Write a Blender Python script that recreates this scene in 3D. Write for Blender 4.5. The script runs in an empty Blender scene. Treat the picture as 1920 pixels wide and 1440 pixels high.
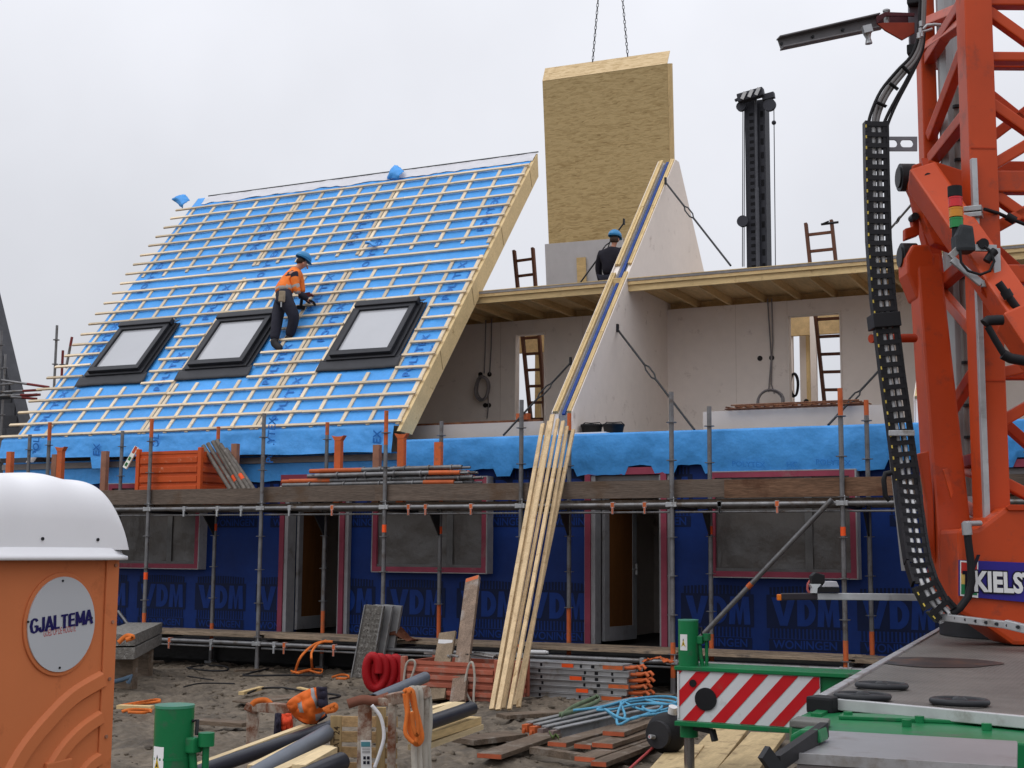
import bpy, bmesh, math, random
from mathutils import Vector, Matrix, noise
random.seed(7)
S = bpy.context.scene
COL = S.collection

# ------------------------------------------------------------------ camera
F, YAW, PITCH, ROLL, H = 2562.86, 0.4562182, 0.12187283, 0.00733821, 1.8
_f = Vector((-math.sin(YAW)*math.cos(PITCH), math.cos(YAW)*math.cos(PITCH), math.sin(PITCH)))
_r = Vector((math.cos(YAW), math.sin(YAW), 0)); _u = _r.cross(_f)
_r2 = _r*math.cos(ROLL) + _u*math.sin(ROLL); _u2 = -_r*math.sin(ROLL) + _u*math.cos(ROLL)
cam = bpy.data.objects.new('camera', bpy.data.cameras.new('camera'))
COL.objects.link(cam)
m3 = Matrix((_r2, _u2, -_f)).transposed()
cam.matrix_world = Matrix.Translation((0, 0, H)) @ m3.to_4x4()
cam.data.sensor_width = 36; cam.data.lens = F/1920*36
cam.data.clip_start = .1; cam.data.clip_end = 3000
S.camera = cam

def at(px, py, **k):
    """site survey: where the sight line through a photo point meets a plane X=, Y= or Z="""
    d = _r2*((px-960)/F) + _u2*((720-py)/F) + _f
    (a, v), = k.items(); i = 'XYZ'.index(a); c = Vector((0, 0, H))
    return c + d*((v-c[i])/d[i])

# ------------------------------------------------------------------ sky and sun (overcast)
W = bpy.data.worlds.new('World'); S.world = W; W.use_nodes = True
nt = W.node_tree; N = nt.nodes; LK = nt.links; N.clear()
wo = N.new('ShaderNodeOutputWorld'); bg = N.new('ShaderNodeBackground')
sky = N.new('ShaderNodeTexSky'); sky.sky_type = 'NISHITA'; sky.sun_disc = False
SUN_EL, SUN_AZ = math.radians(52), math.radians(205)     # azimuth clockwise from +Y: behind the photographer, to the left
sky.sun_elevation = SUN_EL; sky.sun_rotation = SUN_AZ
tc = N.new('ShaderNodeTexCoord'); sp = N.new('ShaderNodeSeparateXYZ')
rp = N.new('ShaderNodeMapRange'); rp.inputs[1].default_value = 0; rp.inputs[2].default_value = 1
rp.inputs[3].default_value = 5.8; rp.inputs[4].default_value = 15.5
cn = N.new('ShaderNodeTexNoise'); cn.inputs['Scale'].default_value = 3.0; cn.inputs['Detail'].default_value = 5
cr = N.new('ShaderNodeMapRange'); cr.inputs[1].default_value = .3; cr.inputs[2].default_value = .7
cr.inputs[3].default_value = .90; cr.inputs[4].default_value = 1.07
mu = N.new('ShaderNodeMath'); mu.operation = 'MULTIPLY'
hs = N.new('ShaderNodeMix'); hs.data_type = 'RGBA'; hs.blend_type = 'MULTIPLY'; hs.inputs[0].default_value = 1
hs.inputs[6].default_value = (.965, .98, 1.045, 1)
mx = N.new('ShaderNodeMix'); mx.data_type = 'RGBA'; mx.inputs[0].default_value = .96
LK.new(tc.outputs['Generated'], sp.inputs[0]); LK.new(sp.outputs['Z'], rp.inputs[0])
LK.new(tc.outputs['Generated'], cn.inputs['Vector']); LK.new(cn.outputs['Fac'], cr.inputs[0])
LK.new(rp.outputs[0], mu.inputs[0]); LK.new(cr.outputs[0], mu.inputs[1]); LK.new(mu.outputs[0], hs.inputs[7])
LK.new(sky.outputs[0], mx.inputs[6]); LK.new(hs.outputs[2], mx.inputs[7])
LK.new(mx.outputs[2], bg.inputs[0]); bg.inputs[1].default_value = .1
LK.new(bg.outputs[0], wo.inputs[0])
sl = bpy.data.lights.new('sun', 'SUN'); sl.energy = .7; sl.angle = math.radians(35); sl.color = (1, .97, .93)
so = bpy.data.objects.new('sun', sl); COL.objects.link(so)
sd = Vector((math.sin(SUN_AZ)*math.cos(SUN_EL), math.cos(SUN_AZ)*math.cos(SUN_EL), math.sin(SUN_EL)))
so.rotation_euler = sd.to_track_quat('Z', 'Y').to_euler(); so.location = (0, 0, 40)
S.view_settings.view_transform = 'Standard'; S.view_settings.look = 'None'
S.view_settings.exposure = 0; S.view_settings.gamma = 1; S.view_settings.use_curve_mapping = False
S.render.engine = 'CYCLES'; S.cycles.max_bounces = 6; S.cycles.use_denoising = True

# ------------------------------------------------------------------ materials
def s2l(c): return tuple(((x/255)/12.92 if x/255 <= .04045 else ((x/255+.055)/1.055)**2.4) for x in c)
_M = {}
def mat(name, col, rough=.6, metal=0, var=.18, nscale=5, bump=.0, bscale=40, rnd=.12, stretch=(1, 1, 1),
        dirt=None, damt=.5, dscale=2.5, fine=0, coat=0, spec=.2, alpha=1, detail=6):
    """colour + large variation + fine grain + wear of its own shape (dirt colour) + small relief"""
    if name in _M: return _M[name]
    m = bpy.data.materials.new(name); m.use_nodes = True; _M[name] = m
    nt = m.node_tree; N = nt.nodes; L = nt.links; b = N['Principled BSDF']
    b.inputs['Roughness'].default_value = rough; b.inputs['Metallic'].default_value = metal
    b.inputs['Coat Weight'].default_value = coat; b.inputs['Coat Roughness'].default_value = .15
    b.inputs['Specular IOR Level'].default_value = spec
    if alpha < 1: b.inputs['Alpha'].default_value = alpha
    t = N.new('ShaderNodeTexCoord'); oi = N.new('ShaderNodeObjectInfo')
    ad = N.new('ShaderNodeVectorMath'); ad.operation = 'MULTIPLY_ADD'
    cmb = N.new('ShaderNodeCombineXYZ')
    L.new(oi.outputs['Random'], cmb.inputs[0]); L.new(oi.outputs['Random'], cmb.inputs[1]); L.new(oi.outputs['Random'], cmb.inputs[2])
    L.new(cmb.outputs[0], ad.inputs[0]); ad.inputs[1].default_value = (37, 23, 51); L.new(t.outputs['Object'], ad.inputs[2])
    mp = N.new('ShaderNodeMapping'); mp.inputs['Scale'].default_value = stretch; L.new(ad.outputs[0], mp.inputs['Vector'])
    n1 = N.new('ShaderNodeTexNoise'); n1.inputs['Scale'].default_value = nscale; n1.inputs['Detail'].default_value = detail
    n1.inputs['Roughness'].default_value = .6
    L.new(mp.outputs[0], n1.inputs['Vector'])
    r1 = N.new('ShaderNodeMapRange'); r1.inputs[1].default_value = .25; r1.inputs[2].default_value = .75
    r1.inputs[3].default_value = 1-var; r1.inputs[4].default_value = 1+var; L.new(n1.outputs['Fac'], r1.inputs[0])
    r2 = N.new('ShaderNodeMapRange'); r2.inputs[3].default_value = 1-rnd; r2.inputs[4].default_value = 1+rnd
    L.new(oi.outputs['Random'], r2.inputs[0])
    m1 = N.new('ShaderNodeMath'); m1.operation = 'MULTIPLY'; L.new(r1.outputs[0], m1.inputs[0]); L.new(r2.outputs[0], m1.inputs[1])
    last = m1
    if fine:
        n3 = N.new('ShaderNodeTexNoise'); n3.inputs['Scale'].default_value = nscale*9; n3.inputs['Detail'].default_value = 3
        L.new(mp.outputs[0], n3.inputs['Vector'])
        r3 = N.new('ShaderNodeMapRange'); r3.inputs[1].default_value = .3; r3.inputs[2].default_value = .7
        r3.inputs[3].default_value = 1-fine; r3.inputs[4].default_value = 1+fine; L.new(n3.outputs['Fac'], r3.inputs[0])
        m2 = N.new('ShaderNodeMath'); m2.operation = 'MULTIPLY'; L.new(last.outputs[0], m2.inputs[0]); L.new(r3.outputs[0], m2.inputs[1]); last = m2
    mc = N.new('ShaderNodeMix'); mc.data_type = 'RGBA'; mc.blend_type = 'MULTIPLY'; mc.inputs[0].default_value = 1
    mc.inputs[6].default_value = (*col, 1); L.new(last.outputs[0], mc.inputs[7]); out = mc.outputs[2]
    if dirt:
        n4 = N.new('ShaderNodeTexNoise'); n4.inputs['Scale'].default_value = dscale; n4.inputs['Detail'].default_value = 9
        n4.inputs['Roughness'].default_value = .7
        L.new(ad.outputs[0], n4.inputs['Vector'])
        r4 = N.new('ShaderNodeMapRange'); r4.inputs[1].default_value = .62-damt*.25; r4.inputs[2].default_value = .74-damt*.2
        L.new(n4.outputs['Fac'], r4.inputs[0])
        md = N.new('ShaderNodeMix'); md.data_type = 'RGBA'; md.inputs[7].default_value = (*dirt, 1)
        L.new(r4.outputs[0], md.inputs[0]); L.new(out, md.inputs[6]); out = md.outputs[2]
    L.new(out, b.inputs['Base Color'])
    if bump:
        bp = N.new('ShaderNodeBump'); bp.inputs['Strength'].default_value = bump; bp.inputs['Distance'].default_value = .02
        nb = N.new('ShaderNodeTexNoise'); nb.inputs['Scale'].default_value = bscale; nb.inputs['Detail'].default_value = 6
        L.new(mp.outputs[0], nb.inputs['Vector']); L.new(nb.outputs['Fac'], bp.inputs['Height']); L.new(bp.outputs[0], b.inputs['Normal'])
    return m
def wood(name, col, axis, **k):
    st = {'X': (.12, 1, 1), 'Y': (1, .12, 1), 'Z': (1, 1, .12), 'YZ': (1, .2, .2)}[axis]
    d = dict(rough=.7, var=.22, nscale=9, fine=.12, stretch=st, rnd=.14, bump=.15, bscale=60); d.update(k)
    return mat(name+'_'+axis, col, **d)
PINE = (.60, .46, .27); PINE_D = (.46, .32, .16)
batten_m = wood('batten_pine', (.66, .54, .38), 'X', rnd=.22, dirt=(.34, .24, .14), damt=.12, dscale=9)
counter_m = wood('counter_pine', (.68, .57, .42), 'YZ', rnd=.2, dirt=(.34, .24, .14), damt=.12, dscale=9)
PINE = (.60, .44, .22)
pineX, pineY, pineZ = wood('pine', PINE, 'X', dirt=(.35, .22, .10), damt=.1, dscale=7), wood('pine', PINE, 'Y'), wood('pine', PINE, 'Z', dirt=(.35, .22, .10), damt=.1, dscale=7)
lath_m = wood('lath_pine', (.62, .46, .27), 'Z', dirt=(.36, .23, .11), damt=.2, dscale=8)
joist_m = wood('joist', (.60, .42, .21), 'Y')
glulam = mat('gable_laminate', (.62, .47, .25), rough=.6, nscale=3, var=.14, stretch=(1, 1, 1), fine=.08, dirt=(.30, .18, .07), damt=.08, dscale=6)
old_wood = {a: wood('old_plank', (.125, .092, .066), a, var=.35, fine=.25, dirt=(.22, .19, .16), damt=.35, dscale=4, bump=.4) for a in 'XYZ'}
toe_wood = wood('toe_board', (.115, .088, .070), 'X', var=.25, fine=.2, dirt=(.10, .062, .038), damt=.4, dscale=1.2, bump=.3)
blue_m = mat('blue_membrane', (.066, .32, .75), rough=.5, var=.14, nscale=2.5, bump=.8, bscale=7, spec=.3, rnd=.05, fine=.04)
blue_p = mat('blue_print', (.022, .155, .50), rough=.55, var=.1, rnd=.03)
blue_w = mat('underlay_back', (.58, .58, .61), rough=.5, var=.08, bump=.4, bscale=7)
navy_m = mat('navy_membrane', (.0036, .025, .148), rough=.5, var=.22, nscale=1.3, bump=.35, bscale=4, rnd=.03, fine=.05)
navy_p = mat('navy_print', (.0025, .0095, .045), rough=.55, var=.15, rnd=.03)
navy_l = mat('navy_letter', (.0042, .029, .17), rough=.5, var=.18, rnd=.03)
pink_m = mat('pink_flange', (.25, .045, .075), rough=.55, var=.2, nscale=4, dirt=(.25, .12, .12), damt=.15)
grey_fr = mat('grey_frame', (.30, .30, .31), rough=.45, var=.15, nscale=6, dirt=(.16, .14, .13), damt=.2)
film_m = mat('plastic_film', (.082, .076, .072), rough=.26, spec=.5, var=.13, nscale=2.2, bump=.6, bscale=5, detail=8)
filmL_m = mat('film_over_mullion', (.13, .13, .13), rough=.4, var=.3, nscale=3, bump=.5, bscale=6)
dark_m = mat('dark_metal', (.022, .023, .026), rough=.42, var=.25, nscale=4, bump=.05)
skyl_m = mat('skylight_cladding', (.028, .029, .034), rough=.38, metal=.2, var=.15, bump=.04)
glass_m = mat('skylight_blind', (.42, .43, .455), spec=.5, rough=.16, var=.06, nscale=.9, bump=0, coat=.6)
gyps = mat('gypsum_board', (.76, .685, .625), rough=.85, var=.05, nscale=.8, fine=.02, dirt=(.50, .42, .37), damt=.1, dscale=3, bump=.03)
gyps2 = mat('gypsum_warm', (.79, .72, .66), rough=.85, var=.05, nscale=.8, fine=.02)
insul = mat('insulation', (.20, .205, .215), rough=.9, var=.25, nscale=20, bump=.4)
insblue = mat('foil_blue', (.012, .05, .24), rough=.4, var=.3, nscale=10, bump=.4)
bitu = mat('grey_deck_edge', (.24, .225, .22), rough=.8, var=.2, nscale=10)
steel = mat('galvanised_tube', (.175, .175, .18), rough=.42, metal=.55, var=.28, nscale=7, dirt=(.11, .09, .075), damt=.35, dscale=5, bump=.08)
steel_l = mat('light_steel', (.40, .41, .42), rough=.4, metal=.5, var=.2, nscale=6, dirt=(.22, .2, .18), damt=.3, dscale=4)
orange_p = mat('orange_paint_worn', (.52, .115, .035), rough=.5, var=.25, nscale=6, dirt=(.26, .10, .05), damt=.35, dscale=6, bump=.1)
orange_t = mat('orange_marking', (.85, .10, .02), rough=.5, var=.15)
rust_m = mat('rusty_steel', (.145, .055, .028), rough=.8, var=.35, nscale=9, dirt=(.25, .12, .06), damt=.5, dscale=7, bump=.3)
ladder_m = wood('ladder_wood', (.115, .048, .028), 'Z')
rubber = mat('black_rubber', (.012, .012, .014), rough=.55, var=.2)
white_p = mat('white_plastic', (.80, .80, .82), rough=.38, var=.03, nscale=2, rnd=.02)

def osb_mat(name, c1, c2, sc=1.0, axis='X'):
    m = bpy.data.materials.new(name); m.use_nodes = True; nt = m.node_tree; N = nt.nodes; L = nt.links; b = N['Principled BSDF']
    t = N.new('ShaderNodeTexCoord'); last = None
    for i, (st, rot) in enumerate((((6, 6, 34), .15), ((9, 9, 40), -.25))):
        mp = N.new('ShaderNodeMapping'); mp.inputs['Scale'].default_value = tuple(v*sc for v in st); mp.inputs['Rotation'].default_value = (0, rot, 0)
        ds = N.new('ShaderNodeTexNoise'); ds.inputs['Scale'].default_value = 3*sc
        av = N.new('ShaderNodeVectorMath'); av.operation = 'MULTIPLY_ADD'; av.inputs[1].default_value = (.12, .12, .12)
        L.new(t.outputs['Object'], ds.inputs['Vector']); L.new(ds.outputs['Color'], av.inputs[0]); L.new(t.outputs['Object'], av.inputs[2])
        L.new(av.outputs[0], mp.inputs['Vector'])
        v = N.new('ShaderNodeTexVoronoi'); v.inputs['Scale'].default_value = 1; L.new(mp.outputs[0], v.inputs['Vector'])
        s = N.new('ShaderNodeSeparateColor'); L.new(v.outputs['Color'], s.inputs[0])
        if last is None: last = s.outputs[0]
        else:
            a = N.new('ShaderNodeMath'); a.operation = 'ADD'; L.new(last, a.inputs[0]); L.new(s.outputs[1], a.inputs[1]); last = a.outputs[0]
    n = N.new('ShaderNodeTexNoise'); n.inputs['Scale'].default_value = .9; n.inputs['Detail'].default_value = 4; L.new(t.outputs['Object'], n.inputs['Vector'])
    a = N.new('ShaderNodeMath'); a.operation = 'ADD'; L.new(last, a.inputs[0]); L.new(n.outputs['Fac'], a.inputs[1])
    r = N.new('ShaderNodeValToRGB'); e = r.color_ramp.elements
    e[0].position = .12; e[0].color = (c2[0]*.45, c2[1]*.4, c2[2]*.3, 1); e[1].position = .72; e[1].color = (*c1, 1)
    k = r.color_ramp.elements.new(.27); k.color = (*c2, 1)
    dv = N.new('ShaderNodeMath'); dv.operation = 'DIVIDE'; dv.inputs[1].default_value = 2.6
    L.new(a.outputs[0], dv.inputs[0]); L.new(dv.outputs[0], r.inputs[0]); L.new(r.outputs[0], b.inputs['Base Color'])
    b.inputs['Roughness'].default_value = .7
    bp = N.new('ShaderNodeBump'); bp.inputs['Strength'].default_value = .3; bp.inputs['Distance'].default_value = .01
    L.new(last, bp.inputs['Height']); L.new(bp.outputs[0], b.inputs['Normal'])
    return m
osb_m = osb_mat('osb_board', (.55, .415, .205), (.40, .285, .125))
osb_l = osb_mat('osb_board_pale', (.66, .49, .27), (.48, .33, .15))
ply_m = wood('plywood_brown', (.15, .058, .014), 'Z', var=.2)

# ------------------------------------------------------------------ mesh builder
class MB:
    def __init__(s): s.v = []; s.f = []; s.m = []; s.sm = []
    def face(s, vs, m=0, smooth=False):
        b = len(s.v); s.v += [Vector(v) for v in vs]; s.f.append(tuple(range(b, b+len(vs)))); s.m.append(m); s.sm.append(smooth)
    def idx(s, vs, fs, m=0, smooth=False):
        b = len(s.v); s.v += [Vector(v) for v in vs]
        for f in fs: s.f.append(tuple(i+b for i in f)); s.m.append(m); s.sm.append(smooth)
    def box(s, a, b, m=0):
        (x0, y0, z0), (x1, y1, z1) = a, b
        s.idx([(x0,y0,z0),(x1,y0,z0),(x1,y1,z0),(x0,y1,z0),(x0,y0,z1),(x1,y0,z1),(x1,y1,z1),(x0,y1,z1)],
              [(0,3,2,1),(4,5,6,7),(0,1,5,4),(1,2,6,5),(2,3,7,6),(3,0,4,7)], m)
        return s
    def bar(s, p, q, w, h, up=(0, 0, 1), m=0, twist=0, w2=None, h2=None):
        """rectangular bar from p to q; w across, h along up"""
        p, q = Vector(p), Vector(q); d = (q-p).normalized(); up = Vector(up)
        if abs(d.dot(up.normalized())) > .99: up = Vector((0, 1, 0)) if abs(d.y) < .9 else Vector((1, 0, 0))
        x = d.cross(up).normalized(); u = x.cross(d).normalized()
        if twist: x, u = x*math.cos(twist)+u*math.sin(twist), -x*math.sin(twist)+u*math.cos(twist)
        w2 = w if w2 is None else w2; h2 = h if h2 is None else h2
        c = []
        for pt, ww, hh in ((p, w, h), (q, w2, h2)):
            for a, b in ((-1,-1),(1,-1),(1,1),(-1,1)): c.append(pt + x*(a*ww/2) + u*(b*hh/2))
        s.idx(c, [(0,1,2,3),(7,6,5,4),(0,4,5,1),(1,5,6,2),(2,6,7,3),(3,7,4,0)], m)
        return s
    def tube(s, pts, r, n=10, m=0, cap=True, r2=None, smooth=True):
        """round tube through points, r one radius or a list"""
        pts = [Vector(p) for p in pts]; k = len(pts)
        rr = list(r) if isinstance(r, (list, tuple)) else [r]*k
        if r2 is not None: rr[-1] = r2
        prev = None; rings = []
        for i, p in enumerate(pts):
            d = (pts[min(i+1, k-1)] - pts[max(i-1, 0)])
            d = d.normalized() if d.length > 1e-9 else Vector((0, 0, 1))
            if prev is None:
                a = Vector((0, 0, 1)) if abs(d.z) < .9 else Vector((1, 0, 0)); x = d.cross(a).normalized()
            else:
                x = prev - d*prev.dot(d); x = x.normalized() if x.length > 1e-6 else d.orthogonal().normalized()
            prev = x; y = d.cross(x)
            rings.append([p + (x*math.cos(t)+y*math.sin(t))*rr[i] for t in (2*math.pi*j/n for j in range(n))])
        vs = [v for g in rings for v in g]; fs = []
        for i in range(k-1):
            for j in range(n): fs.append((i*n+j, i*n+(j+1) % n, (i+1)*n+(j+1) % n, (i+1)*n+j))
        s.idx(vs, fs, m, smooth)
        if cap: s.face(rings[0][::-1], m); s.face(rings[-1], m)
        return s
    def disc(s, c, axis, r, t, n=14, m=0):
        a = Vector(axis).normalized(); c = Vector(c); return s.tube([c-a*t/2, c+a*t/2], r, n, m, smooth=False)
    def prism(s, poly, off, m=0, mside=None):
        """planar polygon (list of 3-D points) extruded along the vector off"""
        off = Vector(off); n = len(poly); p = [Vector(a) for a in poly]
        s.face(p, m); s.face([a+off for a in p][::-1], m)
        for i in range(n):
            j = (i+1) % n; s.face([p[j], p[i], p[i]+off, p[j]+off], m if mside is None else mside)
        return s
    def grid(s, fn, nu, nv, m=0, smooth=True, thick=None):
        vs = [fn(i/nu, j/nv) for j in range(nv+1) for i in range(nu+1)]
        fs = [(j*(nu+1)+i, j*(nu+1)+i+1, (j+1)*(nu+1)+i+1, (j+1)*(nu+1)+i) for j in range(nv) for i in range(nu)]
        s.idx(vs, fs, m, smooth)
        return s
    def ball(s, c, r, nu=14, nv=8, m=0, sc=(1, 1, 1), z0=-1):
        c = Vector(c)
        def fn(u, v):
            th = math.asin(max(-1, min(1, z0)))+(math.pi/2-math.asin(max(-1, min(1, z0))))*v; a = 2*math.pi*u
            return c + Vector((r*sc[0]*math.cos(th)*math.cos(a), r*sc[1]*math.cos(th)*math.sin(a), r*sc[2]*math.sin(th)))
        return s.grid(fn, nu, nv, m)
    def lathe(s, c, prof, n=20, m=0):
        c = Vector(c)
        return s.grid(lambda u, v: c+Vector((prof[round(v*(len(prof)-1))][0]*math.cos(2*math.pi*u), prof[round(v*(len(prof)-1))][0]*math.sin(2*math.pi*u), prof[round(v*(len(prof)-1))][1])), n, len(prof)-1, m)
    def build(s, name, mats, parent=None, bevel=0, label=None, thick=0, loc=None, merge=False):
        mats = mats if isinstance(mats, (list, tuple)) else [mats]
        lo = Vector([min(v[i] for v in s.v) for i in range(3)]); hi = Vector([max(v[i] for v in s.v) for i in range(3)])
        o = Vector(loc) if loc is not None else Vector(((lo.x+hi.x)/2, (lo.y+hi.y)/2, lo.z))
        me = bpy.data.meshes.new(name); me.from_pydata([v-o for v in s.v], [], s.f)
        for x in mats: me.materials.append(x)
        me.polygons.foreach_set('material_index', s.m); me.polygons.foreach_set('use_smooth', s.sm)
        if bevel or thick or merge:
            bm = bmesh.new(); bm.from_mesh(me)
            if merge or bevel: bmesh.ops.remove_doubles(bm, verts=bm.verts, dist=1e-5)
            if bevel:
                es = [e for e in bm.edges if len(e.link_faces) == 2 and e.calc_face_angle(0) > .5]
                bmesh.ops.bevel(bm, geom=es, offset=bevel, segments=2, affect='EDGES', profile=.6, clamp_overlap=True)
            if thick: bmesh.ops.solidify(bm, geom=bm.faces[:], thickness=thick)
            bm.to_mesh(me); bm.free()
        me.update()
        return link(name, me, parent, o, label)
WL = {}
def link(name, me, parent, o, label=None):
    ob = bpy.data.objects.new(name, me); COL.objects.link(ob); WL[ob.name] = Vector(o)
    if parent is not None: ob.parent = parent; ob.location = Vector(o)-WL[parent.name]
    else: ob.location = o
    if label: ob['label'] = label
    return ob
def thing(name, label, cat, loc, group=None):
    o = bpy.data.objects.new(name, None); COL.objects.link(o); o.location = loc; WL[o.name] = Vector(loc); o.empty_display_size = .2
    return tag(o, label, cat, group)
def tag(o, label, cat, group=None):
    o['label'] = label; o['category'] = cat
    if group: o['group'] = group
    return o
def struct(o, kind='structure'): o['kind'] = kind; return o
def dup(o, d, parent=None):
    """copy of a thing or part moved by d, with its parts and sub-parts"""
    c = o.copy(); COL.objects.link(c); WL[c.name] = WL[o.name]+Vector(d)
    if parent is not None: c.parent = parent
    if c.parent is None or (o.parent is not None and c.parent is o.parent): c.location = o.location+Vector(d)
    for ch in [x for x in o.children]:
        g = ch.copy(); COL.objects.link(g); g.parent = c; WL[g.name] = WL[ch.name]+Vector(d)
        for gc in ch.children:
            k = gc.copy(); COL.objects.link(k); k.parent = g; WL[k.name] = WL[gc.name]+Vector(d)
    return c
def text_faces(txt, size, bold=0.0, spacing=1.0, align='CENTER'):
    """lettering as flat faces in the xy plane: (verts, faces)"""
    cu = bpy.data.curves.new('lettering', 'FONT'); cu.body = txt; cu.size = size; cu.offset = bold; cu.space_character = spacing
    cu.align_x = align; cu.align_y = 'CENTER'; cu.resolution_u = 3
    ob = bpy.data.objects.new('lettering', cu); COL.objects.link(ob)
    dg = bpy.context.evaluated_depsgraph_get(); me = ob.evaluated_get(dg).to_mesh()
    vs = [v.co.copy() for v in me.vertices]; fs = [tuple(p.vertices) for p in me.polygons]
    ob.evaluated_get(dg).to_mesh_clear(); bpy.data.objects.remove(ob); bpy.data.curves.remove(cu)
    return vs, fs
def put_text(mb, txt, size, o, ex, ey, bold=0, m=0, sx=1.0, spacing=1.0):
    vs, fs = text_faces(txt, size, bold, spacing); o, ex, ey = Vector(o), Vector(ex), Vector(ey)
    mb.idx([o+ex*(v.x*sx)+ey*v.y for v in vs], fs, m)
def nz(x, y, z=0, s=1.0): return noise.noise(Vector((x*s, y*s, z)))
# ================================================================== ground
mud = mat('wet_mud', (.122, .098, .072), rough=.8, var=.45, nscale=1.4, bump=1.0, bscale=14, rnd=0, fine=.28, dirt=(.058, .047, .036), damt=.45, dscale=1.6, spec=.35)
def gz(x, y):
    near = 1 if y < 17.2 else 0
    z = .06*nz(x, y, 1, .55) + .055*nz(x, y, 3, 1.9) + .075*(.5-abs(nz(x*1.5, y, 5, 3.3)))*(.6+nz(x, y, 8, .7)) + .07*max(0, nz(x, y, 9, 2.7)-.2)
    r = math.sin((x*.6+y*1.1)*2.3+3*nz(x, y, 7, .5)); z += .022*max(0, r)*near
    d = noise.noise(Vector((x*11, y*11, 2))); z += .04*d*(.6+nz(x, y, 4, .8)) - .03*abs(noise.noise(Vector((x*7, y*5, 12))))
    return z - .06
g = MB()
nx, ny = 680, 480
g.grid(lambda u, v: (lambda x, y: Vector((x, y, gz(x, y))))(-20+20*u, 6+12.5*v), nx, ny)
o = 600
for a, b, c, d in ((-o, -o, -20, o), (0, -o, o, o), (-20, -o, 0, 6), (-20, 18.5, 0, o)):
    g.face([(a, b, -.03), (c, b, -.03), (c, d, -.03), (a, d, -.03)])
struct(g.build('ground', mud, loc=(0, 0, 0)))

c_ = MB(); rs = random.Random(5)
ico = [Vector(v).normalized() for v in ((0,0,1),(.894,0,.447),(.276,.851,.447),(-.724,.526,.447),(-.724,-.526,.447),(.276,-.851,.447),(.724,.526,-.447),(-.276,.851,-.447),(-.894,0,-.447),(-.276,-.851,-.447),(.724,-.526,-.447),(0,0,-1))]
icf = [(0,1,2),(0,2,3),(0,3,4),(0,4,5),(0,5,1),(1,6,2),(2,7,3),(3,8,4),(4,9,5),(5,10,1),(6,7,2),(7,8,3),(8,9,4),(9,10,5),(10,6,1),(11,7,6),(11,8,7),(11,9,8),(11,10,9),(11,6,10)]
for k in range(5200):
    x, y = rs.uniform(-17, -2.6), 9.5+8*rs.random()**.8
    if x < -3.2-(y-9)*.0 and nz(x, y, 3, .6)+.35*nz(x, y, 5, 2.1) < rs.uniform(-.5, .35): continue
    r = .012+.035*rs.random()**2.2; z = gz(x, y)
    c_.idx([Vector((x+v.x*r*rs.uniform(.7, 1.5), y+v.y*r*rs.uniform(.7, 1.4), z+v.z*r*rs.uniform(.45, .9))) for v in ico], icf, 0, True)
struct(c_.build('mud_clods', mud, loc=(0, 0, 0)), 'stuff')

# ================================================================== house row
YF = 18.33
hs_ = thing('timber_house', 'row of half built timber houses wrapped in blue membrane, roof battened on one side', 'house', (-9, 18.4, 0))
XL, XR = -19.3, 4.0
WIN = [(-16.63, -14.65), (-11.28, -9.31), (-5.86, -3.87), (-.45, 1.5)]
DOOR = [(-13.0, -11.94), (-7.67, -6.6), (-2.25, -1.18)]
OPEN = sorted([(a, b, 1.48, 2.90) for a, b in WIN] + [(a, b, .49, 2.90) for a, b in DOOR])
# --- front wall (sheet with real openings)
w = MB(); x = XL
for a, b, z0, z1 in OPEN:
    w.box((x, YF, .46), (a, YF+.3, 3.3))
    w.box((a, YF+.002, z1), (b, YF+.3, 3.298))
    if z0 > .6: w.box((a, YF+.002, .462), (b, YF+.3, z0))
    x = b
w.box((x, YF, .46), (XR, YF+.3, 3.3))
front = w.build('front_wall', navy_m, hs_)
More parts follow.
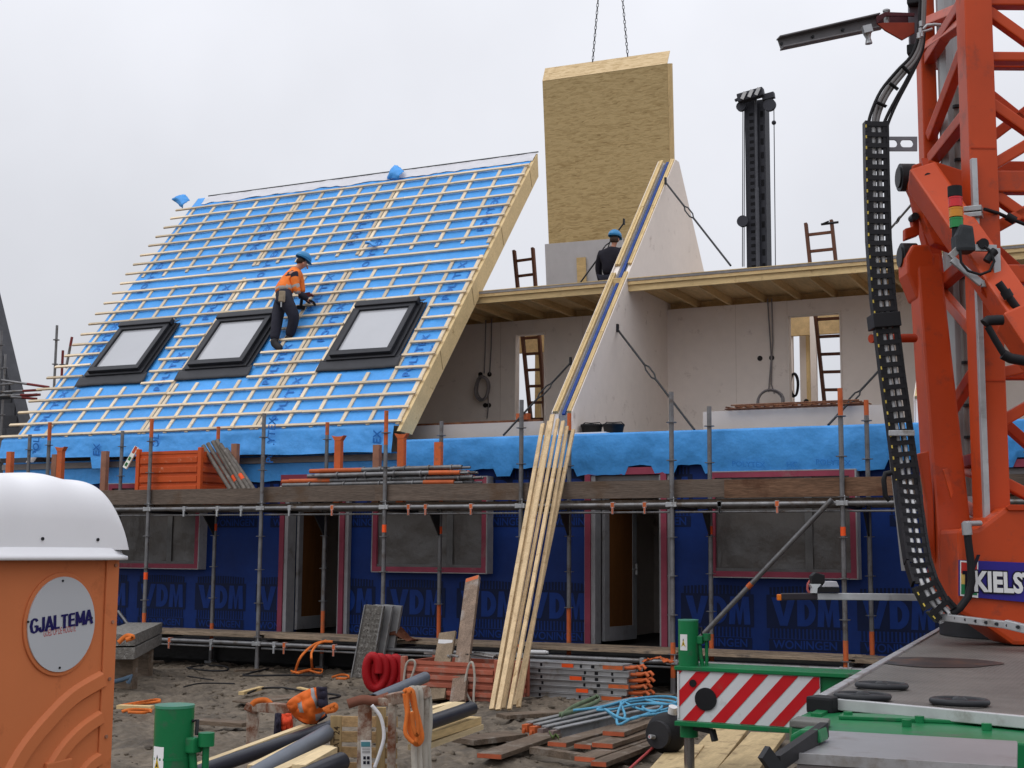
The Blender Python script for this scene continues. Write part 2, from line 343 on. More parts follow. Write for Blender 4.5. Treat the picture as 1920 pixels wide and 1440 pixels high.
# --- printed marks on the membrane
def logo(cx, z, name='printed_mark'):
    L = MB(); y = YF-.004; ww = .98; b = .026
    def q(x0, x1, z0, z1, dy=0, m=0): L.face([(x0, y-dy, z0), (x1, y-dy, z0), (x1, y-dy, z1), (x0, y-dy, z1)], m)
    n = 19
    for i in range(n):                                   # combs over and under the word
        xx = cx-ww/2+.03+i*(ww-.06)/(n-1)
        h = .10+.02*math.sin(i*math.pi/(n-1))
        q(xx-b*.62, xx+b*.62, z+.745, z+.745+h); q(xx-b*.5, xx+b*.5, z+.17, z+.30)
    q(cx-ww/2-.03, cx+ww/2+.03, z+.30, z+.745)
    q(cx-ww/2, cx+ww/2, z+.01, z+.16)
    h0, h1 = z+.335, z+.71
    def poly(pts): L.face([(cx+a, y-.004, h0+(h1-h0)*b_) for a, b_ in pts], 1)
    poly([(-.45, 1), (-.345, 1), (-.285, .32), (-.225, 1), (-.12, 1), (-.235, 0), (-.335, 0)])
    arc = [(.0+.15*math.sin(t), .5+.5*math.cos(t)) for t in [math.pi*i/12 for i in range(13)]]; arc2 = [(.0+.06*math.sin(t), .5+.27*math.cos(t)) for t in [math.pi*i/12 for i in range(13)]]
    poly([(-.10, 1), (-.10, 0), (-.0005, 0), (-.0005, 1)])
    for i in range(12): poly([arc[i], arc[i+1], arc2[i+1], arc2[i]])
    poly([(.17, 0), (.19, 1), (.275, 1), (.32, .45), (.365, 1), (.45, 1), (.47, 0), (.385, 0), (.372, .6), (.335, 0), (.305, 0), (.268, .6), (.255, 0)])
    put_text(L, 'WONINGEN', .155, (cx, y-.004, z+.082), (1, 0, 0), (0, 0, 1), .003, 1, .98)
    lo, hi = XL, XR
    me = None
    for a, c, z0, z1 in OPEN:                            # cut away where an opening stands
        if z1 > z+.05 and z0 < z+.85:
            a -= .02; c += .02
            if a < cx < c and (cx-a) > .3 and (c-cx) > .3: return
            if cx <= (a+c)/2 and a < hi: hi = min(hi, a)
            if cx > (a+c)/2 and c > lo: lo = max(lo, c)
    ob = L.build(name, [navy_p, navy_l], front); bm = bmesh.new(); bm.from_mesh(ob.data); off = WL[ob.name]
    for px, nn in ((lo, (-1, 0, 0)), (hi, (1, 0, 0))):
        bmesh.ops.bisect_plane(bm, geom=bm.verts[:]+bm.edges[:]+bm.faces[:], plane_co=Vector((px-off.x, 0, 0)), plane_no=nn, clear_outer=True)
    bm.to_mesh(ob.data); bm.free()
    if not ob.data.polygons: bpy.data.objects.remove(ob)
for k in range(-3, 15):
    logo(-15.55+1.235*k-(.02*k if k > 5 else 0), .50); logo(-15.33+1.235*k, 2.15)
# --- windows: grey frame, pink flange, film over the opening
def window(a, b, z0=1.48, z1=2.90):
    f = MB(); y = YF-.20
    for p, q in (((a-.014, y, z0-.014), (b+.02, YF+.02, z0)), ((a-.014, y, z1), (b+.02, YF+.02, z1+.014)),
                 ((a-.014, y, z0), (a, YF+.02, z1)), ((b, y, z0), (b+.02, YF+.02, z1))): f.box(p, q)
    wn = f.build('window', grey_fr, hs_, bevel=.004)
    f = MB(); t = .075; y = YF-.198
    for p, q in (((a, y, z0), (b, YF+.05, z0+t)), ((a, y, z1-t), (b, YF+.05, z1)), ((a, y, z0+t), (a+t, YF+.05, z1-t)), ((b-t, y, z0+t), (b, YF+.05, z1-t))): f.box(p, q)
    f.build('flange', pink_m, wn)
    f = MB(); xm = a+(b-a)*.66
    f.grid(lambda u, v: Vector((a+t+(b-a-2*t)*u, YF-.155+.012*nz(u*6+a, v*4, 1)+.01*nz(u*20, v*3+a, 2), z0+t+(z1-z0-2*t)*v)), 40, 26)
    f.build('film', film_m, wn)
    f = MB(); f.box((xm, YF-.180, z0+t), (xm+.10, YF-.173, z1-t)); f.box((a+t, YF-.181, z0+t), (b-t, YF-.175, z0+t+.04))
    f.build('mullion', filmL_m, wn)
for a, b in WIN: window(a, b)
# --- doors
def door(a, b, ang):
    f = MB(); y = YF-.12
    for p, q in (((a-.085, y, .49), (a, YF+.02, 2.9)), ((b, y, .49), (b+.085, YF+.02, 2.9)), ((a-.085, y, 2.9), (b+.085, YF+.02, 3.0))): f.box(p, q)
    dr = f.build('door', pink_m, hs_)
    f = MB()
    f.box((a+.003, YF-.1, .5), (a+.07, YF+.12, 2.89)); f.box((b-.03, YF-.1, .5), (b-.003, YF+.12, 2.89)); f.box((a+.07, YF-.02, 2.82), (b-.03, YF+.12, 2.89))
    f.box((b+.087, YF-.09, .5), (b+.15, YF-.004, 2.9)); f.box((a-.12, YF-.05, .5), (a-.087, YF-.004, 2.9))
    f.build('jamb', grey_fr, dr, bevel=.003)
    d = Vector((math.cos(ang), math.sin(ang), 0)); n = Vector((d.y, -d.x, 0)); o = Vector((a+.08, YF+.13, .53)); wd = .9; t = .045; ht = 2.26
    f = MB(); Z = Vector((0, 0, 1))
    def slab(u0, u1, z0, z1, w0, w1): f.prism([o+d*u0+Z*z0+n*w0, o+d*u1+Z*z0+n*w0, o+d*u1+Z*z1+n*w0, o+d*u0+Z*z1+n*w0], n*(w1-w0))
    slab(0, .13, 0, ht, 0, t); slab(wd-.11, wd, 0, ht, 0, t); slab(.13, wd-.11, 0, .2, 0, t); slab(.13, wd-.11, ht-.12, ht, 0, t)
    f.build('leaf_frame', grey_fr, dr, bevel=.004)
    f = MB(); slab(.13, wd-.11, .2, ht-.12, .01, t-.012); f.build('leaf_panel', ply_m, dr)
    f = MB(); c = o+d*(wd-.06)+Z*1.02+n*(t+.03); f.bar(c-Z*.08, c+Z*.08, .03, .012); f.bar(c, c-d*.11, .018, .018); f.build('handle', steel_l, dr)
for (a, b), g_ in zip(DOOR, (math.radians(95), math.radians(80), math.radians(75))): door(a, b, g_)
# --- shell that closes the ground floor: slabs, back wall, ends, dark linings
conc = mat('dark_plinth', (.03, .029, .028), rough=.7, var=.3, nscale=3, bump=.3, bscale=12)
floor_m = mat('screed', (.16, .15, .14), rough=.9)
s_ = MB().box((XL, YF+.001, -.1), (XR, 28.2, .455)); s_.build('plinth', conc, hs_)
s_ = MB().box((XL, YF-.35, .03), (XR, YF-.12, .36)); s_.build('foundation_beam', mat('black_foil', (.010, .010, .011), rough=.35, var=.3, nscale=3, bump=.5, bscale=5), hs_)
s_ = MB().box((XL, YF+.31, 3.02), (XR, 28.2, 3.30)); s_.build('attic_floor', floor_m, hs_)
s_ = MB().box((XL, 28.0, .46), (XR, 28.2, 3.01)); s_.build('rear_wall', navy_m, hs_)
for xx in (XL, -13.75, -8.3, -2.85, XR-.2): MB().box((xx, YF+.32, .46), (xx+.2, 27.98, 3.015)).build('dividing_wall', gyps, hs_)
# inner lining, brownish dark rooms
MB().box((XL+.22, 22.0, .46), (XR-.22, 22.1, 3.0)).build('inner_wall', gyps, hs_)

# --- roof of the finished part
E0, R0 = Vector((0, 18.16, 3.72)), Vector((0, 23.03, 9.36))
SL = (R0-E0).length; ud = (R0-E0)/SL; un = Vector((0, -ud.z, ud.y))
GX = -10.79; LX = -18.95
def RP(x, s, h=0.0): return Vector((x, 0, 0))+E0+ud*s+un*h
def roof_at(px, py):
    d = _r2*((px-960)/F) + _u2*((720-py)/F) + _f; c = Vector((0, 0, H))
    t = (E0-c).dot(un)/d.dot(un); p = c+d*t
    return p.x, (p-E0).dot(ud)
r = MB()   # structural box, laminated edge towards the open gable
T = .29
q = [RP(LX, .0, -.002), RP(LX, SL, -.002), Vector((LX, R0.y+.03, R0.z-.42)), RP(LX, .12, -T)]
r.prism(q, (GX-LX-.06, 0, 0), 0)
roof = r.build('roof', osb_m, hs_)
r = MB()
q = [RP(GX-.06, -.12, .0), RP(GX-.06, SL, .0), Vector((GX-.06, R0.y+.04, R0.z-.44)), RP(GX-.06, .1, -T-.01)]
r.prism(q, (.06, 0, 0), 0); r.build('verge_board', glulam, roof)
for i, sj in enumerate((1.75, 3.4, 5.1, 6.9)):    # butt joints of the verge board
    r = MB(); a = RP(GX+.002, sj, -.01); b = RP(GX+.002, sj-.16, -T+.01)
    r.bar(a, b, .004, .008, up=(1, 0, 0)); r.build('board_joint', mat('joint_gap', (.16, .09, .04)), roof)
def memb(u, v):
    x = LX+.02+(GX-LX-.09)*u; s = SL*v
    a = .014*nz(x*2.2, s*1.2, 3)+.010*nz(x*7, s*3, 9)+.006*nz(x*3, s*14, 4)
    if 3.75 < s < 4.75: a += .02*max(0, nz(x*1.6, s*4.5, 11))*(1-abs(s-4.25)*2)*2
    return RP(x, s, .002+min(.019, abs(a)*.9) if not 3.75 < s < 4.75 else .004+abs(a)*.9)
r = MB(); r.grid(memb, 200, 130); r.build('membrane', blue_m, roof)
SEAM = [LX+.12, at(268, 812, Y=18.2).x, at(479, 803, Y=18.2).x, GX-.05]
SKY = []
for tl, tr, bl, br in (((228, 618), (330, 612), (163, 716), (278, 703)), ((413, 604), (513, 597), (355, 700), (478, 686)), ((665, 585), (790, 575), (617, 688), (752, 672))):
    P = [roof_at(*p) for p in (tl, tr, bl, br)]
    SKY.append((min(P[0][0], P[2][0])*.5+max(P[0][0], P[2][0])*.5, (P[1][0]+P[3][0])/2, (P[2][1]+P[3][1])/2, (P[0][1]+P[1][1])/2))
sw = sum(b-a for a, b, c, d in SKY)/3; sh = sum(d-c for a, b, c, d in SKY)/3; sb = sum(c for a, b, c, d in SKY)/3
print('SKY', SKY, sw, sh, sb, 'SEAM', SEAM)
SKY = [((a+b)/2-sw/2, (a+b)/2+sw/2, sb, sb+sh) for a, b, c, d in SKY]
rows = [.06+.3165*i for i in range(23)]
def cuts(x0, x1, s, pad=.1):
    segs = [(x0, x1)]
    for a, b, c, d in SKY:
        if c-.30 < s < d+.06:
            out = []
            for p, q in segs:
                if q < a-pad or p > b+pad: out.append((p, q))
                else:
                    if p < a-pad-.05: out.append((p, a-pad+random.uniform(-.05, .02)))
                    if q > b+pad+.05: out.append((b+pad+random.uniform(0, .06), q))
            segs = out
    return segs
for i, s in enumerate(rows):
    xl = LX-.30+random.uniform(-.04, .04); j = SEAM[1]+random.choice((0, .52, 1.04, 1.56, 2.1)); j2 = SEAM[2]+random.choice((.3, .8, 1.3, -.4))
    for p, q in ((xl, j-.003), (j+.003, j2-.003), (j2+.003, GX-.02)):
        for a, b in cuts(p, q, s):
            if b-a < .12: continue
            wob = random.uniform(-.008, .008)
            MB().bar(RP(a, s+wob, .048), RP(b, s-wob*.5, .048), .046, .03, up=un).build('batten', batten_m, roof)
for k in range(3):
    x0, x1 = SEAM[k], SEAM[k+1]
    for i in range(6):
        x = x0+.046+(x1-x0-.092)*i/5+(random.uniform(-.01, .01) if 0 < i < 5 else 0)
        for s0, s1 in ((.02, 4.30+random.uniform(-.1, 0)), (4.62+random.uniform(0, .08), SL-.42)):
            segs = [(s0, s1)]
            for a, b, c, d in SKY:
                if a-.1 < x < b+.1 and s0 < c: segs = [(s0, c-.30), (d+.05, s1)]
            for a, b in segs:
                MB().bar(RP(x, a, .018), RP(x+random.uniform(-.01, .01), b, .018), .066, .026, up=un).build('counter_batten', counter_m, roof)
# lettering printed on the membrane, reading up the slope
for k in range(3):
    x0, x1 = SEAM[k], SEAM[k+1]
    for cx, ph in ((x0+.30, .3), (x1-.34, 1.2)):
        for n in range(4):
            s = ph+.45+n*1.95
            if s > SL-1.1: continue
            if any(a-.25 < cx < b+.25 and c-1.0 < s < d+.9 for a, b, c, d in SKY): continue
            for tx_, sz, dx, ds, sx_ in (('POLYTEX', .20, 0, 0, 1.15), ('HC', .12, .25, .15, 1)):
                L = MB(); put_text(L, tx_, sz, RP(cx+dx, s+ds, .0215), tuple(ud), (-1, 0, 0), .003, 0, sx_, 1.1); L.build('printed_lettering', blue_p, roof)
# white turned-over strip and the dark ridge edge
r = MB(); r.grid(lambda u, v: RP(LX+.25+(GX-LX-.27)*u, SL-.26-.05*nz(u*14, 0, 4)-.04*nz(u*40, 1, 4)+(.26+.05*nz(u*14, 0, 4))*v, .02+.014*nz(u*26, v*2, 6)+.006*v), 150, 6); r.build('ridge_strip', blue_w, roof)
r = MB(); r.bar(RP(LX+.3, SL+.012, .03), RP(GX+.02, SL+.012, .03), .02, .016, up=un); r.build('ridge_wire', dark_m, roof)
# loose flaps of membrane at the ridge
def flap(pts, name='membrane_flap'):
    f = MB(); P = [Vector(p) for p in pts]
    f.grid(lambda u, v: (P[0]*(1-u)+P[1]*u)*(1-v)+(P[3]*(1-u)+P[2]*u)*v+Vector((0, -.05*math.sin(math.pi*v)*1.4, .03*math.sin(u*math.pi))) +Vector((.02*nz(u*5, v*5, 1), .03*nz(u*4, v*4, 2), .02*nz(u*6, v*6, 3))), 8, 8)
    f.build(name, blue_m, roof, thick=.004)
ry = 22.9
flap([at(322, 375, Y=ry), at(342, 392, Y=ry-.1), at(356, 376, Y=ry), at(344, 364, Y=ry+.05)])
ry = 22.85
flap([at(726, 337, Y=ry), at(748, 338, Y=ry-.1), at(758, 322, Y=ry), at(740, 309, Y=ry+.1)])
flap([at(686, 459, Y=21.3), at(700, 463, Y=21.2), at(708, 461, Y=21.25), at(688, 452, Y=21.35)])
# membrane hanging over the eave
def drape(u, v):
    x = LX-.25+(GX-LX+.1)*u; wob = .05*nz(x*1.5, 0, 21)
    if v < .25: return RP(x, .10-.32*v, .012+.006*nz(x*6, v, 5))
    t = (v-.25)/.75; b = RP(x, .02, .012)
    lowz = 3.40-.10*u + .03*nz(x*.9, 2, 22) - (.22 if -14.15 < x < -13.85 else 0) - (.2 if -17.0 < x < -16.6 else 0)
    z = b.z+(lowz-b.z)*t
    return Vector((x, b.y-.02-.07*t+.03*nz(x*3, t*2, 8)*t+wob*t*.6+.012*nz(x*9, t*5, 3), z))
r = MB(); r.grid(drape, 190, 14); dr_ = r.build('eave_drape', blue_m, roof)
for x in (-18.3, -16.9, -15.6, -13.2, -11.2):
    L = MB(); p = drape((x-(LX-.25))/(GX-LX+.1), .55); put_text(L, random.choice(('POL', 'POLYTEX', 'EX')), .2, p+Vector((0, -.03, -.02)), (.12, -.1, .96), (-1, 0, .1), .004, 0, .9); L.build('printed_lettering', blue_p, roof)
# --- skylights
def skylight(a, b, c, d):
    f = MB(); w_ = b-a; hh = d-c
    def ring(a0, b0, c0, d0, t, h0, h1, m=0):
        for p, q in (((a0, c0), (b0, c0+t)), ((a0, d0-t), (b0, d0)), ((a0, c0+t), (a0+t, d0-t)), ((b0-t, c0+t), (b0, d0-t))):
            f.prism([RP(p[0], p[1], h0), RP(q[0], p[1], h0), RP(q[0], q[1], h0), RP(p[0], q[1], h0)], un*(h1-h0), m)
    ring(a, b, c, d, .16, .03, .10)
    sk = f.build('skylight', skyl_m, hs_, bevel=.012)
    f = MB(); ring(a+.075, b-.075, c+.05, d-.075, .10, .10, .165); f.build('sash', skyl_m, sk, bevel=.01)
    f = MB(); f.prism([RP(a+.04, d-.10, .10), RP(b-.04, d-.10, .10), RP(b-.04, d+.03, .10), RP(a+.04, d+.03, .10)], un*.1); f.build('top_cover', skyl_m, sk, bevel=.015)
    f = MB(); f.prism([RP(a+.17, c+.14, .11), RP(b-.17, c+.14, .11), RP(b-.17, d-.17, .11), RP(a+.17, d-.17, .11)], un*.012); f.build('pane', glass_m, sk)
    f = MB(); f.grid(lambda u, v: RP(a-.13+(w_+.26)*u+.03*nz(u*3, v, a), c+.03-.26*v+.02*nz(u*5, 0, a), .062+.006*nz(u*9, v*3, a)-.02*v), 24, 4); f.build('apron', mat('lead_apron', (.045, .046, .052), rough=.55, var=.12, bump=.2, bscale=12), sk, thick=.006)
    for sgn, xx in ((-1, a), (1, b)):
        f = MB(); n_ = 12
        f.prism([RP(xx, c, .05), RP(xx+sgn*.07, c, .05), RP(xx+sgn*.07, d, .05), RP(xx, d, .05)], un*.02); f.build('side_flashing', skyl_m, sk)
    f = MB(); f.grid(lambda u, v: RP(a-.02+(w_+.04)*u, d+.0+.1*v, .11-.04*v+.012*nz(u*4, v, 3)), 16, 3); f.build('head_flashing', skyl_m, sk, thick=.006)
for k in SKY: skylight(*k)

# --- bright membrane folded over the front ledge of the open part, and below the eave
def ledge(u, v):
    x = GX+.02+(XR-GX-.02)*u
    if v < .2: return Vector((x, 18.9-.75*v/.2, 3.50+.006*nz(x*4, v, 1)))
    t = (v-.2)/.8; zb = 2.90+.03*nz(x*1.7, 0, 31)+.02*nz(x*6, 0, 32)
    for a, b in ((-9.7, -9.2), (-8.9, -7.9), (-7.1, -6.7), (-6.35, -5.95), (-3.45, -2.9), (-1.9, -1.4)):
        if a < x < b: zb += .12
    bulge = .03*math.sin(t*3)+.018*nz(x*2.3, t*2, 33)+.01*nz(x*8, t*4, 34)
    return Vector((x, 18.13-bulge+.08*t, 3.495+(zb-3.495)*t))
r = MB(); r.grid(ledge, 260, 20); r.build('ledge_membrane', blue_m, hs_)
r = MB(); r.grid(lambda u, v: Vector((XL+(GX-XL)*u, YF-.03-.01*nz(u*30, v*3, 3), 3.33-(.42+.03*nz(u*20, 0, 5))*v)), 110, 6); r.build('eave_membrane', blue_m, hs_)
for x in [GX+.9+1.15*k for k in range(11)]:
    for tx_, xx, zz in (('POLYTEX', x, 2.985), ('HC', x+.6, 2.97)):
        if any(a-.38 < xx < b+.38 for a, b in ((-9.7, -9.2), (-8.9, -7.9), (-7.1, -6.7), (-6.35, -5.95), (-3.45, -2.9), (-1.9, -1.4))): continue
        L = MB(); put_text(L, tx_, .10, (xx, 18.09, zz+.02*math.sin(x*9)), (1, 0, .06*math.sin(x*5)), (0, -.1, 1), .002, 0, 1.1); L.build('printed_lettering', mat('blue_print_faint', (.028, .19, .55), rough=.55, var=.2), hs_)
# fascia between drape and wall under the roof, on the left
MB().box((XL, YF-.06, 3.20), (GX-.1, YF-.032, 3.30)).build('eave_rail', wood('grey_rail', (.22, .2, .19), 'X'), hs_)

# --- upper floor deck and joists
UY = 20.72
def deck(x0, x1, y0, y1):
    MB().box((x0, y0-.05, 6.222), (x1, y1, 6.262)).build('deck_edge', bitu, hs_)
    MB().box((x0, y0-.04, 6.196), (x1, y1, 6.220)).build('floor_board', joist_m, hs_)
    MB().box((x0, y0-.055, 6.262), (x1, y0-.02, 6.274)).build('edge_strip', pineX, hs_)
    MB().box((x0, y0-.045, 6.165), (x1, y0+.03, 6.194)).build('edge_beam', pineX, hs_)
    MB().box((x0, y0-.01, 6.062), (x1, y0+.045, 6.163)).build('edge_beam', pineX, hs_)
XD = -8.36
for x0, x1 in ((LX+.4, XD), (-8.045, 3.5)):
    deck(x0, x1, UY, 22.85)
    n = int((x1-x0)/.6)
    for k in range(n):
        xj = x1-.35-.6*k if x1 < 0 else x0+.52+.6*k
        if xj < LX+.5: continue
        MB().box((xj, UY+.047, 6.068), (xj+.045, 22.77, 6.194)).build('joist', joist_m, hs_)
MB().box((LX+.4, 24.4, 6.1), (3.5, 25.6, 6.26)).build('floor_board', joist_m, hs_)
MB().box((-8.345, UY-.09, 5.97), (-8.06, UY+.25, 6.285)).build('beam_end', pineX, hs_, bevel=.006)
# --- partition with two door openings, attic
dl = (at(966, 628, Y=22.6).x, at(1023, 625, Y=22.6).x); drr = (at(1476, 584, Y=22.6).x, at(1576, 580, Y=22.6).x)
zt = 5.81
w = MB(); x = LX+.3
for a, b in (dl, drr, (at(2030, 560, Y=22.6).x, at(2120, 560, Y=22.6).x)):
    w.box((x, 22.6, 3.3), (a, 22.74, 6.062)); w.box((a, 22.601, zt), (b, 22.74, 6.062)); x = b
w.box((x, 22.6, 3.3), (3.6, 22.74, 6.062))
part = w.build('partition', gyps, hs_)
for xs in (at(1092, 700, Y=22.6).x, at(938, 700, Y=22.6).x, at(1475, 560, Y=22.6).x, at(1380, 700, Y=22.6).x):   # board joints
    MB().box((xs, 22.597, 3.3), (xs+.006, 22.60, 6.06)).build('board_joint', mat('joint_grey', (.60, .525, .46), rough=.9), part)
for a, b in (dl, drr):   # timber lining in the openings
    f = MB(); f.box((a-.004, 22.58, 3.3), (a+.02, 22.745, zt)); f.box((b-.02, 22.58, 3.3), (b+.004, 22.745, zt)); f.box((a+.02, 22.58, zt-.02), (b-.02, 22.745, zt+.003)); f.build('opening_lining', gyps2, part)
# rooms behind: stud edges and boards seen through the openings
for px0, px1, yy, mm in ((1500, 1512, 24.6, gyps2), (1512, 1519, 24.55, pineZ), (1520, 1531, 24.2, gyps), (1479, 1487, 24.3, gyps2), (1003, 1012, 24.3, pineZ), (1012, 1030, 24.5, gyps)):
    a, b = at(px0, 700, Y=yy).x, at(px1, 700, Y=yy).x
    MB().box((a, yy, 3.3), (b, yy+.08, 6.08)).build('stud_panel', mm, hs_)
for a, b in (dl, drr): MB().box((a-1.2, 24.25, 5.72), (b+1.0, 24.33, 6.09)).build('rear_beam', joist_m, hs_)
# --- knee walls behind the ledge
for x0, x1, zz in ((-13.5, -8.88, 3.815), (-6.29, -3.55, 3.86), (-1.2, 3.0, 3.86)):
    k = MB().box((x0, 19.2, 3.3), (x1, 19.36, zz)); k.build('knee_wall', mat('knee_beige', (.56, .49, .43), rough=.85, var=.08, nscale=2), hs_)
MB().box((-11.2, 19.22, 3.815), (-8.95, 19.34, 3.85)).build('sole_plate', rust_m, hs_)
MB().box((-9.35, 19.2, 3.85), (-9.15, 19.32, 3.95)).build('junction_box', orange_p, hs_)
# --- party wall gables: timber, insulation, blue foil
def gable(x0):
    PY = [(18.42, 3.3), (18.42, 3.86), (23.10, 8.93), (23.30, 8.93), (27.6, 3.5), (27.6, 3.3)]
    def layer(a, b, inset, m, name):
        pts = [Vector((x0+a, y+(inset if i < 3 else -inset)*.8*(1 if i not in (0, 5) else 0), z-(inset if 0 < i < 5 else 0))) for i, (y, z) in enumerate(PY)]
        return MB().prism(pts, (b-a, 0, 0)).build(name, m, gab if name != 'party_wall' else hs_)
    ud2 = Vector((0, 23.10-18.42, 8.93-3.86)).normalized(); n2 = Vector((0, -ud2.z, ud2.y)); p0 = Vector((0, 18.42, 3.86)); LN = (Vector((0, 23.10, 8.93))-p0).length
    gab = None
    gab = layer(.085, .225, .055, insul, 'party_wall')
    layer(.0, .082, .03, gyps2, 'side_board'); layer(.228, .30, .03, gyps, 'side_board'); layer(.303, .317, .0, gyps, 'wall_lining'); layer(-.017, -.003, .0, gyps, 'wall_lining')
    for a, wd in ((.022, .038), (.064, .034), (.247, .03), (.281, .034)):
        for s0, s1 in ((0, LN*.27), (LN*.27+.006, LN*.5), (LN*.535, LN*.78), (LN*.78+.006, LN)):
            h = random.uniform(.0, .012)
            MB().bar(Vector((x0+a, 0, 0))+p0+ud2*s0+n2*(-.012+h), Vector((x0+a, 0, 0))+p0+ud2*s1+n2*(-.012+h), wd, .045, up=n2).build('edge_lath', pineZ, gab)
    b = MB(); b.bar(Vector((x0+.157, 0, 0))+p0+n2*-.055, Vector((x0+.157, 0, 0))+p0+ud2*LN+n2*-.05, .05, .03, up=n2); b.build('foil_strip', insblue, gab)
    return gab
gable(-8.362); gable(-3.12)
MB().box((LX+.4, 22.771, 6.0), (XD, 22.81, 6.194)).build('blocking', joist_m, hs_); MB().box((-8.045, 22.771, 6.0), (3.5, 22.81, 6.194)).build('blocking', joist_m, hs_)
for xx in (-13.9, -19.0): MB().prism([(xx, 18.5, 3.31), (xx, 23.05, 8.8), (xx, 23.06, 3.31)], (.2, 0, 0)).build('gable_board', gyps, hs_)
# wiring on the partition
sock = mat('socket_black', (.02, .016, .015), rough=.5)
for px, py in ((901, 702), (918, 702), (910, 760), (917, 760), (1425, 672), (1447, 671), (1512, 753)):
    p = at(px, py, Y=22.6); MB().disc(p+Vector((0, -.006, 0)), (0, 1, 0), .045, .012).build('socket_hole', sock, part)
cab_m = mat('grey_conduit', (.21, .195, .20), rough=.5)
for pts in ([(911, 600), (910, 650), (908, 700)], [(922, 598), (921, 650), (918, 702)], [(915, 735), (916, 760), (913, 785)],
            [(1439, 560), (1443, 620), (1446, 672), (1441, 735)], [(1447, 560), (1449, 640), (1447, 672), (1446, 720), (1452, 738)]):
    MB().tube([at(px, py, Y=22.575) for px, py in pts], .011, 6).build('conduit', cab_m, part)
# ================================================================== scaffold along the front
SY, IY = 17.0, 17.9
sc = thing('scaffold', 'grey tube scaffold with plank deck along the blue house front', 'scaffold', (-9, 17.0, 0))
FX = [at(x, y, Y=SY).x for x, y in ((92, 830), (278, 960), (490, 960), (721, 960), (977, 900), (1260, 960), (1580, 960))]
d_ = (FX[-1]-FX[1])/5; FX += [FX[-1]+d_, FX[-1]+2*d_]
FT = [at(x, y, Y=SY).z for x, y in ((95, 792), (287, 785), (497, 775), (726, 770), (976, 750), (1258, 735), (1574, 728))]+[3.6, 3.7]
IX = [at(x, y, Y=IY).x for x, y in ((55, 840), (229, 830), (403, 1000), (609, 1000), (825, 1000), (1067, 1000), (1332, 1000), (1630, 1000))]; IX += [IX[-1]+d_]
IT = [at(x, y, Y=IY).z for x, y in ((55, 815), (229, 808), (412, 800), (613, 792), (828, 790), (1068, 775), (1332, 762), (1625, 750))]+[3.7]
SO = (steel, orange_p, orange_t)
def standard(x, y, z0, z1, paint=0, tape=0, top_paint=0):
    m = MB(); k = [z0, z0+.25] + ([z0+.25+paint] if paint else []) + ([z1-top_paint] if top_paint else []) + [z1]
    if paint: m.tube([(x, y, z0), (x, y, z0+.25+paint)], .0315, 10, 1); m.tube([(x, y, z0+.25+paint), (x, y, z1-top_paint)], .031, 10, 0)
    else: m.tube([(x, y, z0), (x, y, z1-top_paint)], .031, 10, 0)
    if top_paint: m.tube([(x, y, z1-top_paint), (x, y, z1)], .0313, 10, 1)
    m.tube([(x, y, z1-.28), (x, y, z1+.0)], .027, 8, 0)
    z = .5+z0 % .1
    while z < z1-.08:
        m.tube([(x, y, z-.005), (x, y, z+.005)], .07, 12, 0, smooth=False); m.tube([(x, y, z-.03), (x, y, z+.03)], .03, 10, 0); z += .5
    if tape: m.tube([(x, y, tape), (x, y, tape+.11)], .033, 10, 2)
    if z0 < .1: m.box((x-.07, y-.07, z0-.03), (x+.07, y+.07, z0+.01)); m.tube([(x, y, z0), (x, y, z0+.2)], .034, 10, 0)
    m.build('standard', SO, sc)
for i, x in enumerate(FX): standard(x, SY, 0, FT[i], (0, .55, 0, .65, .3, .4, .5, .5, .5)[i], (0, 1.32, 0, 2.06, 0, 0, 2.02, 2.0, 0)[i], (.3, .3, 0, .5, 0, 0, .35, 0, 0)[i])
for i, x in enumerate(IX): standard(x, IY, .02, IT[i], (0, 0, .35, .6, .75, .75, .45, .55, .5)[i], (0, 0, 2.1, 0, 2.05, 0, 2.05, 0, 0)[i], (0, 0, .2, .2, 0, .25, 0, .2, 0)[i])
xa, xb = FX[0]-.4, FX[-1]+.3
for i in range(len(FX)-1):
    a, b = FX[i], FX[i+1]
    MB().tube([(a+.04, SY-.005, 2.42), (b-.04, SY-.005, 2.42)], .032, 10).build('ledger', steel, sc)
    MB().tube([(a+.04, SY+.03, 2.325), (b-.04, SY+.03, 2.325)], .014, 8).build('deck_rail', steel, sc)
    MB().tube([(a+.04, SY-.005, .40), (b-.04, SY-.005, .40)], .032, 10).build('ledger', steel, sc)
    MB().tube([(a+.04, SY+.05, .33), (b-.04, SY+.05, .33)], .014, 8).build('deck_rail', steel_l, sc)
for i in range(len(IX)-1):
    MB().tube([(IX[i]+.04, IY, 2.42), (IX[i+1]-.04, IY, 2.42)], .032, 10).build('ledger', steel, sc)
for i, x in enumerate(FX):
    MB().tube([(x+.03, SY+.03, 2.38), (x+.03, IY, 2.38)], .0242, 8).build('transom', dark_m, sc)
    MB().tube([(x+.03, SY+.03, .42), (x+.03, IY, .42)], .0242, 8).build('transom', steel, sc)
    for z in (2.42, .40):                       # couplers where ledgers meet the standard
        f = MB(); f.box((x-.03, SY-.05, z-.028), (x+.03, SY-.027, z+.03)); f.box((x-.075, SY-.045, z-.03), (x-.028, SY+.03, z+.035)); f.box((x+.028, SY-.045, z-.03), (x+.075, SY+.03, z+.035)); f.box((x+.03, SY-.05, z-.02), (x+.045, SY-.03, z+.10))
        f.build('coupler', steel_l, sc, bevel=.006)
for i, x in enumerate(IX):                    # bracket gussets under the deck
    MB().prism([(x-.012, IY-.03, 2.38), (x-.012, IY-.33, 2.36), (x-.012, IY-.03, 2.02)], (.024, 0, 0)).build('bracket', dark_m, sc)
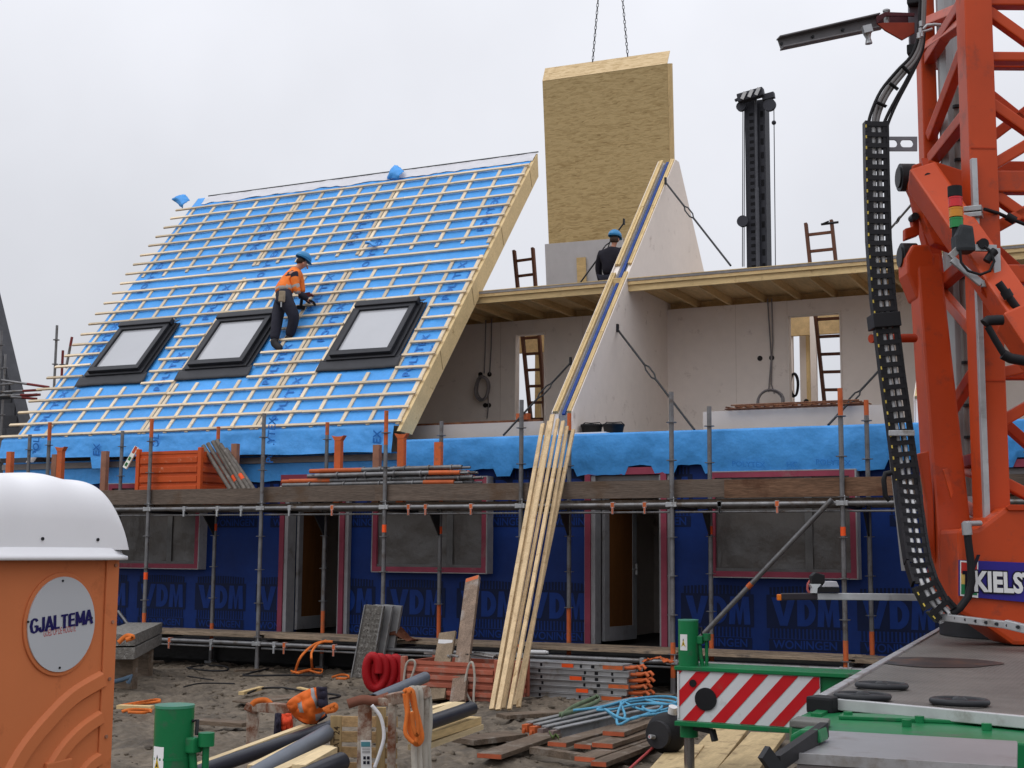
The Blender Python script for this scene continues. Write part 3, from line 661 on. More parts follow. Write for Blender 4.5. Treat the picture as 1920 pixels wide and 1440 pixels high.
# boards of the upper deck, toe boards in front, lower deck
x = xa
cutx = [at(px, 905, Y=SY).x for px in (484, 706, 985, 1363)]
toe = [xa]+cutx+[at(1700, 900, Y=SY).x, xb]
toe_r = wood('toe_board_red', (.135, .075, .045), 'X', var=.35, fine=.3, dirt=(.085, .035, .018), damt=.5, dscale=2)
for i in range(len(toe)-1):
    m = MB(); z0 = 2.50+random.uniform(-.008, .008)
    m.bar((toe[i]-.05, SY+.055+.03*(i % 2), z0+.125), (toe[i+1]+.03, SY+.055+.03*(i % 2), z0+.125+random.uniform(-.012, .012)), .03, .235)
    m.build('toe_board', toe_r if i == 4 else toe_wood, sc, bevel=.003)
for j in range(3):
    for i in range(len(FX)-1):
        a, b = FX[i]+.01, FX[i+1]-.01; y = SY+.14+.245*j
        MB().box((a, y, 2.455+.002*j), (b, y+.23, 2.495)).build('deck_plank', old_wood['X'], sc)
        MB().box((a+random.uniform(-.1, .0), y-.02, .475+.012*random.random()), (b+random.uniform(0, .1), y+.215, .52+.015*random.random())).build('deck_plank', wood('low_plank', (.27, .205, .145), 'X', var=.4, fine=.3, dirt=(.12, .10, .085), damt=.4, bump=.4), sc, bevel=.004)
for px in (348, 455, 545, 625, 768, 800, 885, 1150, 1210, 1350, 1458, 1350, 410):    # clips with orange tape
    xx = at(px, 938, Y=SY).x; m = MB(); mi = random.choice((0, 1, 1))
    m.box((xx-.028, SY-.038, 2.385), (xx+.028, SY+.03, 2.46), mi); m.box((xx-.012, SY-.046, 2.30), (xx+.016, SY-.02, 2.39), mi); m.build('clip', (steel_l, orange_p), sc, bevel=.005)
for px, yy in ((320, 1200), (398, 1207), (516, 1210), (535, 1214), (628, 1216), (1205, 1235)):
    xx = at(px, yy, Y=SY).x; m = MB(); mi = random.choice((0, 1, 1))
    m.box((xx-.028, SY-.038, .36), (xx+.028, SY+.03, .44), mi); m.box((xx-.012, SY-.05, .27), (xx+.016, SY-.03, .37), mi); m.build('clip', (steel_l, orange_p), sc, bevel=.005)
m = MB(); p, q = at(1560, 936, Y=SY-.07), at(1312, 1196, Y=SY-.07); m.tube([p, q], .032, 10); c = p.lerp(q, .6); m.tube([c, c+(q-p).normalized()*.07], .036, 10, 1)
m.build('brace', (steel, orange_p), sc)
m = MB(); m.tube([at(222, 1146, Y=SY+.3), at(256, 1192, Y=SY+.05)], .0242, 8); m.build('brace', steel, sc)

# ================================================================== props, bins and tubes on the upper deck
for px, ty, by, hd, lab in ((19, 847, 890, 0, 'short orange steel post at the far end of the deck, under the drooping eave sheet'), (104, 852, 912, 0, 'faded orange post paired with a forked post under the eave sheet'), (114, 846, 912, 1, 'orange post with a forked head, above the white cabin roof'),
                        (197, 846, 912, 0, 'slim faded orange post between forked post and spirit level'), (441, 832, 912, 0, 'orange post behind the leaning bundle of grey tubes'), (635, 826, 912, 1, 'orange post with bent head behind the stack of tubes'),
                        (707, 834, 890, 0, 'weathered greyish post behind the tube stack next to the tallest standard'), (753, 822, 909, 1, 'bright orange post with flared head right under the roof verge'), (822, 829, 890, 0, 'narrow orange post past the roof verge, in front of blue ledge')):
    y = 17.42; a = at(px, ty, Y=y); z0 = 2.50; pr = thing('deck_post', lab, 'post', (a.x, y, z0), 'orange posts standing on the scaffold deck')
    mm = mat('grey_orange_paint', (.27, .13, .085), rough=.6, var=.3) if 'grey' in lab or 'faded' in lab else orange_p
    m = MB(); m.box((a.x-.055, y-.03, z0), (a.x+.055, y-.022, a.z)); m.box((a.x-.055, y-.022, z0), (a.x-.045, y+.05, a.z)); m.box((a.x+.045, y-.022, z0), (a.x+.055, y+.05, a.z)); m.build('shaft', mm, pr)
    m = MB(); m.box((a.x-.06, y-.04, z0+.0), (a.x+.06, y+.06, z0+.02)); m.build('foot', mm, pr)
    if hd:
        m = MB(); m.prism([(a.x-.055, y-.034, a.z), (a.x+.055, y-.034, a.z), (a.x+.11, y-.034, a.z+.075), (a.x+.07, y-.034, a.z+.06), (a.x-.06, y-.034, a.z+.06), (a.x-.11, y-.034, a.z+.075)], (0, .09, 0)); m.build('head', mm, pr)
def bin_(name, lab, x0, x1, y0, y1, z0, z1, m_, nr=5, flare=.03):
    t = thing(name, lab, 'bin', ((x0+x1)/2, (y0+y1)/2, z0))
    w = .035; h = z1-z0
    m = MB()
    for a, b in (((x0, y0), (x1, y0+w)), ((x0, y1-w), (x1, y1)), ((x0, y0+w), (x0+w, y1-w)), ((x1-w, y0+w), (x1, y1-w))): m.box((a[0], a[1], z0), (b[0], b[1], z1))
    m.box((x0+w, y0+w, z0), (x1-w, y1-w, z0+.04)); m.build('body', m_, t)
    for k in range(nr):
        z = z0+.05+k*(h-.08)/nr; rh = (h-.08)/nr*.62
        m = MB(); m.prism([(x0+.05, y0-.003, z), (x1-.05, y0-.003, z), (x1-.05, y0-.028, z+rh*.2), (x1-.05, y0-.028, z+rh*.8), (x1-.05, y0-.003, z+rh), (x0+.05, y0-.003, z+rh), (x0+.05, y0-.028, z+rh*.8), (x0+.05, y0-.028, z+rh*.2)][0:2]+[(x1-.05, y0-.003, z+rh), (x0+.05, y0-.003, z+rh)], (0, -.025, 0)); m.build('rib', m_, t, bevel=.008)
        m = MB(); m.box((x1+.003, y0+.05, z), (x1+.025, y1-.05, z+rh)); m.build('rib', m_, t, bevel=.008)
    for xx, yy in ((x0, y0), (x1, y0), (x1, y1), (x0, y1)):
        m = MB(); m.box((xx-.035, yy-.035, z0), (xx+.035, yy+.035, z1+.06)); m.build('corner_post', m_, t, bevel=.01)
    m = MB(); m.box((x0+.04, y0-.012, z1-.03), (x1-.04, y0-.002, z1+.015)); m.build('rim', m_, t)
    return t
bin_orange = mat('bin_orange', (.52, .085, .02), rough=.42, var=.12, nscale=4, dirt=(.62, .30, .2), damt=.06, dscale=9, bump=.05)
a, b = at(258, 900, Y=17.12), at(374, 900, Y=17.12)
bin_('ribbed_bin', 'bright orange ribbed plastic bin standing on the scaffold deck', a.x, b.x, 17.13, 17.80, 2.50, at(300, 848, Y=17.12).z, bin_orange)
for i, (p, q) in enumerate((((381, 836), (432, 918)), ((390, 832), (443, 918)), ((399, 828), (452, 918)), ((406, 826), (459, 918)), ((414, 834), (468, 918)), ((424, 842), (476, 918)))):
    m = MB(); A, B = at(*p, Y=17.35+.05*(i % 2)), at(*q, Y=17.13+.03*(i % 3)); B = Vector((B.x, B.y, 2.51)) if B.z < 2.51 else B
    m.tube([A, B], .034, 10); c = A.lerp(B, .62+.05*(i % 3))
    if i in (2, 4): m.tube([c, c+(B-A).normalized()*.12], .036, 10, 1)
    tag(m.build('scaffold_tube', (mat('old_tube', (.13, .115, .10), rough=.6, metal=.2, var=.35, nscale=12, dirt=(.22, .2, .18), damt=.3, dscale=9), orange_t)), ('grey tube leaning on the orange bin, outermost towards the bin', 'grey tube second from the bin in the leaning bundle', 'grey tube with an orange mark, in the middle of the leaning bundle', 'plain grey tube right beside the highest end of the leaning bundle', 'grey tube with an orange mark, second last of the leaning bundle', 'grey tube leaning farthest from the orange bin')[i], 'tube', 'grey tubes leaning against the orange bin')
k = 0
for row, (z, n) in enumerate(((2.765, 5), (2.838, 4), (2.911, 4), (2.984, 3))):
    for j in range(n):
        y = 17.2+.1*j+.04*(row % 2); xa_ = at(515+random.uniform(0, 60)+12*row, 895, Y=y).x; xb_ = at(900-random.uniform(0, 50)-9*row, 885, Y=y).x
        m = MB(); zz = z+random.uniform(-.006, .006); x1 = xa_+(.75 if j < 2 and row in (1, 3) else .0)
        if x1 > xa_: m.tube([(xa_, y, zz), (x1, y, zz)], .0345, 10, 1)
        x2 = xb_-(.5 if (row+j) % 2 == 0 else .05)
        m.tube([(x1, y, zz), (x2, y, zz+.01)], .034, 10, 0); m.tube([(x2, y, zz+.01), (xb_, y, zz+.005)], .0342, 10, 1 if (row+j) % 2 == 0 else 0)
        m.tube([(xb_, y, zz), (xb_+.14, y, zz)], .018, 8, 0)
        for u in (.2, .45, .7, .93):
            xx = x1+(x2-x1)*u; m.tube([(xx-.012, y, zz), (xx+.012, y, zz)], .052, 8, 0)
        tag(m.build('scaffold_tube', (steel, orange_p)), 'grey tube with collars lying in the stack on the scaffold deck', 'tube', 'tubes stacked on the scaffold deck'); k += 1
for px in (590, 820):
    xx = at(px, 900, Y=17.4).x; tag(MB().box((xx-.05, 17.15, 2.497), (xx+.05, 17.75, 2.725)).build('bearer', old_wood['Y']), 'timber bearer under the tube stack, near its %s ends' % ('plain orange' if px < 600 else 'thin spigot'), 'timber')
# spirit level hung by the bin
sl_ = thing('spirit_level', 'white spirit level with green vials hanging next to the orange bin', 'spirit level', at(240, 875, Y=17.1))
p, q = at(257, 838, Y=17.15), at(234, 878, Y=17.08)
m = MB(); m.bar(p, q, .085, .03, up=(0, -1, 0)); m.build('body', mat('level_white', (.75, .75, .68), rough=.4, dirt=(.4, .5, .25), damt=.1), sl_, bevel=.006)
for u in (.55, .82):
    c = p.lerp(q, u); m = MB(); e = (q-p).normalized()*.03; m.bar(c-e+Vector((0, -.018, 0)), c+e+Vector((0, -.018, 0)), .045, .006, up=(0, -1, 0)); m.build('vial', mat('vial_green', (.03, .16, .04), rough=.3), sl_)
m = MB(); m.bar(p+Vector((0, -.003, 0)), p.lerp(q, .3)+Vector((0, -.003, 0)), .05, .034, up=(0, -1, 0)); m.build('grip', mat('grip_red', (.45, .06, .02)), sl_)

# buckets on the ledge
for (p0, p1, yt, yb), lab in (((1090, 1129, 797, 812), 'wide black mortar bucket on blue ledge, beside the leaning laths'), ((1131, 1170, 796, 812), 'black bucket with handle on blue ledge, farther from the laths')):
    y = 18.72; a, b = at(p0, 805, Y=y), at(p1, 805, Y=y); c = (a+b)/2; r_ = (b.x-a.x)/2; z1 = at(p0, yt, Y=y).z
    t = thing('bucket', lab, 'bucket', (c.x, y, 3.5), 'black buckets on the ledge')
    m = MB(); m.lathe((c.x, y, 0), [(r_*.78, 3.51), (r_*.95, z1-.03), (r_, z1-.03), (r_, z1), (r_*.92, z1), (r_*.72, 3.55), (0.001, 3.55)], 20); m.build('body', rubber, t)
    m = MB(); m.tube([(c.x-r_, y, z1-.01), (c.x-r_*.6, y-.02, z1+.03), (c.x, y-.03, z1+.02), (c.x+r_*.8, y-.02, z1+.025), (c.x+r_, y, z1-.01)], .008, 6); m.build('handle', rubber, t)
m = MB().box((at(1075, 805, Y=18.4).x, 18.3, 3.506), (at(1140, 805, Y=18.4).x, 18.75, 3.53)); tag(m.build('white_board', gyps2), 'flat white board lying on the blue ledge under the buckets', 'board')

# rusty mesh on the knee wall
m = MB(); a, b = at(1362, 765, Y=19.2).x, at(1620, 765, Y=19.2).x; zk = 3.865
rm_ = thing('mesh_bundle', 'rusty reinforcement mesh lying on the white knee wall', 'steel mesh', ((a+b)/2, 19.3, zk))
for k in range(4): MB().tube([(a, 19.12+.09*k, zk+.01), (b, 19.12+.09*k, zk+.02)], .012, 6).build('long_bar', rust_m, rm_)
for k in range(15):
    x = a+.03+(b-a-.06)*k/14; MB().tube([(x, 19.08, zk+.035), (x+.08, 19.44, zk+.035)], .011, 6).build('cross_bar', rust_m, rm_)
for k in range(2): MB().tube([(a+.1, 19.1+.2*k, zk+.06), (b-.05, 19.12+.2*k, zk+.065)], .012, 6).build('long_bar', rust_m, rm_)

# ================================================================== braces of the wall elements
def brace(p, q, lab, buckle=.62, r=.017):
    p, q = Vector(p), Vector(q); t = thing('wall_brace', lab, 'brace', p, 'steel braces holding the wall elements'); d = (q-p)
    L = d.length; d.normalize(); s = d.cross(Vector((0, 1, 0))).normalized()
    c = p+d*L*buckle; g = min(.22, L*.12)
    m = MB(); m.tube([p, c-d*g], r, 8); m.tube([c+d*g, q], r, 8); m.build('rod', dark_m, t)
    m = MB(); m.tube([c-d*g, c-d*g*.5+s*.035, c+d*g*.5+s*.035, c+d*g], .013, 6); m.tube([c-d*g, c-d*g*.5-s*.035, c+d*g*.5-s*.035, c+d*g], .013, 6); m.build('turnbuckle', dark_m, t)
    m = MB(); m.box(p-Vector((.016, .03, .04)), p+Vector((.016, .03, .09))); m.build('plate', dark_m, t, bevel=.006)
WX = -8.03
brace(at(1158, 618, X=WX), at(1302, 806, Y=18.7), 'thin steel brace with turnbuckle from the white party wall down to the ledge', .45)
brace(at(1248, 342, X=WX), at(1370, 498, Y=21.0), 'thin steel brace with turnbuckle from the gable top down to the upper floor', .38)
brace(at(1070, 680, Y=20.2), at(944, 816, Y=18.75), 'dark brace running from under the party wall in front of the ladder opening', .4)
brace(at(1170, 418, Y=25.75), at(1088, 530, Y=25.3), 'dark brace behind the party wall, next to the man in dark clothes', .45)
brace(at(1712, 380, X=-3.1), at(1660, 440, Y=21.6), 'dark brace crossing the sky by the black cable chain', .5)
brace(at(1648, 695, Y=19.9), at(1553, 797, Y=18.7), 'dark brace behind the black cable chain, coming down to the blue ledge', .5)
# ladders through the upper floor
def ladder(a0, a1, b0, b1, n, lab):
    """rails a (left) and b (right), top and bottom point"""
    t = thing('wooden_ladder', lab, 'ladder', a1)
    for p, q in ((a0, a1), (b0, b1)):
        MB().bar(p, q, .055, .085, up=(0, -1, 0)).build('rail', ladder_m, t, bevel=.006)
    for k in range(n):
        u = (k+.7)/n; MB().bar(Vector(a0).lerp(a1, u), Vector(b0).lerp(b1, u), .045, .05).build('rung', ladder_m, t, bevel=.005)
ly = 23.2
def ld(px, py, y): return at(px, py, Y=y)
ladder(ld(964, 470, ly+.25), ld(996, 795, ly-.35), ld(999, 465, ly+.25), ld(1023, 795, ly-.35), 11, 'brown wooden ladder rising next to the roof verge, seen through the narrower doorway')
ladder(ld(1511, 419, ly+.25), ld(1548, 775, ly-.35), ld(1559, 413, ly+.25), ld(1597, 775, ly-.35), 11, 'brown wooden ladder standing in the wider doorway, clamp on its top')
cl = MB(); c = ld(1557, 418, ly+.2); cl.tube([c-Vector((.16, 0, .01)), c+Vector((.14, 0, 0))], .022, 8); cl.tube([c-Vector((.16, 0, .01)), c-Vector((.02, .05, -.02))], .015, 8); tag(cl.build('tube_clamp', dark_m), 'dark clamp fixed across the top of the ladder over the wide doorway', 'clamp')
# coils of cable on the partition
def coil(px, py, r, n, lab, y=22.5, rr=.014, sx=1.0, m_=cab_m):
    c = at(px, py, Y=y); m = MB()
    for k in range(n):
        o = Vector((random.uniform(-.02, .02), -.02*k, random.uniform(-.02, .02))); ra = r*(1+.05*random.uniform(-1, 1))
        m.tube([c+o+Vector((ra*sx*math.cos(a), .01*math.sin(3*a), ra*math.sin(a))) for a in [2*math.pi*i/22 for i in range(23)]], rr, 6, cap=False)
    tag(m.build('cable_coil', m_), lab, 'cable coil')
coil(906, 728, .22, 5, 'coil of grey conduit hanging on the white wall beside the narrow doorway', sx=.6)
coil(1445, 752, .19, 5, 'coil of grey conduit slumped on the floor under two wires', sx=1.15, y=22.3)
coil(1490, 722, .20, 3, 'black cable loop hanging in the wide doorway', sx=.35, y=23.6, m_=rubber)

# ================================================================== hanging roof panel
hp = thing('hanging_roof_panel', 'large wood fibre roof panel hanging from crane chains above the gap', 'roof panel', at(1150, 525, Y=27.4))
TL, TR, BL, BR = at(1017, 152, Y=26.4), at(1251, 119, Y=26.4), at(1033, 560, Y=27.8), at(1275, 560, Y=27.8)
BR = TR+(BL-TL); n = (TR-TL).cross(BL-TL).normalized(); n = n if n.y < 0 else -n
m = MB(); m.prism([TL, TR, BR, BL], -n*.2); m.build('board', osb_m, hp)
t2L, t2R = at(1022, 128, Y=26.75), at(1256, 95, Y=26.75)
m = MB(); m.prism([TL+n*.004, TR+n*.004, t2R, t2L], -n*.02); m.build('bevelled_edge', osb_l, hp)
e = (TR-TL).normalized(); dn = (BL-TL).normalized()
m = MB(); m.prism([TR+e*.004-n*.0, TR+e*.05-n*.12, BR+e*.05-n*.12, BR+e*.004], -n*.08); m.build('edge_rail', pineZ, hp)
p0 = at(1041, 457, Y=27.45); m = MB(); A = TL+dn*((p0-TL).dot(dn))+e*((p0-TL).dot(e))+n*.012
m.prism([A, A+e*1.9, A+e*1.9+dn*1.6, A+dn*1.6], -n*.01); m.build('gypsum_strip', mat('gypsum_cool', (.55, .55, .58), rough=.85, var=.06), hp)
m = MB(); B = A+e*.78+dn*.36+n*.02; m.prism([B, B+e*.22, B+e*.22+dn*.7, B+dn*.7], n*.02); m.build('cleat', pineX, hp)
hook = at(1144, -260, Y=26.75)
for px, py in ((1111, 118), (1177, 106)):
    q = at(px, py, Y=26.75); m = MB(); d = hook-q; L = d.length; d.normalize(); nl = 0
    k = 0; s = .0
    while s < L:
        c = q+d*s; x = d.cross(Vector((0, 1, 0))).normalized() if k % 2 else Vector((0, 1, 0))
        m.tube([c-x*.02, c-x*.02+d*.065, c+d*.085, c+x*.02+d*.065, c+x*.02, c-d*.02, c-x*.02], .008, 5, cap=False); s += .085; k += 1
    m.build('lifting_chain', dark_m, hp)

# ================================================================== piling mast far behind
pm = thing('piling_mast', 'dark steel piling mast with pulley head standing far behind the houses', 'piling rig', at(1414, 500, Y=45)-Vector((0, 0, 11)))
mast_m = mat('mast_dark', (.035, .036, .045), rough=.55, var=.3, nscale=2); mast_l = mat('mast_side', (.075, .077, .088), rough=.5, var=.25)
Y = 45; a, b, c = at(1396, 190, Y=Y).x, at(1415, 190, Y=Y).x, at(1432, 190, Y=Y).x; zt = at(1415, 185, Y=Y).z
m = MB(); m.box((a, Y, 0), (b, Y+.7, zt)); m.box((b+.004, Y+.12, 0), (c, Y+.7, zt-.02)); m.build('mast', mast_m, pm)
m = MB(); m.tube([(b+.04, Y-.02, 0), (b+.04, Y-.02, at(0, 300, Y=Y).z if 0 else zt-3.2)], .07, 10); m.tube([(b+.04, Y-.02, zt-3.2), (b+.04, Y-.02, zt)], .05, 8); m.build('guide_rod', mast_l, pm)
hole_m = mat('mast_hole', (.008, .008, .01), rough=.8)
for k in range(26):
    z = zt-.6-k*.245
    MB().box((a+.17, Y-.012, z), (a+.31, Y+.0, z+.10)).build('slot', hole_m, pm)
    if k % 2 == 0: MB().box((b+.16, Y+.105, z-.05), (b+.26, Y+.119, z+.16)).build('slot', hole_m, pm)
m = MB(); p = at(1384, 186, Y=Y-.3); q = at(1432, 172, Y=Y-.3); m.bar(p, q, .3, .3, up=(0, -1, 0)); p2 = at(1378, 189, Y=Y-.3); m.bar(p2, p, .1, .1); m.build('head', mast_m, pm, bevel=.03)
for k in range(3):
    c_ = p.lerp(q, .28+.27*k)+Vector((0, -.2, .0)); m = MB(); m.bar(c_-Vector((.06, 0, .12)), c_+Vector((.06, 0, .12)), .12, .03, up=(0, -1, 0)); m.build('white_mark', mat('mark_white', (.5, .5, .5)), pm)
m = MB(); p = at(1430, 184, Y=Y-.2); q = at(1452, 178, Y=Y-.2); m.bar(p, q, .2, .2, up=(0, -1, 0)); m.build('pulley_arm', mast_m, pm)
for px, py, r_ in ((1443, 197, .22), (1390, 200, .17), (1393, 415, .2)): m = MB(); m.disc(at(px, py, Y=Y-.2), (0, 1, 0), r_, .14, 16); m.build('pulley', mast_m, pm)
m = MB()
for (x0, y0), (x1, y1) in (((1451, 198), (1454, 500)), ((1393, 205), (1392, 500)), ((1396, 205), (1395, 500))): m.tube([at(x0, y0, Y=Y-.2), at(x1, y1, Y=Y-.2)], .016, 6)
m.ball(at(1451, 230, Y=Y-.2), .08); m.build('rope', mast_m, pm)
# ================================================================== mobile tower crane
FH = Vector((-math.sin(YAW), math.cos(YAW), 0)); RT = Vector((math.cos(YAW), math.sin(YAW), 0)); UP = Vector((0, 0, 1))
def cp(px, py, d):
    v = _r2*((px-960)/F) + _u2*((720-py)/F) + _f; c = Vector((0, 0, H)); return c+v*(d/v.dot(FH))
cr_o = mat('crane_orange', (.48, .055, .009), rough=.42, var=.12, nscale=1.5, coat=.0, spec=.3, rnd=.06, dirt=(.27, .045, .02), damt=.3, dscale=3.5, bump=.03, bscale=6)
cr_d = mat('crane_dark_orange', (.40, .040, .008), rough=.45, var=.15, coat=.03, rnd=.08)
cr_g = mat('crane_green', (.010, .16, .055), rough=.36, var=.16, nscale=2, coat=.08, rnd=.05, dirt=(.06, .10, .07), damt=.3, dscale=5, bump=.04)
alu = mat('worn_aluminium', (.42, .42, .43), rough=.4, metal=.55, var=.2, nscale=5, dirt=(.25, .23, .21), damt=.4, dscale=6, bump=.08)
silver = mat('silver_column', (.33, .345, .35), rough=.4, metal=.35, var=.15, nscale=2, stretch=(4, 4, .3))
cc = cp(1900, 1180, 11.2)
crn = thing('mobile_crane', 'orange mobile tower crane on a green chassis with striped outrigger board', 'crane', (cc.x, cc.y, 0))
def CB(name, p, q, w, h, m=cr_o, bev=.012, up=None, **k):
    b = MB(); b.bar(p, q, w, h, up=up or FH, **k); return b.build(name, m, crn, bevel=bev)
D1, D2 = 10.3, 11.9
mw = .215
def col(x960, d): b = cp(x960, 960, d); return Vector((b.x, b.y, 1.45)), Vector((b.x, b.y, 9.5))
m1, m2 = col(1859, D1), col(1762, D2)
m3 = tuple(v+RT*1.55 for v in m1); m4 = tuple(v+RT*1.55 for v in m2)
for a, b in (m1, m3): CB('mast_column', a, b, mw, mw)
CB('mast_column', m2[0], m2[1], .135, .16, cr_o); CB('mast_column', m4[0], m4[1], .2, .2, cr_o)
def zat(y, x, d): return cp(x, y, d).z
def onc(c, z): return Vector((c[0].x, c[0].y, z))
# front face rails and diagonals (between the near column and the one out of the frame)
for y, hh in ((3, .10), (110, .075), (343, .17), (515, .14), (1000, .14)):
    z = zat(y, 1870, D1); CB('mast_rail', onc(m1, z)+RT*mw*.5, onc(m3, z)-RT*mw*.5, .12, hh, up=UP)
def diag(c1, z1, c2, z2, w=.085, h=.085, m=cr_o, o=0): 
    a, b = onc(c1, z1), onc(c2, z2); d = (b-a); d.z = 0; d.normalize(); CB('mast_diagonal', a+d*mw*.47, b-d*mw*.47, w, h, m)
zz = lambda y: zat(y, 1868, D1)
for ya, yb in ((22, 260), (195, 430), (310, 120), (365, 600), (428, 250), (600, 840), (700, 620), (790, 600), (905, 1080)):
    diag(m1, zz(ya), m3, zz(yb))
# side face towards the camera's left
for (xa_, ya), (xb_, yb) in (((1812, 24), (1735, 96)), ((1812, 52), (1745, 262)), ((1762, 0), (1738, 50)), ((1827, 634), (1754, 540)), ((1832, 672), (1783, 806)), ((1838, 972), (1800, 925)), ((1838, 892), (1800, 870))):
    diag(m1, zat(ya, xa_, D1), m2, zat(yb, xb_, D2), .085, .085)
for y in (118, 305, 545, 880): z = zat(y, 1760, D2); CB('mast_rail', onc(m1, z)-RT*0+FH*mw*.5, onc(m2, z)-FH*.1, .10, .10, cr_d, up=UP)
# rear face
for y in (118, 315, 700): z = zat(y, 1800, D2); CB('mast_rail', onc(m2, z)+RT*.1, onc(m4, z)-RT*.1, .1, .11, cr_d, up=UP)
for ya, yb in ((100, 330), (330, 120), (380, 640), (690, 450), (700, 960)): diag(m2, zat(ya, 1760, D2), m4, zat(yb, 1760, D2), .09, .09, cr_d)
# silver inner column with rails
a, b = cp(1803, 930, 11.65), cp(1803, 930, 11.65); a.z, b.z = 1.7, 9.9
m = MB(); m.tube([a, b], .085, 8, smooth=False); m.build('inner_column', silver, crn)
m = MB(); m.bar(a+RT*.1+FH*.1, b+RT*.1+FH*.1, .035, .06, up=FH); m.build('guide_rail', steel_l, crn)
m = MB(); m.tube([cp(1819, 930, 11.5), cp(1797, 340, 11.5), cp(1792, 165, 11.5)], .026, 8); m.build('hose', mat('grey_hose', (.16, .15, .14), rough=.5), crn)
for y in (200, 235, 262, 300, 330, 520, 600, 680, 760, 820, 870): m = MB(); c = cp(1792+(y-165)*.0353, y, 11.48); m.tube([c-UP*.012, c+UP*.012], .034, 8); m.build('hose_clip', rubber, crn)
# knee plates and folding leg
def plate(name, pts, d, t, m=cr_o, bev=.012):
    b = MB(); b.prism([cp(x, y, d) for x, y in pts], FH*t); return b.build(name, m, crn, bevel=bev)
plate('knee_plate', [(1712, 309), (1744, 299), (1815, 322), (1822, 378), (1805, 408), (1792, 470), (1752, 455), (1730, 400), (1704, 345)], 10.85, .14)
plate('knee_plate', [(1705, 330), (1712, 312), (1740, 306), (1760, 420), (1772, 520), (1745, 560), (1740, 470), (1716, 380)], 11.35, .14, cr_d)
m = MB(); p, q = cp(1727, 330, 10.55), cp(1945, 645, 9.55); m.bar(p, q, .22, .24, up=FH); m.build('stay_arm', cr_o, crn, bevel=.02)
m = MB(); m.bar(cp(1905, 590, 9.6), cp(1990, 715, 9.4), .27, .29, up=FH); m.build('stay_sleeve', cr_o, crn, bevel=.02)
plate('arm_rib', [(1838, 520), (1870, 520), (1872, 545), (1858, 566), (1840, 548)], 9.85, .02, cr_d, .004)
m = MB(); m.bar(cp(1733, 484, 11.0), cp(1786, 1100, 10.55), .20, .24, up=FH, w2=.275, h2=.34); m.build('folding_leg', cr_o, crn, bevel=.02)
plate('leg_head', [(1701, 512), (1700, 480), (1712, 458), (1742, 458), (1752, 480), (1760, 560), (1720, 560)], 10.86, .26, cr_o, .02)
plate('leg_web', [(1722, 850), (1742, 845), (1750, 930), (1756, 1060), (1740, 1025), (1738, 940)], 10.5, .06, cr_o)
plate('leg_web', [(1768, 880), (1777, 878), (1788, 925), (1784, 935)], 10.36, .03, cr_o, .004)
for (x, y), d in (((1703, 328), 10.9), ((1706, 478), 10.95)):
    m = MB(); c = cp(x, y, d); m.tube([c-RT*.05+FH*.08, c+RT*.07+FH*.08], .115, 18); m.tube([c-RT*.065+FH*.08, c-RT*.05+FH*.08], .085, 16); m.build('pivot_cap', dark_m, crn)
plate('hook_lug', [(1697, 450), (1697, 428), (1712, 424), (1709, 408), (1714, 400), (1724, 402), (1724, 440)], 11.0, .08, cr_d)
m = MB(); c = cp(1713, 408, 10.98); m.disc(c, FH, .032, .1, 12); m.build('lug_pin', dark_m, crn)
for x, y in ((1738, 333), (1773, 381)):
    m = MB(); m.disc(cp(x, y, 10.42), FH, .03, .07, 10); m.build('valve_knob', rubber, crn)
m = MB(); m.tube([cp(1741, 336, 10.44), cp(1771, 377, 10.44)], .012, 6); m.build('pipe', cr_o, crn)
m = MB(); m.bar(cp(1733, 298, 10.5), cp(1741, 336, 10.42), .05, .02, up=FH); m.build('pipe_plate', cr_d, crn)
for zc in (3.1, 4.9, 6.3):
    c = onc(m1, zc)-FH*(mw*.5+.002); m = MB(); m.bar(c-RT*mw*.46, c+RT*mw*.46, .012, .006, up=FH); m.build('weld_seam', cr_d, crn)
# cable channel along the near column
m = MB(); c0, c1 = cp(1825, 298, 10.15), cp(1850, 975, 10.15); m.bar(c0, c1, .042, .05, up=FH); m.build('cable_channel', steel_l, crn, bevel=.004)
m = MB(); c = cp(1834, 392, 10.12); m.box(c-Vector((.10, .05, .02)), c+Vector((.03, .05, .02))); m.box(c-Vector((.10, .05, .065)), c+Vector((.03, .05, -.03))); m.build('channel_clamp', steel_l, crn, bevel=.004)
m = MB(); m.tube([cp(1846, 392, 10.1), cp(1872, 400, 10.2), cp(1890, 408, 10.2), cp(1925, 422, 10.2)], .014, 6); m.tube([cp(1888, 405, 10.18), cp(1903, 414, 10.18)], .035, 8); m.build('cable', rubber, crn)
# signal tower and bag on a bracket
sg = MB(); d = 9.85; 
seg = [((1790, 350), (1791, 370), 0, .052), ((1791, 370), (1792, 389), 1, .05), ((1792, 390), (1793, 408), 2, .05), ((1793, 409), (1795, 428), 3, .049), ((1795, 428), (1796, 446), 0, .04)]
mats = [rubber, mat('lamp_red', (.55, .015, .02), rough=.2, coat=.5), mat('lamp_amber', (.62, .24, .01), rough=.2, coat=.5), mat('lamp_green', (.01, .22, .05), rough=.2, coat=.5)]
lamp = None
for (x0, y0), (x1, y1), mi, r in seg:
    m = MB(); m.tube([cp(x0, y0, d), cp(x0, y0, d)-UP*(cp(x0, y0, d).z-cp(x1, y1, d).z-.003)], r, 18); 
    if mi: m.tube([cp(x0, y0, d)-UP*.002, cp(x0, y0, d)-UP*.012], r*1.04, 18)
    m.build('signal_lamp', mats[mi], crn)
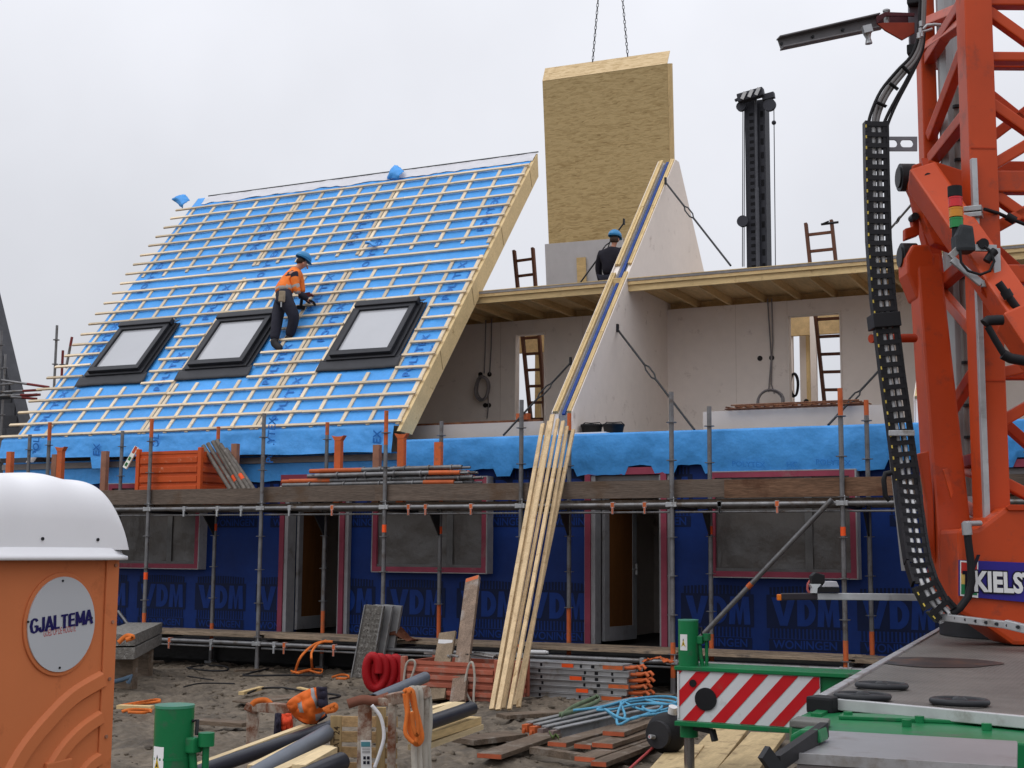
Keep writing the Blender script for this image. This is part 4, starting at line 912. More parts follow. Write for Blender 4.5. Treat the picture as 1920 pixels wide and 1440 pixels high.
m = MB(); c = [cp(x, y, 9.75) for x, y in ((1796, 470), (1794, 440), (1802, 418), (1812, 420), (1826, 422), (1832, 470))]; m.prism(c, FH*.16); m.build('covered_lamp', mat('black_bag', (.03, .034, .038), rough=.5, bump=.4, bscale=10), crn, bevel=.025)
bk = steel_l
for pts in (((1781, 482), (1800, 464)), ((1800, 464), (1868, 466)), ((1868, 466), (1870, 532)), ((1870, 532), (1840, 532)), ((1840, 532), (1785, 486))):
    m = MB(); m.bar(cp(*pts[0], 9.8), cp(*pts[1], 9.8), .05, .03, up=FH); m.build('lamp_bracket', bk, crn, bevel=.004)
m = MB(); m.tube([cp(x, y, 9.74) for x, y in ((1800, 470), (1802, 492), (1815, 508), (1838, 515), (1856, 508), (1864, 490), (1856, 470), (1845, 462))], .011, 6); m.build('cable', rubber, crn)
m = MB(); c = cp(1842, 458, 9.8); m.disc(c, FH, .04, .06, 10); m.tube([cp(1850, 490, 9.76), cp(1858, 478, 9.76), cp(1866, 470, 9.76)], .03, 8); m.build('plug', rubber, crn)
m = MB(); m.tube([cp(x, y, 9.6) for x, y in ((1872, 530), (1888, 552), (1905, 575), (1925, 598))], .03, 8); m.tube([cp(1884, 545, 9.6), cp(1892, 558, 9.6)], .038, 10); m.build('thick_cable', rubber, crn)
m = MB()
m.tube([cp(x, y, 9.3) for x, y in ((1846, 607), (1852, 601), (1880, 600))], .036, 10); m.tube([cp(x, y, 9.3) for x, y in ((1852, 612), (1868, 640), (1885, 668))], .024, 10); m.tube([cp(x, y, 9.3) for x, y in ((1880, 664), (1895, 672), (1930, 678))], .036, 10)
m.build('grab_handle', rubber, crn)
# base of the mast and sign
plate('mast_base', [(1797, 1150), (1797, 992), (1834, 991), (1886, 951), (2230, 955), (2240, 1215), (1900, 1210), (1845, 1172)], 9.95, .45, cr_o, .03)
plate('mast_base', [(1880, 965), (2225, 965), (2230, 1205), (1900, 1200), (1860, 1165)], 10.72, 1.5, cr_o, .03)
plate('base_edge', [(1886, 951), (1894, 946), (2100, 948), (2100, 957), (1892, 957)], 9.93, .02, cr_d, .004)
m = MB(); m.tube([cp(1935, 1150, 11.0)*Vector((1, 1, 0)) if 0 else Vector((cp(1935, 1150, 11.2).x, cp(1935, 1150, 11.2).y, 1.155)), Vector((cp(1935, 1150, 11.2).x, cp(1935, 1150, 11.2).y, 1.30))], .72, 40); m.build('turntable', dark_m, crn)
blue_s = mat('sign_blue', (.028, .02, .20), rough=.4, var=.08); white_s = mat('sign_white', (.72, .72, .72), rough=.4, var=.05); outl = mat('sign_dark', (.012, .010, .02), rough=.4)
sgn = MB().prism([cp(1797, 1050, 9.93), cp(1942, 1056, 9.93), cp(1942, 1131, 9.93), cp(1797, 1117, 9.93)], -FH*.006).build('sign_board', blue_s, crn)
m = MB(); ex = (cp(1942, 1056, 9.92)-cp(1797, 1050, 9.92)).normalized(); o = cp(1883, 1094, 9.918); ey = UP
put_text(m, 'KIELST', .195, o-FH*.002, ex, ey, .018, 0, .76, 1.02); m.build('lettering', outl, sgn)
m = MB(); put_text(m, 'KIELST', .195, o-FH*.005, ex, ey, .008, 0, .76, 1.02); m.build('lettering', white_s, sgn)
m = MB(); P = lambda x, y, e=0: cp(x, y, 9.918)-FH*e
m.face([P(1800, 1051), P(1834, 1053), P(1834, 1121), P(1800, 1117)][::-1]); m.build('emblem', white_s, sgn)
for ya, yb, c in ((1054, 1075, (.45, .035, .03)), (1075, 1095, (.62, .42, .12)), (1095, 1114, (.03, .20, .08))):
    m = MB(); m.face([P(1802, ya, .002), P(1832, ya+2, .002), P(1832, yb+2, .002), P(1802, yb, .002)][::-1]); m.build('emblem_band', mat('emblem_%d' % ya, c, rough=.4, var=.05), sgn)
m = MB(); m.face([P(1804, 1070, .004), P(1822, 1071, .004), P(1822, 1077, .004), P(1816, 1077, .004), P(1816, 1108, .004), P(1826, 1108, .004), P(1826, 1113, .004), P(1809, 1113, .004), P(1809, 1077, .004), P(1804, 1077, .004)][::-1])
m.face([P(1822, 1066, .005), P(1828, 1066, .005), P(1838, 1040, .005), P(1831, 1040, .005)][::-1]); m.build('emblem_crane', outl, sgn)
m = MB(); m.bar(cp(1760, 1156, 9.9), cp(1890, 1172, 9.5), .055, .05, up=UP); m.bar(cp(1885, 1170, 9.5), cp(1935, 1182, 9.4), .07, .06, up=UP); m.build('edge_rail', steel_l, crn, bevel=.006)
for k in range(9): c = cp(1770, 1156, 9.88).lerp(cp(1925, 1178, 9.38), k/8)-FH*.035; m = MB(); m.disc(c, FH, .012, .02, 8); m.build('rail_hole', dark_m, crn)
m = MB(); m.tube([cp(x, y, 9.85) for x, y in ((1814, 985), (1815, 1010), (1820, 1050), (1822, 1090), (1815, 1120), (1800, 1140), (1785, 1150))], .028, 9); m.build('hose', rubber, crn)
m = MB(); m.tube([cp(1812, 980, 9.85), cp(1814, 1003, 9.85)], .036, 10); m.tube([cp(1808, 982, 9.85), cp(1838, 981, 9.95)], .02, 8); m.build('hose_fitting', steel_l, crn)
for x, y in ((1742, 1118), (1758, 1128), (1775, 1142), (1752, 1150)):
    m = MB(); m.tube([cp(x, y, 10.2), cp(x+10, y+10, 10.1), cp(x+14, y+18, 10.1)], .022, 8); m.build('hose_fitting', steel_l, crn)
def curve_(pts, k=6):
    out = []
    for i in range(len(pts)-1):
        p0, p1_, p2_, p3_ = pts[max(i-1, 0)], pts[i], pts[i+1], pts[min(i+2, len(pts)-1)]
        for j in range(k):
            t = j/k; out.append(tuple(.5*((2*b)+(c-a)*t+(2*a-5*b+4*c-d)*t*t+(-a+3*b-3*c+d)*t**3) for a, b, c, d in zip(p0, p1_, p2_, p3_)))
    return out+[pts[-1]]
# energy chain
pts = [(1642, 240), (1643.5, 330), (1647, 450), (1655, 560), (1672, 700), (1686, 800), (1699, 900), (1712, 1000), (1720, 1050), (1733, 1092), (1750, 1125), (1772, 1150)]
P3 = [cp(x, y, 10.35 if y < 900 else 10.35-.5*min(1, (y-900)/200)) for x, y in pts]
def along(P, step):
    out = []; acc = 0
    for a, b in zip(P, P[1:]):
        L = (b-a).length; s = acc
        while s < L: out.append((a.lerp(b, s/L), (b-a)/L)); s += step
        acc = s-L
    return out
chm = mat('chain_black', (.014, .0135, .016), rough=.45, var=.2)
hoseg = mat('chain_hose', (.66, .66, .67), rough=.45, var=.2)
st = .086; W2 = .083
for c, dv in along(P3, st):
    x = dv.cross(FH).normalized()
    if x.dot(RT) < 0: x = -x
    m = MB()
    for sg_ in (-1, 1): m.bar(c+x*sg_*W2-dv*.046, c+x*sg_*W2+dv*.046, .02, .085, up=FH)
    m.bar(c-x*W2-dv*.022-FH*.035, c+x*W2-dv*.022-FH*.035, .036, .014, up=FH); m.bar(c-x*W2-dv*.022+FH*.035, c+x*W2-dv*.022+FH*.035, .03, .014, up=FH)
    m.bar(c-dv*.043-FH*.03, c+dv*.043-FH*.03, .012, .012, up=FH); m.bar(c-dv*.043-FH*.03-x*.058, c+dv*.043-FH*.03-x*.058, .034, .012, up=FH); m.bar(c-dv*.043-FH*.03+x*.062, c+dv*.043-FH*.03+x*.062, .03, .012, up=FH)
    m.build('chain_link', chm, crn)
    m = MB(); m.bar(c-x*(W2+.004)-dv*.012-FH*.044, c-x*(W2+.004)+dv*.012-FH*.044, .01, .006, up=FH); m.build('yellow_tab', mat('tab_yellow', (.55, .42, .08)), crn)
for off in (-.024, .024):
    m = MB(); m.tube([p+RT*off for p in P3], .02, 8); m.build('hose', hoseg, crn)
m = MB(); m.bar(cp(1645, 590, 10.4), cp(1697, 1070, 10.4), .03, .09, up=FH); m.build('chain_guide', steel_l, crn)
m = MB(); m.bar(cp(1666, 812, 10.28), cp(1715, 812, 10.28), .045, .02, up=FH); m.build('chain_clip', steel_l, crn, bevel=.008)
plate('chain_box', [(1637, 587), (1688, 583), (1691, 610), (1640, 614)], 10.27, .2, chm, .006)
m = MB(); m.tube([cp(1633, 635, 10.5), cp(1715, 634, 10.7)], .035, 10); m.build('chain_arm', cr_d, crn)
m = MB(); m.tube([cp(x, y, 10.3) for x, y in ((1672, 886), (1660, 888), (1657, 900), (1660, 930), (1668, 938))], .02, 8); m.build('hand_grip', rubber, crn)
b_ = MB()
def plate_holes(name, x0, x1, y0, y1, d, t, holes, m_):
    """plate with oval holes: strips round each hole"""
    n = 12; B = MB(); xs = [x0]+[v for h in holes for v in (h[0], h[1])]+[x1]
    for i in range(0, len(xs), 2): B.prism([cp(xs[i], y0, d), cp(xs[i+1], y0, d), cp(xs[i+1], y1, d), cp(xs[i], y1, d)], FH*t)
    for a, b, c, e in holes:
        r = (e-c)/2; mid = (c+e)/2
        for sg_ in (-1, 1):
            P_ = [(a, mid)]; 
            for k in range(1, 12):
                u = a+(b-a)*k/12; dx = max(0, a+r-u, u-(b-r)); P_.append((u, mid+sg_*math.sqrt(max(0, r*r-dx*dx))))
            P_.append((b, mid)); ye = y1 if sg_ > 0 else y0
            for p, q in zip(P_, P_[1:]): B.prism([cp(p[0], p[1], d), cp(q[0], q[1], d), cp(q[0], ye, d), cp(p[0], ye, d)], FH*t)
    return B.build(name, m_, crn)
plate_holes('chain_bracket', 1662, 1720, 256, 283, 10.5, .015, [(1663, 1683, 262, 276), (1688, 1713, 262, 276)], mat('bracket_grey', (.15, .15, .165), rough=.5, var=.1))
# hoses from the chain up to the mast
hg2 = mat('hose_grey', (.17, .165, .165), rough=.5, var=.15)
for pts, mm, r in (([(1629, 268), (1628, 238), (1634, 210), (1652, 170), (1683, 132), (1706, 108), (1720, 78), (1724, 40), (1726, -20)], rubber, .014),
                   ([(1638, 282), (1637, 238), (1643, 205), (1662, 168), (1690, 134), (1712, 110), (1725, 80), (1729, 40), (1731, -20)], hg2, .017),
                   ([(1645, 282), (1644, 238), (1650, 208), (1668, 172), (1695, 138), (1716, 114), (1728, 84), (1732, 40), (1734, -20)], hg2, .017),
                   ([(1654, 268), (1655, 240), (1666, 212), (1682, 182), (1700, 150), (1716, 118), (1727, 90), (1730, 60)], rubber, .014),
                   ([(1662, 268), (1663, 240), (1672, 214), (1686, 184), (1703, 152), (1719, 120), (1730, 92), (1733, 60)], rubber, .013)):
    m = MB(); m.tube([Vector(p) for p in curve_([tuple(cp(x, y, 10.58)) for x, y in pts], 4)], r, 8); m.build('hose', mm, crn)
for (x0, y0), (x1, y1) in (((1644, 192), (1662, 200)), ((1668, 156), (1684, 168)), ((1692, 124), (1706, 138))): m = MB(); m.bar(cp(x0, y0, 10.53), cp(x1, y1, 10.53), .008, .05, up=FH); m.build('hose_tie', rubber, crn)
m = MB(); m.bar(cp(1717, 96, 10.75), cp(1714, -30, 10.75), .10, .04, up=FH); m.build('hose_tray', mat('tray_grey', (.12, .12, .14), rough=.5), crn)
for y in (2, 95): m = MB(); c = cp(1714, y, 10.7); m.box(c-Vector((.05, .06, .04)), c+Vector((.05, .06, .04))); m.build('tray_clamp', rubber, crn, bevel=.01)
m = MB(); m.tube([cp(x, y, 10.5) for x, y in ((1730, 55), (1738, 47), (1752, 46), (1764, 47))], .013, 6); m.tube([cp(x, y, 10.5) for x, y in ((1724, 60), (1736, 58), (1748, 54))], .011, 6); m.build('hydraulic_pipe', steel_l, crn)
for x, y in ((1727, 45), (1726, 58), (1728, 64), (1723, 67)): m = MB(); m.tube([cp(x, y-5, 10.5), cp(x, y+5, 10.5)], .018, 8); m.build('hose_fitting', steel_l, crn)
# arm swung out at the top
A, B = cp(1461, 84, 10.6), cp(1648, 42, 10.8); e = (B-A).normalized(); n_ = e.cross(FH).normalized(); n_ = n_ if n_.z > 0 else -n_
m = MB(); m.bar(A, B, .012, .09, up=n_); 
m.bar(A+n_*.045-FH*.035, B+n_*.05-FH*.035, .08, .012, up=n_); m.bar(A-n_*.045-FH*.035, B-n_*.06-FH*.035, .08, .012, up=n_); m.build('boom_channel', mat('channel_grey', (.17, .165, .17), rough=.5, metal=.3, var=.2), crn, bevel=.003)
for u in (.02, .33, .63): c = A.lerp(B, u)-FH*.012; m = MB(); m.disc(c, FH, .012, .02, 8); m.build('rail_hole', dark_m, crn)
m = MB(); m.bar(cp(1618, 57, 10.55), cp(1634, 53, 10.55), .06, .05, up=FH); m.tube([cp(1626, 62, 10.6), cp(1628, 72, 10.6), cp(1629, 82, 10.6)], [.035, .02, .03], 8); m.build('boom_clamp', steel_l, crn)
plate('boom_bracket', [(1645, 44), (1658, 42), (1715, 42), (1715, 62), (1692, 75), (1660, 57)], 10.62, .02, mat('bracket_red', (.26, .032, .012), rough=.45, var=.2), .004)
plate('boom_bracket', [(1644, 44), (1644, 30), (1660, 22), (1715, 24), (1715, 30), (1662, 30)], 10.62, .02, mat('bracket_dark', (.07, .015, .02), rough=.5, var=.2), .004)
plate('boom_bracket', [(1644, 44), (1644, 30), (1715, 26), (1715, 44)], 10.78, .02, mat('bracket_dark', (.07, .015, .02), rough=.5, var=.2), .004)
m = MB(); m.tube([cp(1662, 50, 10.68), cp(1662, 18, 10.68)], .022, 10); m.tube([cp(1662, 22, 10.68), cp(1662, 19, 10.68)], .03, 10); m.build('boom_pin', steel_l, crn)
# lamp rail near the striped board
m = MB(); m.bar(cp(1530, 1118, 10.25), cp(1722, 1120, 10.25), .05, .05, up=UP); m.build('lamp_rail', steel_l, crn, bevel=.004)
m = MB(); m.bar(cp(1464, 1119, 10.25), cp(1532, 1118, 10.25), .058, .05, up=UP); m.build('rail_grip', mat('grip_dark', (.03, .025, .03), rough=.45), crn, bevel=.008)
m = MB(); m.bar(cp(1457, 1120, 10.25), cp(1465, 1120, 10.25), .045, .045, up=UP); m.build('marker_light', mat('marker_orange', (.65, .16, .01), rough=.3), crn, bevel=.008)
m = MB(); m.prism([cp(1522, 1095, 10.2), cp(1522, 1080, 10.2), (cp(1530, 1073, 10.2)), cp(1547, 1078, 10.2), cp(1547, 1095, 10.2)], FH*.1); m.build('camera_box', rubber, crn, bevel=.008)
m = MB(); m.prism([cp(1519, 1095, 10.2), cp(1540, 1095, 10.2), cp(1533, 1103, 10.2), cp(1532, 1112, 10.2), cp(1523, 1112, 10.2), cp(1524, 1103, 10.2)], FH*.08); m.build('camera_mount', mat('mount_white', (.45, .47, .48), rough=.4), crn)
m = MB(); m.prism([cp(1541, 1101, 10.2), cp(1547, 1090, 10.2), cp(1569, 1090, 10.2), cp(1574, 1101, 10.2)], FH*.14); m.build('lamp_cover', mat('cover_grey', (.38, .38, .41), rough=.35), crn, bevel=.006)
m = MB(); m.prism([cp(1534, 1111, 10.2), cp(1534, 1102, 10.2), cp(1574, 1102, 10.2), cp(1574, 1111, 10.2)], FH*.14); m.build('lamp_body', rubber, crn)
m = MB(); m.tube([cp(x, y, 10.28) for x, y in ((1521, 1086), (1515, 1095), (1514, 1105), (1518, 1112))], .01, 6); m.build('red_cable', mat('cable_red', (.42, .10, .09)), crn)
# ---- chassis deck
DZ = 1.15
p1, p2, p3 = at(1537, 1310, Z=DZ), at(1765, 1179, Z=DZ), at(1920, 1346, Z=DZ)
tr = (p3-p1).normalized(); pf = p1+tr*3.2; pb = p2+Vector((3.0, .2, 0)); 
tread = bpy.data.materials.new('tread_plate'); tread.use_nodes = True; nt = tread.node_tree; N = nt.nodes; L = nt.links; b = N['Principled BSDF']
t = N.new('ShaderNodeTexCoord'); hgt = None
for rot in (.785, -.785):
    mp = N.new('ShaderNodeMapping'); mp.inputs['Rotation'].default_value = (0, 0, rot); mp.inputs['Scale'].default_value = (28, 75, 1); L.new(t.outputs['Object'], mp.inputs['Vector'])
    v = N.new('ShaderNodeTexVoronoi'); v.inputs['Randomness'].default_value = 0; v.inputs['Scale'].default_value = 1; v.feature = 'F1'; L.new(mp.outputs[0], v.inputs['Vector'])
    r_ = N.new('ShaderNodeMapRange'); r_.inputs[1].default_value = .25; r_.inputs[2].default_value = .42; r_.inputs[3].default_value = 1; r_.inputs[4].default_value = 0; L.new(v.outputs['Distance'], r_.inputs[0])
    if hgt is None: hgt = r_.outputs[0]
    else:
        mm = N.new('ShaderNodeMath'); mm.operation = 'MAXIMUM'; L.new(hgt, mm.inputs[0]); L.new(r_.outputs[0], mm.inputs[1]); hgt = mm.outputs[0]
n = N.new('ShaderNodeTexNoise'); n.inputs['Scale'].default_value = 1.4; n.inputs['Detail'].default_value = 9; n.inputs['Roughness'].default_value = .7; L.new(t.outputs['Object'], n.inputs['Vector'])
r = N.new('ShaderNodeValToRGB'); e = r.color_ramp.elements; e[0].position = .34; e[0].color = (.035, .031, .027, 1); e[1].position = .66; e[1].color = (.145, .13, .115, 1); L.new(n.outputs['Fac'], r.inputs[0])
mx_ = N.new('ShaderNodeMix'); mx_.data_type = 'RGBA'; mx_.inputs[7].default_value = (.25, .235, .215, 1); mf = N.new('ShaderNodeMath'); mf.operation = 'MULTIPLY'; mf.inputs[1].default_value = .6
L.new(hgt, mf.inputs[0]); L.new(mf.outputs[0], mx_.inputs[0]); L.new(r.outputs[0], mx_.inputs[6]); L.new(mx_.outputs[2], b.inputs['Base Color'])
b.inputs['Roughness'].default_value = .5; b.inputs['Metallic'].default_value = .3
bp = N.new('ShaderNodeBump'); bp.inputs['Strength'].default_value = .6; bp.inputs['Distance'].default_value = .004; L.new(hgt, bp.inputs['Height']); L.new(bp.outputs[0], b.inputs['Normal'])
m = MB(); m.prism([p1, pf, pb, p2], (0, 0, -.035)); m.build('deck_plate', tread, crn)
iz = Vector((0, 0, -.04)); m = MB(); m.prism([p1+iz+Vector((.05, .05, 0)), pf+iz, pb+iz, p2+iz+Vector((.05, 0, 0))], (0, 0, -.40)); m.build('chassis', cr_g, crn)
m = MB(); m.bar(p1+Vector((0, .05, -.012)), p2+Vector((0, 0, -.012)), .045, .05, up=UP); m.build('deck_edge', alu, crn, bevel=.005)
m = MB(); m.bar(p1+tr*.09+Vector((0, -.012, -.015)), pf+Vector((0, -.012, -.015)), .03, .05, up=UP); m.build('deck_edge', mat('edge_bright', (.62, .62, .63), rough=.35, metal=.4, var=.15, dirt=(.3, .28, .26), damt=.3), crn, bevel=.004)
m = MB(); m.bar(p1+Vector((-.03, -.03, -.02)), p1+tr*.10+Vector((0, -.03, -.02)), .11, .075, up=UP); m.build('rubber_corner', rubber, crn, bevel=.012)
for x, y, r_ in ((1653, 1285, .115), (1617, 1305, .115), (1799, 1315, .115)):
    c = at(x, y, Z=DZ+.018); m = MB(); m.tube([c+Vector((r_*math.cos(a), r_*.86*math.sin(a), 0)) for a in [2*math.pi*i/24 for i in range(25)]], .014, 8, cap=False); m.bar(c-Vector((r_, 0, 0)), c+Vector((r_, 0, 0)), .045, .016); m.ball(c+Vector((0, 0, -.005)), .04, 12, 6, sc=(1, 1, .7)); m.build('lashing_ring', dark_m, crn)
c = at(1757, 1241, Z=DZ+.004); m = MB(); m.face([c+Vector(((.36+.03*math.sin(5*a))*math.cos(a), (.40+.04*math.sin(3*a))*math.sin(a), 0)) for a in [2*math.pi*i/40 for i in range(40)]]); m.build('worn_patch', mat('worn_patch', (.035, .03, .028), rough=.4, var=.5, nscale=3, dirt=(.11, .05, .025), damt=.5, dscale=3), crn)
# lower green platform, grey slab, steel box in front
GZ = 1.10
m = MB(); P = [at(1480, 1352, Z=GZ), at(1522, 1331, Z=GZ), at(2050, 1349, Z=GZ), at(2050, 1402, Z=GZ), at(1800, 1386, Z=GZ), at(1540, 1369, Z=GZ), at(1484, 1364, Z=GZ)]; m.prism(P, (0, 0, -.12)); m.build('platform', cr_g, crn, bevel=.008)
m = MB(); P = [at(1572, 1342, Z=GZ+.016), at(1580, 1336, Z=GZ+.016), at(1890, 1347, Z=GZ+.016), at(1884, 1354, Z=GZ+.016)]; m.prism(P, (0, 0, -.0155)); m.build('cover_panel', cr_g, crn, bevel=.004)
for x, y in ((1590, 1338), (1737, 1335), (1724, 1346), (1875, 1344), (1700, 1353), (1850, 1360)): c = at(x, y, Z=GZ+.02); m = MB(); m.tube([c-UP*.019, c+UP*.008], .02, 8); m.build('bolt', cr_g, crn)
m = MB(); P = [at(1480, 1350, Z=GZ+.03), at(1495, 1342, Z=GZ+.03), at(1557, 1347, Z=GZ+.03), at(1550, 1356, Z=GZ+.03)]; m.prism(P, (0, 0, -.028)); m.build('wear_plate', mat('slab_grey', (.13, .13, .12), rough=.7, var=.3, bump=.2), crn, bevel=.006)
m = MB(); P = [at(1520, 1337, Z=GZ+.012), at(1536, 1328, Z=GZ+.012), at(1556, 1330, Z=GZ+.012), at(1540, 1339, Z=GZ+.012)]; m.prism(P, (0, 0, -.011)); m.build('cover_panel', cr_g, crn)
m = MB(); P = [at(x, y, Y=4.75) for x, y in ((1480, 1394), (1482, 1378), (1500, 1368), (1535, 1368), (1540, 1394))]; m.prism(P, (0, .12, 0)); m.build('round_bracket', cr_g, crn, bevel=.01)
BZ = 1.15
stl = mat('box_lid_steel', (.30, .30, .31), rough=.38, metal=.45, var=.12, nscale=1.6, dirt=(.22, .20, .20), damt=.35, dscale=3, bump=.04)
P = [at(1486, 1414, Z=BZ), at(1545, 1369, Z=BZ), at(1908, 1389, Z=BZ), at(1906, 1470, Z=BZ)]
m = MB(); P[3] = P[0]+(P[2]-P[1])*1.02; m.prism(P, (0, 0, -.03)); m.build('box_lid', stl, crn, bevel=.006)
m = MB(); q = [p-Vector((0, 0, .032)) for p in P]; c = (q[0]+q[2])/2; q = [c+(p-c)*.97 for p in q]; m.prism(q, (0, 0, -.4)); m.build('storage_box', mat('box_side', (.24, .22, .22), rough=.45, metal=.35, var=.15), crn, bevel=.006)
m = MB(); m.bar(P[0]+Vector((-.0, 0, -.012)), P[3]+Vector((0, 0, -.012)), .012, .034); m.build('lid_edge', alu, crn)
m = MB(); m.bar(at(1455, 1432, Y=4.3), at(1546, 1368, Y=4.9), .03, .05, up=UP); m.build('rubber_strip', rubber, crn)
m = MB(); m.bar(at(1446, 1450, Y=4.25), at(1460, 1428, Y=4.28), .02, .14, up=UP); m.build('strip_plate', dark_m, crn)
# ---- far outrigger with striped board
OY = 10.9
tl, tr_, br_, bl_ = at(1268, 1250, Y=OY), at(1536, 1262, Y=OY), at(1536, 1371, Y=OY), at(1268, 1357, Y=OY)
zt, zb = (tl.z+tr_.z)/2, (bl_.z+br_.z)/2; xl_, xr_ = tl.x, tr_.x
m = MB(); m.box((xl_, OY+.05, zb+.02), (p1.x+.4, OY+.38, zt-.03)); m.build('outrigger_beam', cr_g, crn, bevel=.01)
m = MB(); m.box((xl_-.02, OY-.0, zt-.028), (p1.x+.4, OY+.42, zt+.005)); m.build('beam_flange', cr_g, crn, bevel=.006)
m = MB(); m.box((xl_-.01, OY-.03, zb-.02), (xr_-.12, OY+.42, zb+.018)); m.build('beam_flange', cr_g, crn, bevel=.006)
red_s = mat('stripe_red', (.50, .012, .018), rough=.4, var=.08, dirt=(.35, .05, .04), damt=.15)
m = MB(); m.box((xl_, OY+.02, zb+.02), (xr_, OY+.048, zt-.03)); bd = m.build('striped_board', mat('board_white', (.62, .63, .65), rough=.42, var=.05, dirt=(.42, .42, .42), damt=.15, dscale=5), crn)
def clip_poly(poly, x0, x1, y0, y1):
    def cl(P, f, g):
        out = []
        for i in range(len(P)):
            a, b = P[i-1], P[i]; fa, fb = f(a), f(b)
            if fa*fb < 0: t = fa/(fa-fb); out.append((a[0]+(b[0]-a[0])*t, a[1]+(b[1]-a[1])*t))
            if fb >= 0: out.append(b)
        return out
    for f in (lambda p: p[0]-x0, lambda p: x1-p[0], lambda p: p[1]-y0, lambda p: y1-p[1]):
        poly = cl(poly, f, None)
        if not poly: return []
    return poly
wd, ht = xr_-xl_, (zt-.03)-(zb+.02); sp_ = ht*.60
for k in range(-3, 8):
    u = .02+k*sp_*.998-ht*.55; P = clip_poly([(u, 0), (u+sp_*.5, 0), (u+sp_*.5+ht*.92, ht), (u+ht*.92, ht)], .003, wd-.003, .003, ht-.003)
    if len(P) < 3: continue
    m = MB(); m.face([(xl_+x, OY+.016, zb+.02+y) for x, y in P]); m.build('stripe', red_s, bd)
for x, y, r_ in ((1323, 1311, .092), (1299, 1281, .03)):
    c = at(x, y, Y=OY+.01); m = MB(); m.disc((c.x, OY+.012, c.z), (0, 1, 0), r_, .012, 28); m.build('board_hole', rubber, bd)
m = MB(); m.tube([(xl_+.012, OY+.014, zt-.04), (xl_+.012, OY+.014, zb+.04)], .008, 6); m.build('board_edge', white_s, bd)
def jack(x, y, z0, zt, r, foot, lab_side=-1, zlab=None, detail=1):
    m = MB(); m.tube([(x, y, z0), (x, y, zt)], r, 28); m.build('jack_cylinder', cr_g, crn)
    m = MB(); m.tube([(x, y, zt), (x, y, zt+.012*r/.09)], r*1.02, 28); m.build('jack_cap', mat('cap_green', (.06, .25, .15), rough=.3, var=.1, coat=.3), crn)
    m = MB(); m.tube([(x, y, foot), (x, y, z0)], r*.52, 18); m.build('jack_rod', mat('chrome_rod', (.35, .34, .34), rough=.22, metal=.9, var=.1), crn)
    m = MB(); m.tube([(x, y, -.12), (x, y, -.06)], r*2.2, 24); m.build('jack_foot', cr_g, crn)
    k = r/.09; ax = Vector((x, y, 0))+RT*r*1.05-FH*r*.35
    m = MB(); m.box(ax+Vector((-.035*k, -.035*k, zt-.20*k)), ax+Vector((.035*k, .035*k, zt-.13*k))); m.build('valve_block', cr_g, crn, bevel=.008)
    m = MB(); b2 = ax+RT*r*.7; m.tube([b2+Vector((0, 0, zt-.17*k)), b2+Vector((0, 0, zt-.11*k))], .038*k, 12); m.tube([ax+Vector((0, 0, zt-.16*k)), b2+Vector((0, 0, zt-.16*k))], .02*k, 8); m.build('valve_cap', cr_g, crn)
    m = MB(); m.tube([ax+Vector((0, 0, zt-.2*k)), ax+Vector((0, 0, zt-.30*k))+RT*.01, ax+RT*.03*k+Vector((0, 0, zt-.42*k)), ax+RT*.05*k+Vector((0, 0, zt-.5*k))], .02*k, 8); m.tube([b2+Vector((0, 0, zt-.17*k)), b2+Vector((0, 0, zt-.5*k))], .016*k, 8); m.build('hydraulic_pipe', cr_g, crn)
    m = MB(); m.tube([Vector((x, y, zt-.06*k))+RT*r-FH*.02, Vector((x, y, zt-.055*k))+RT*r*1.25-FH*.02, ax+Vector((.02, 0, zt-.12*k))], .009*k, 6); m.build('hose', rubber, crn)
    if zlab:
        u = (-FH*.80-RT*.6).normalized(); e1 = UP.cross(u).normalized(); c = Vector((x, y, zlab)); w_ = r*.5
        m = MB(); n_ = 6
        def arc(a, z, rr): return Vector((x, y, z))+(u*math.cos(a)+e1*math.sin(a))*rr
        m.grid(lambda s, t: arc((s-.5)*.8, zlab-.07*k+.14*k*t, r*1.012), 8, 1); m.build('warning_label', white_s, crn)
        def tri(sc, rr, col_, nm):
            m = MB(); m.face([arc(a*.55*sc, zlab-.012*k+z*sc*k, r*rr) for a, z in ((-.5, -.03), (.5, -.03), (0, .048))]); m.build(nm, col_, crn)
        tri(1.0, 1.02, outl, 'label_mark'); tri(.72, 1.028, mat('label_yellow', (.62, .42, .02)), 'label_mark'); tri(.25, 1.034, outl, 'label_mark')
j = at(1291, 1240, Y=OY+.12); r_ = (at(1311, 1200, Y=OY+.12).x-at(1273, 1200, Y=OY+.12).x)/2
jack(j.x, OY+.12, zt+.006, at(1291, 1164, Y=OY+.12).z, r_*.95, -.05, zlab=at(1280, 1205, Y=OY).z)
m = MB(); m.bar((j.x-.02, OY+.1, zb-.03), (j.x+.24, OY+.05, zb-.06), .04, .04); m.bar((j.x+.22, OY+.05, zb-.04), (j.x+.25, OY+.03, zb-.13), .05, .035); m.build('lock_lever', dark_m, crn, bevel=.006)
m = MB(); m.tube([(j.x, OY+.12, zb-.021), (j.x, OY+.12, zb-.12)], .075, 20); m.build('jack_sleeve', cr_g, crn)
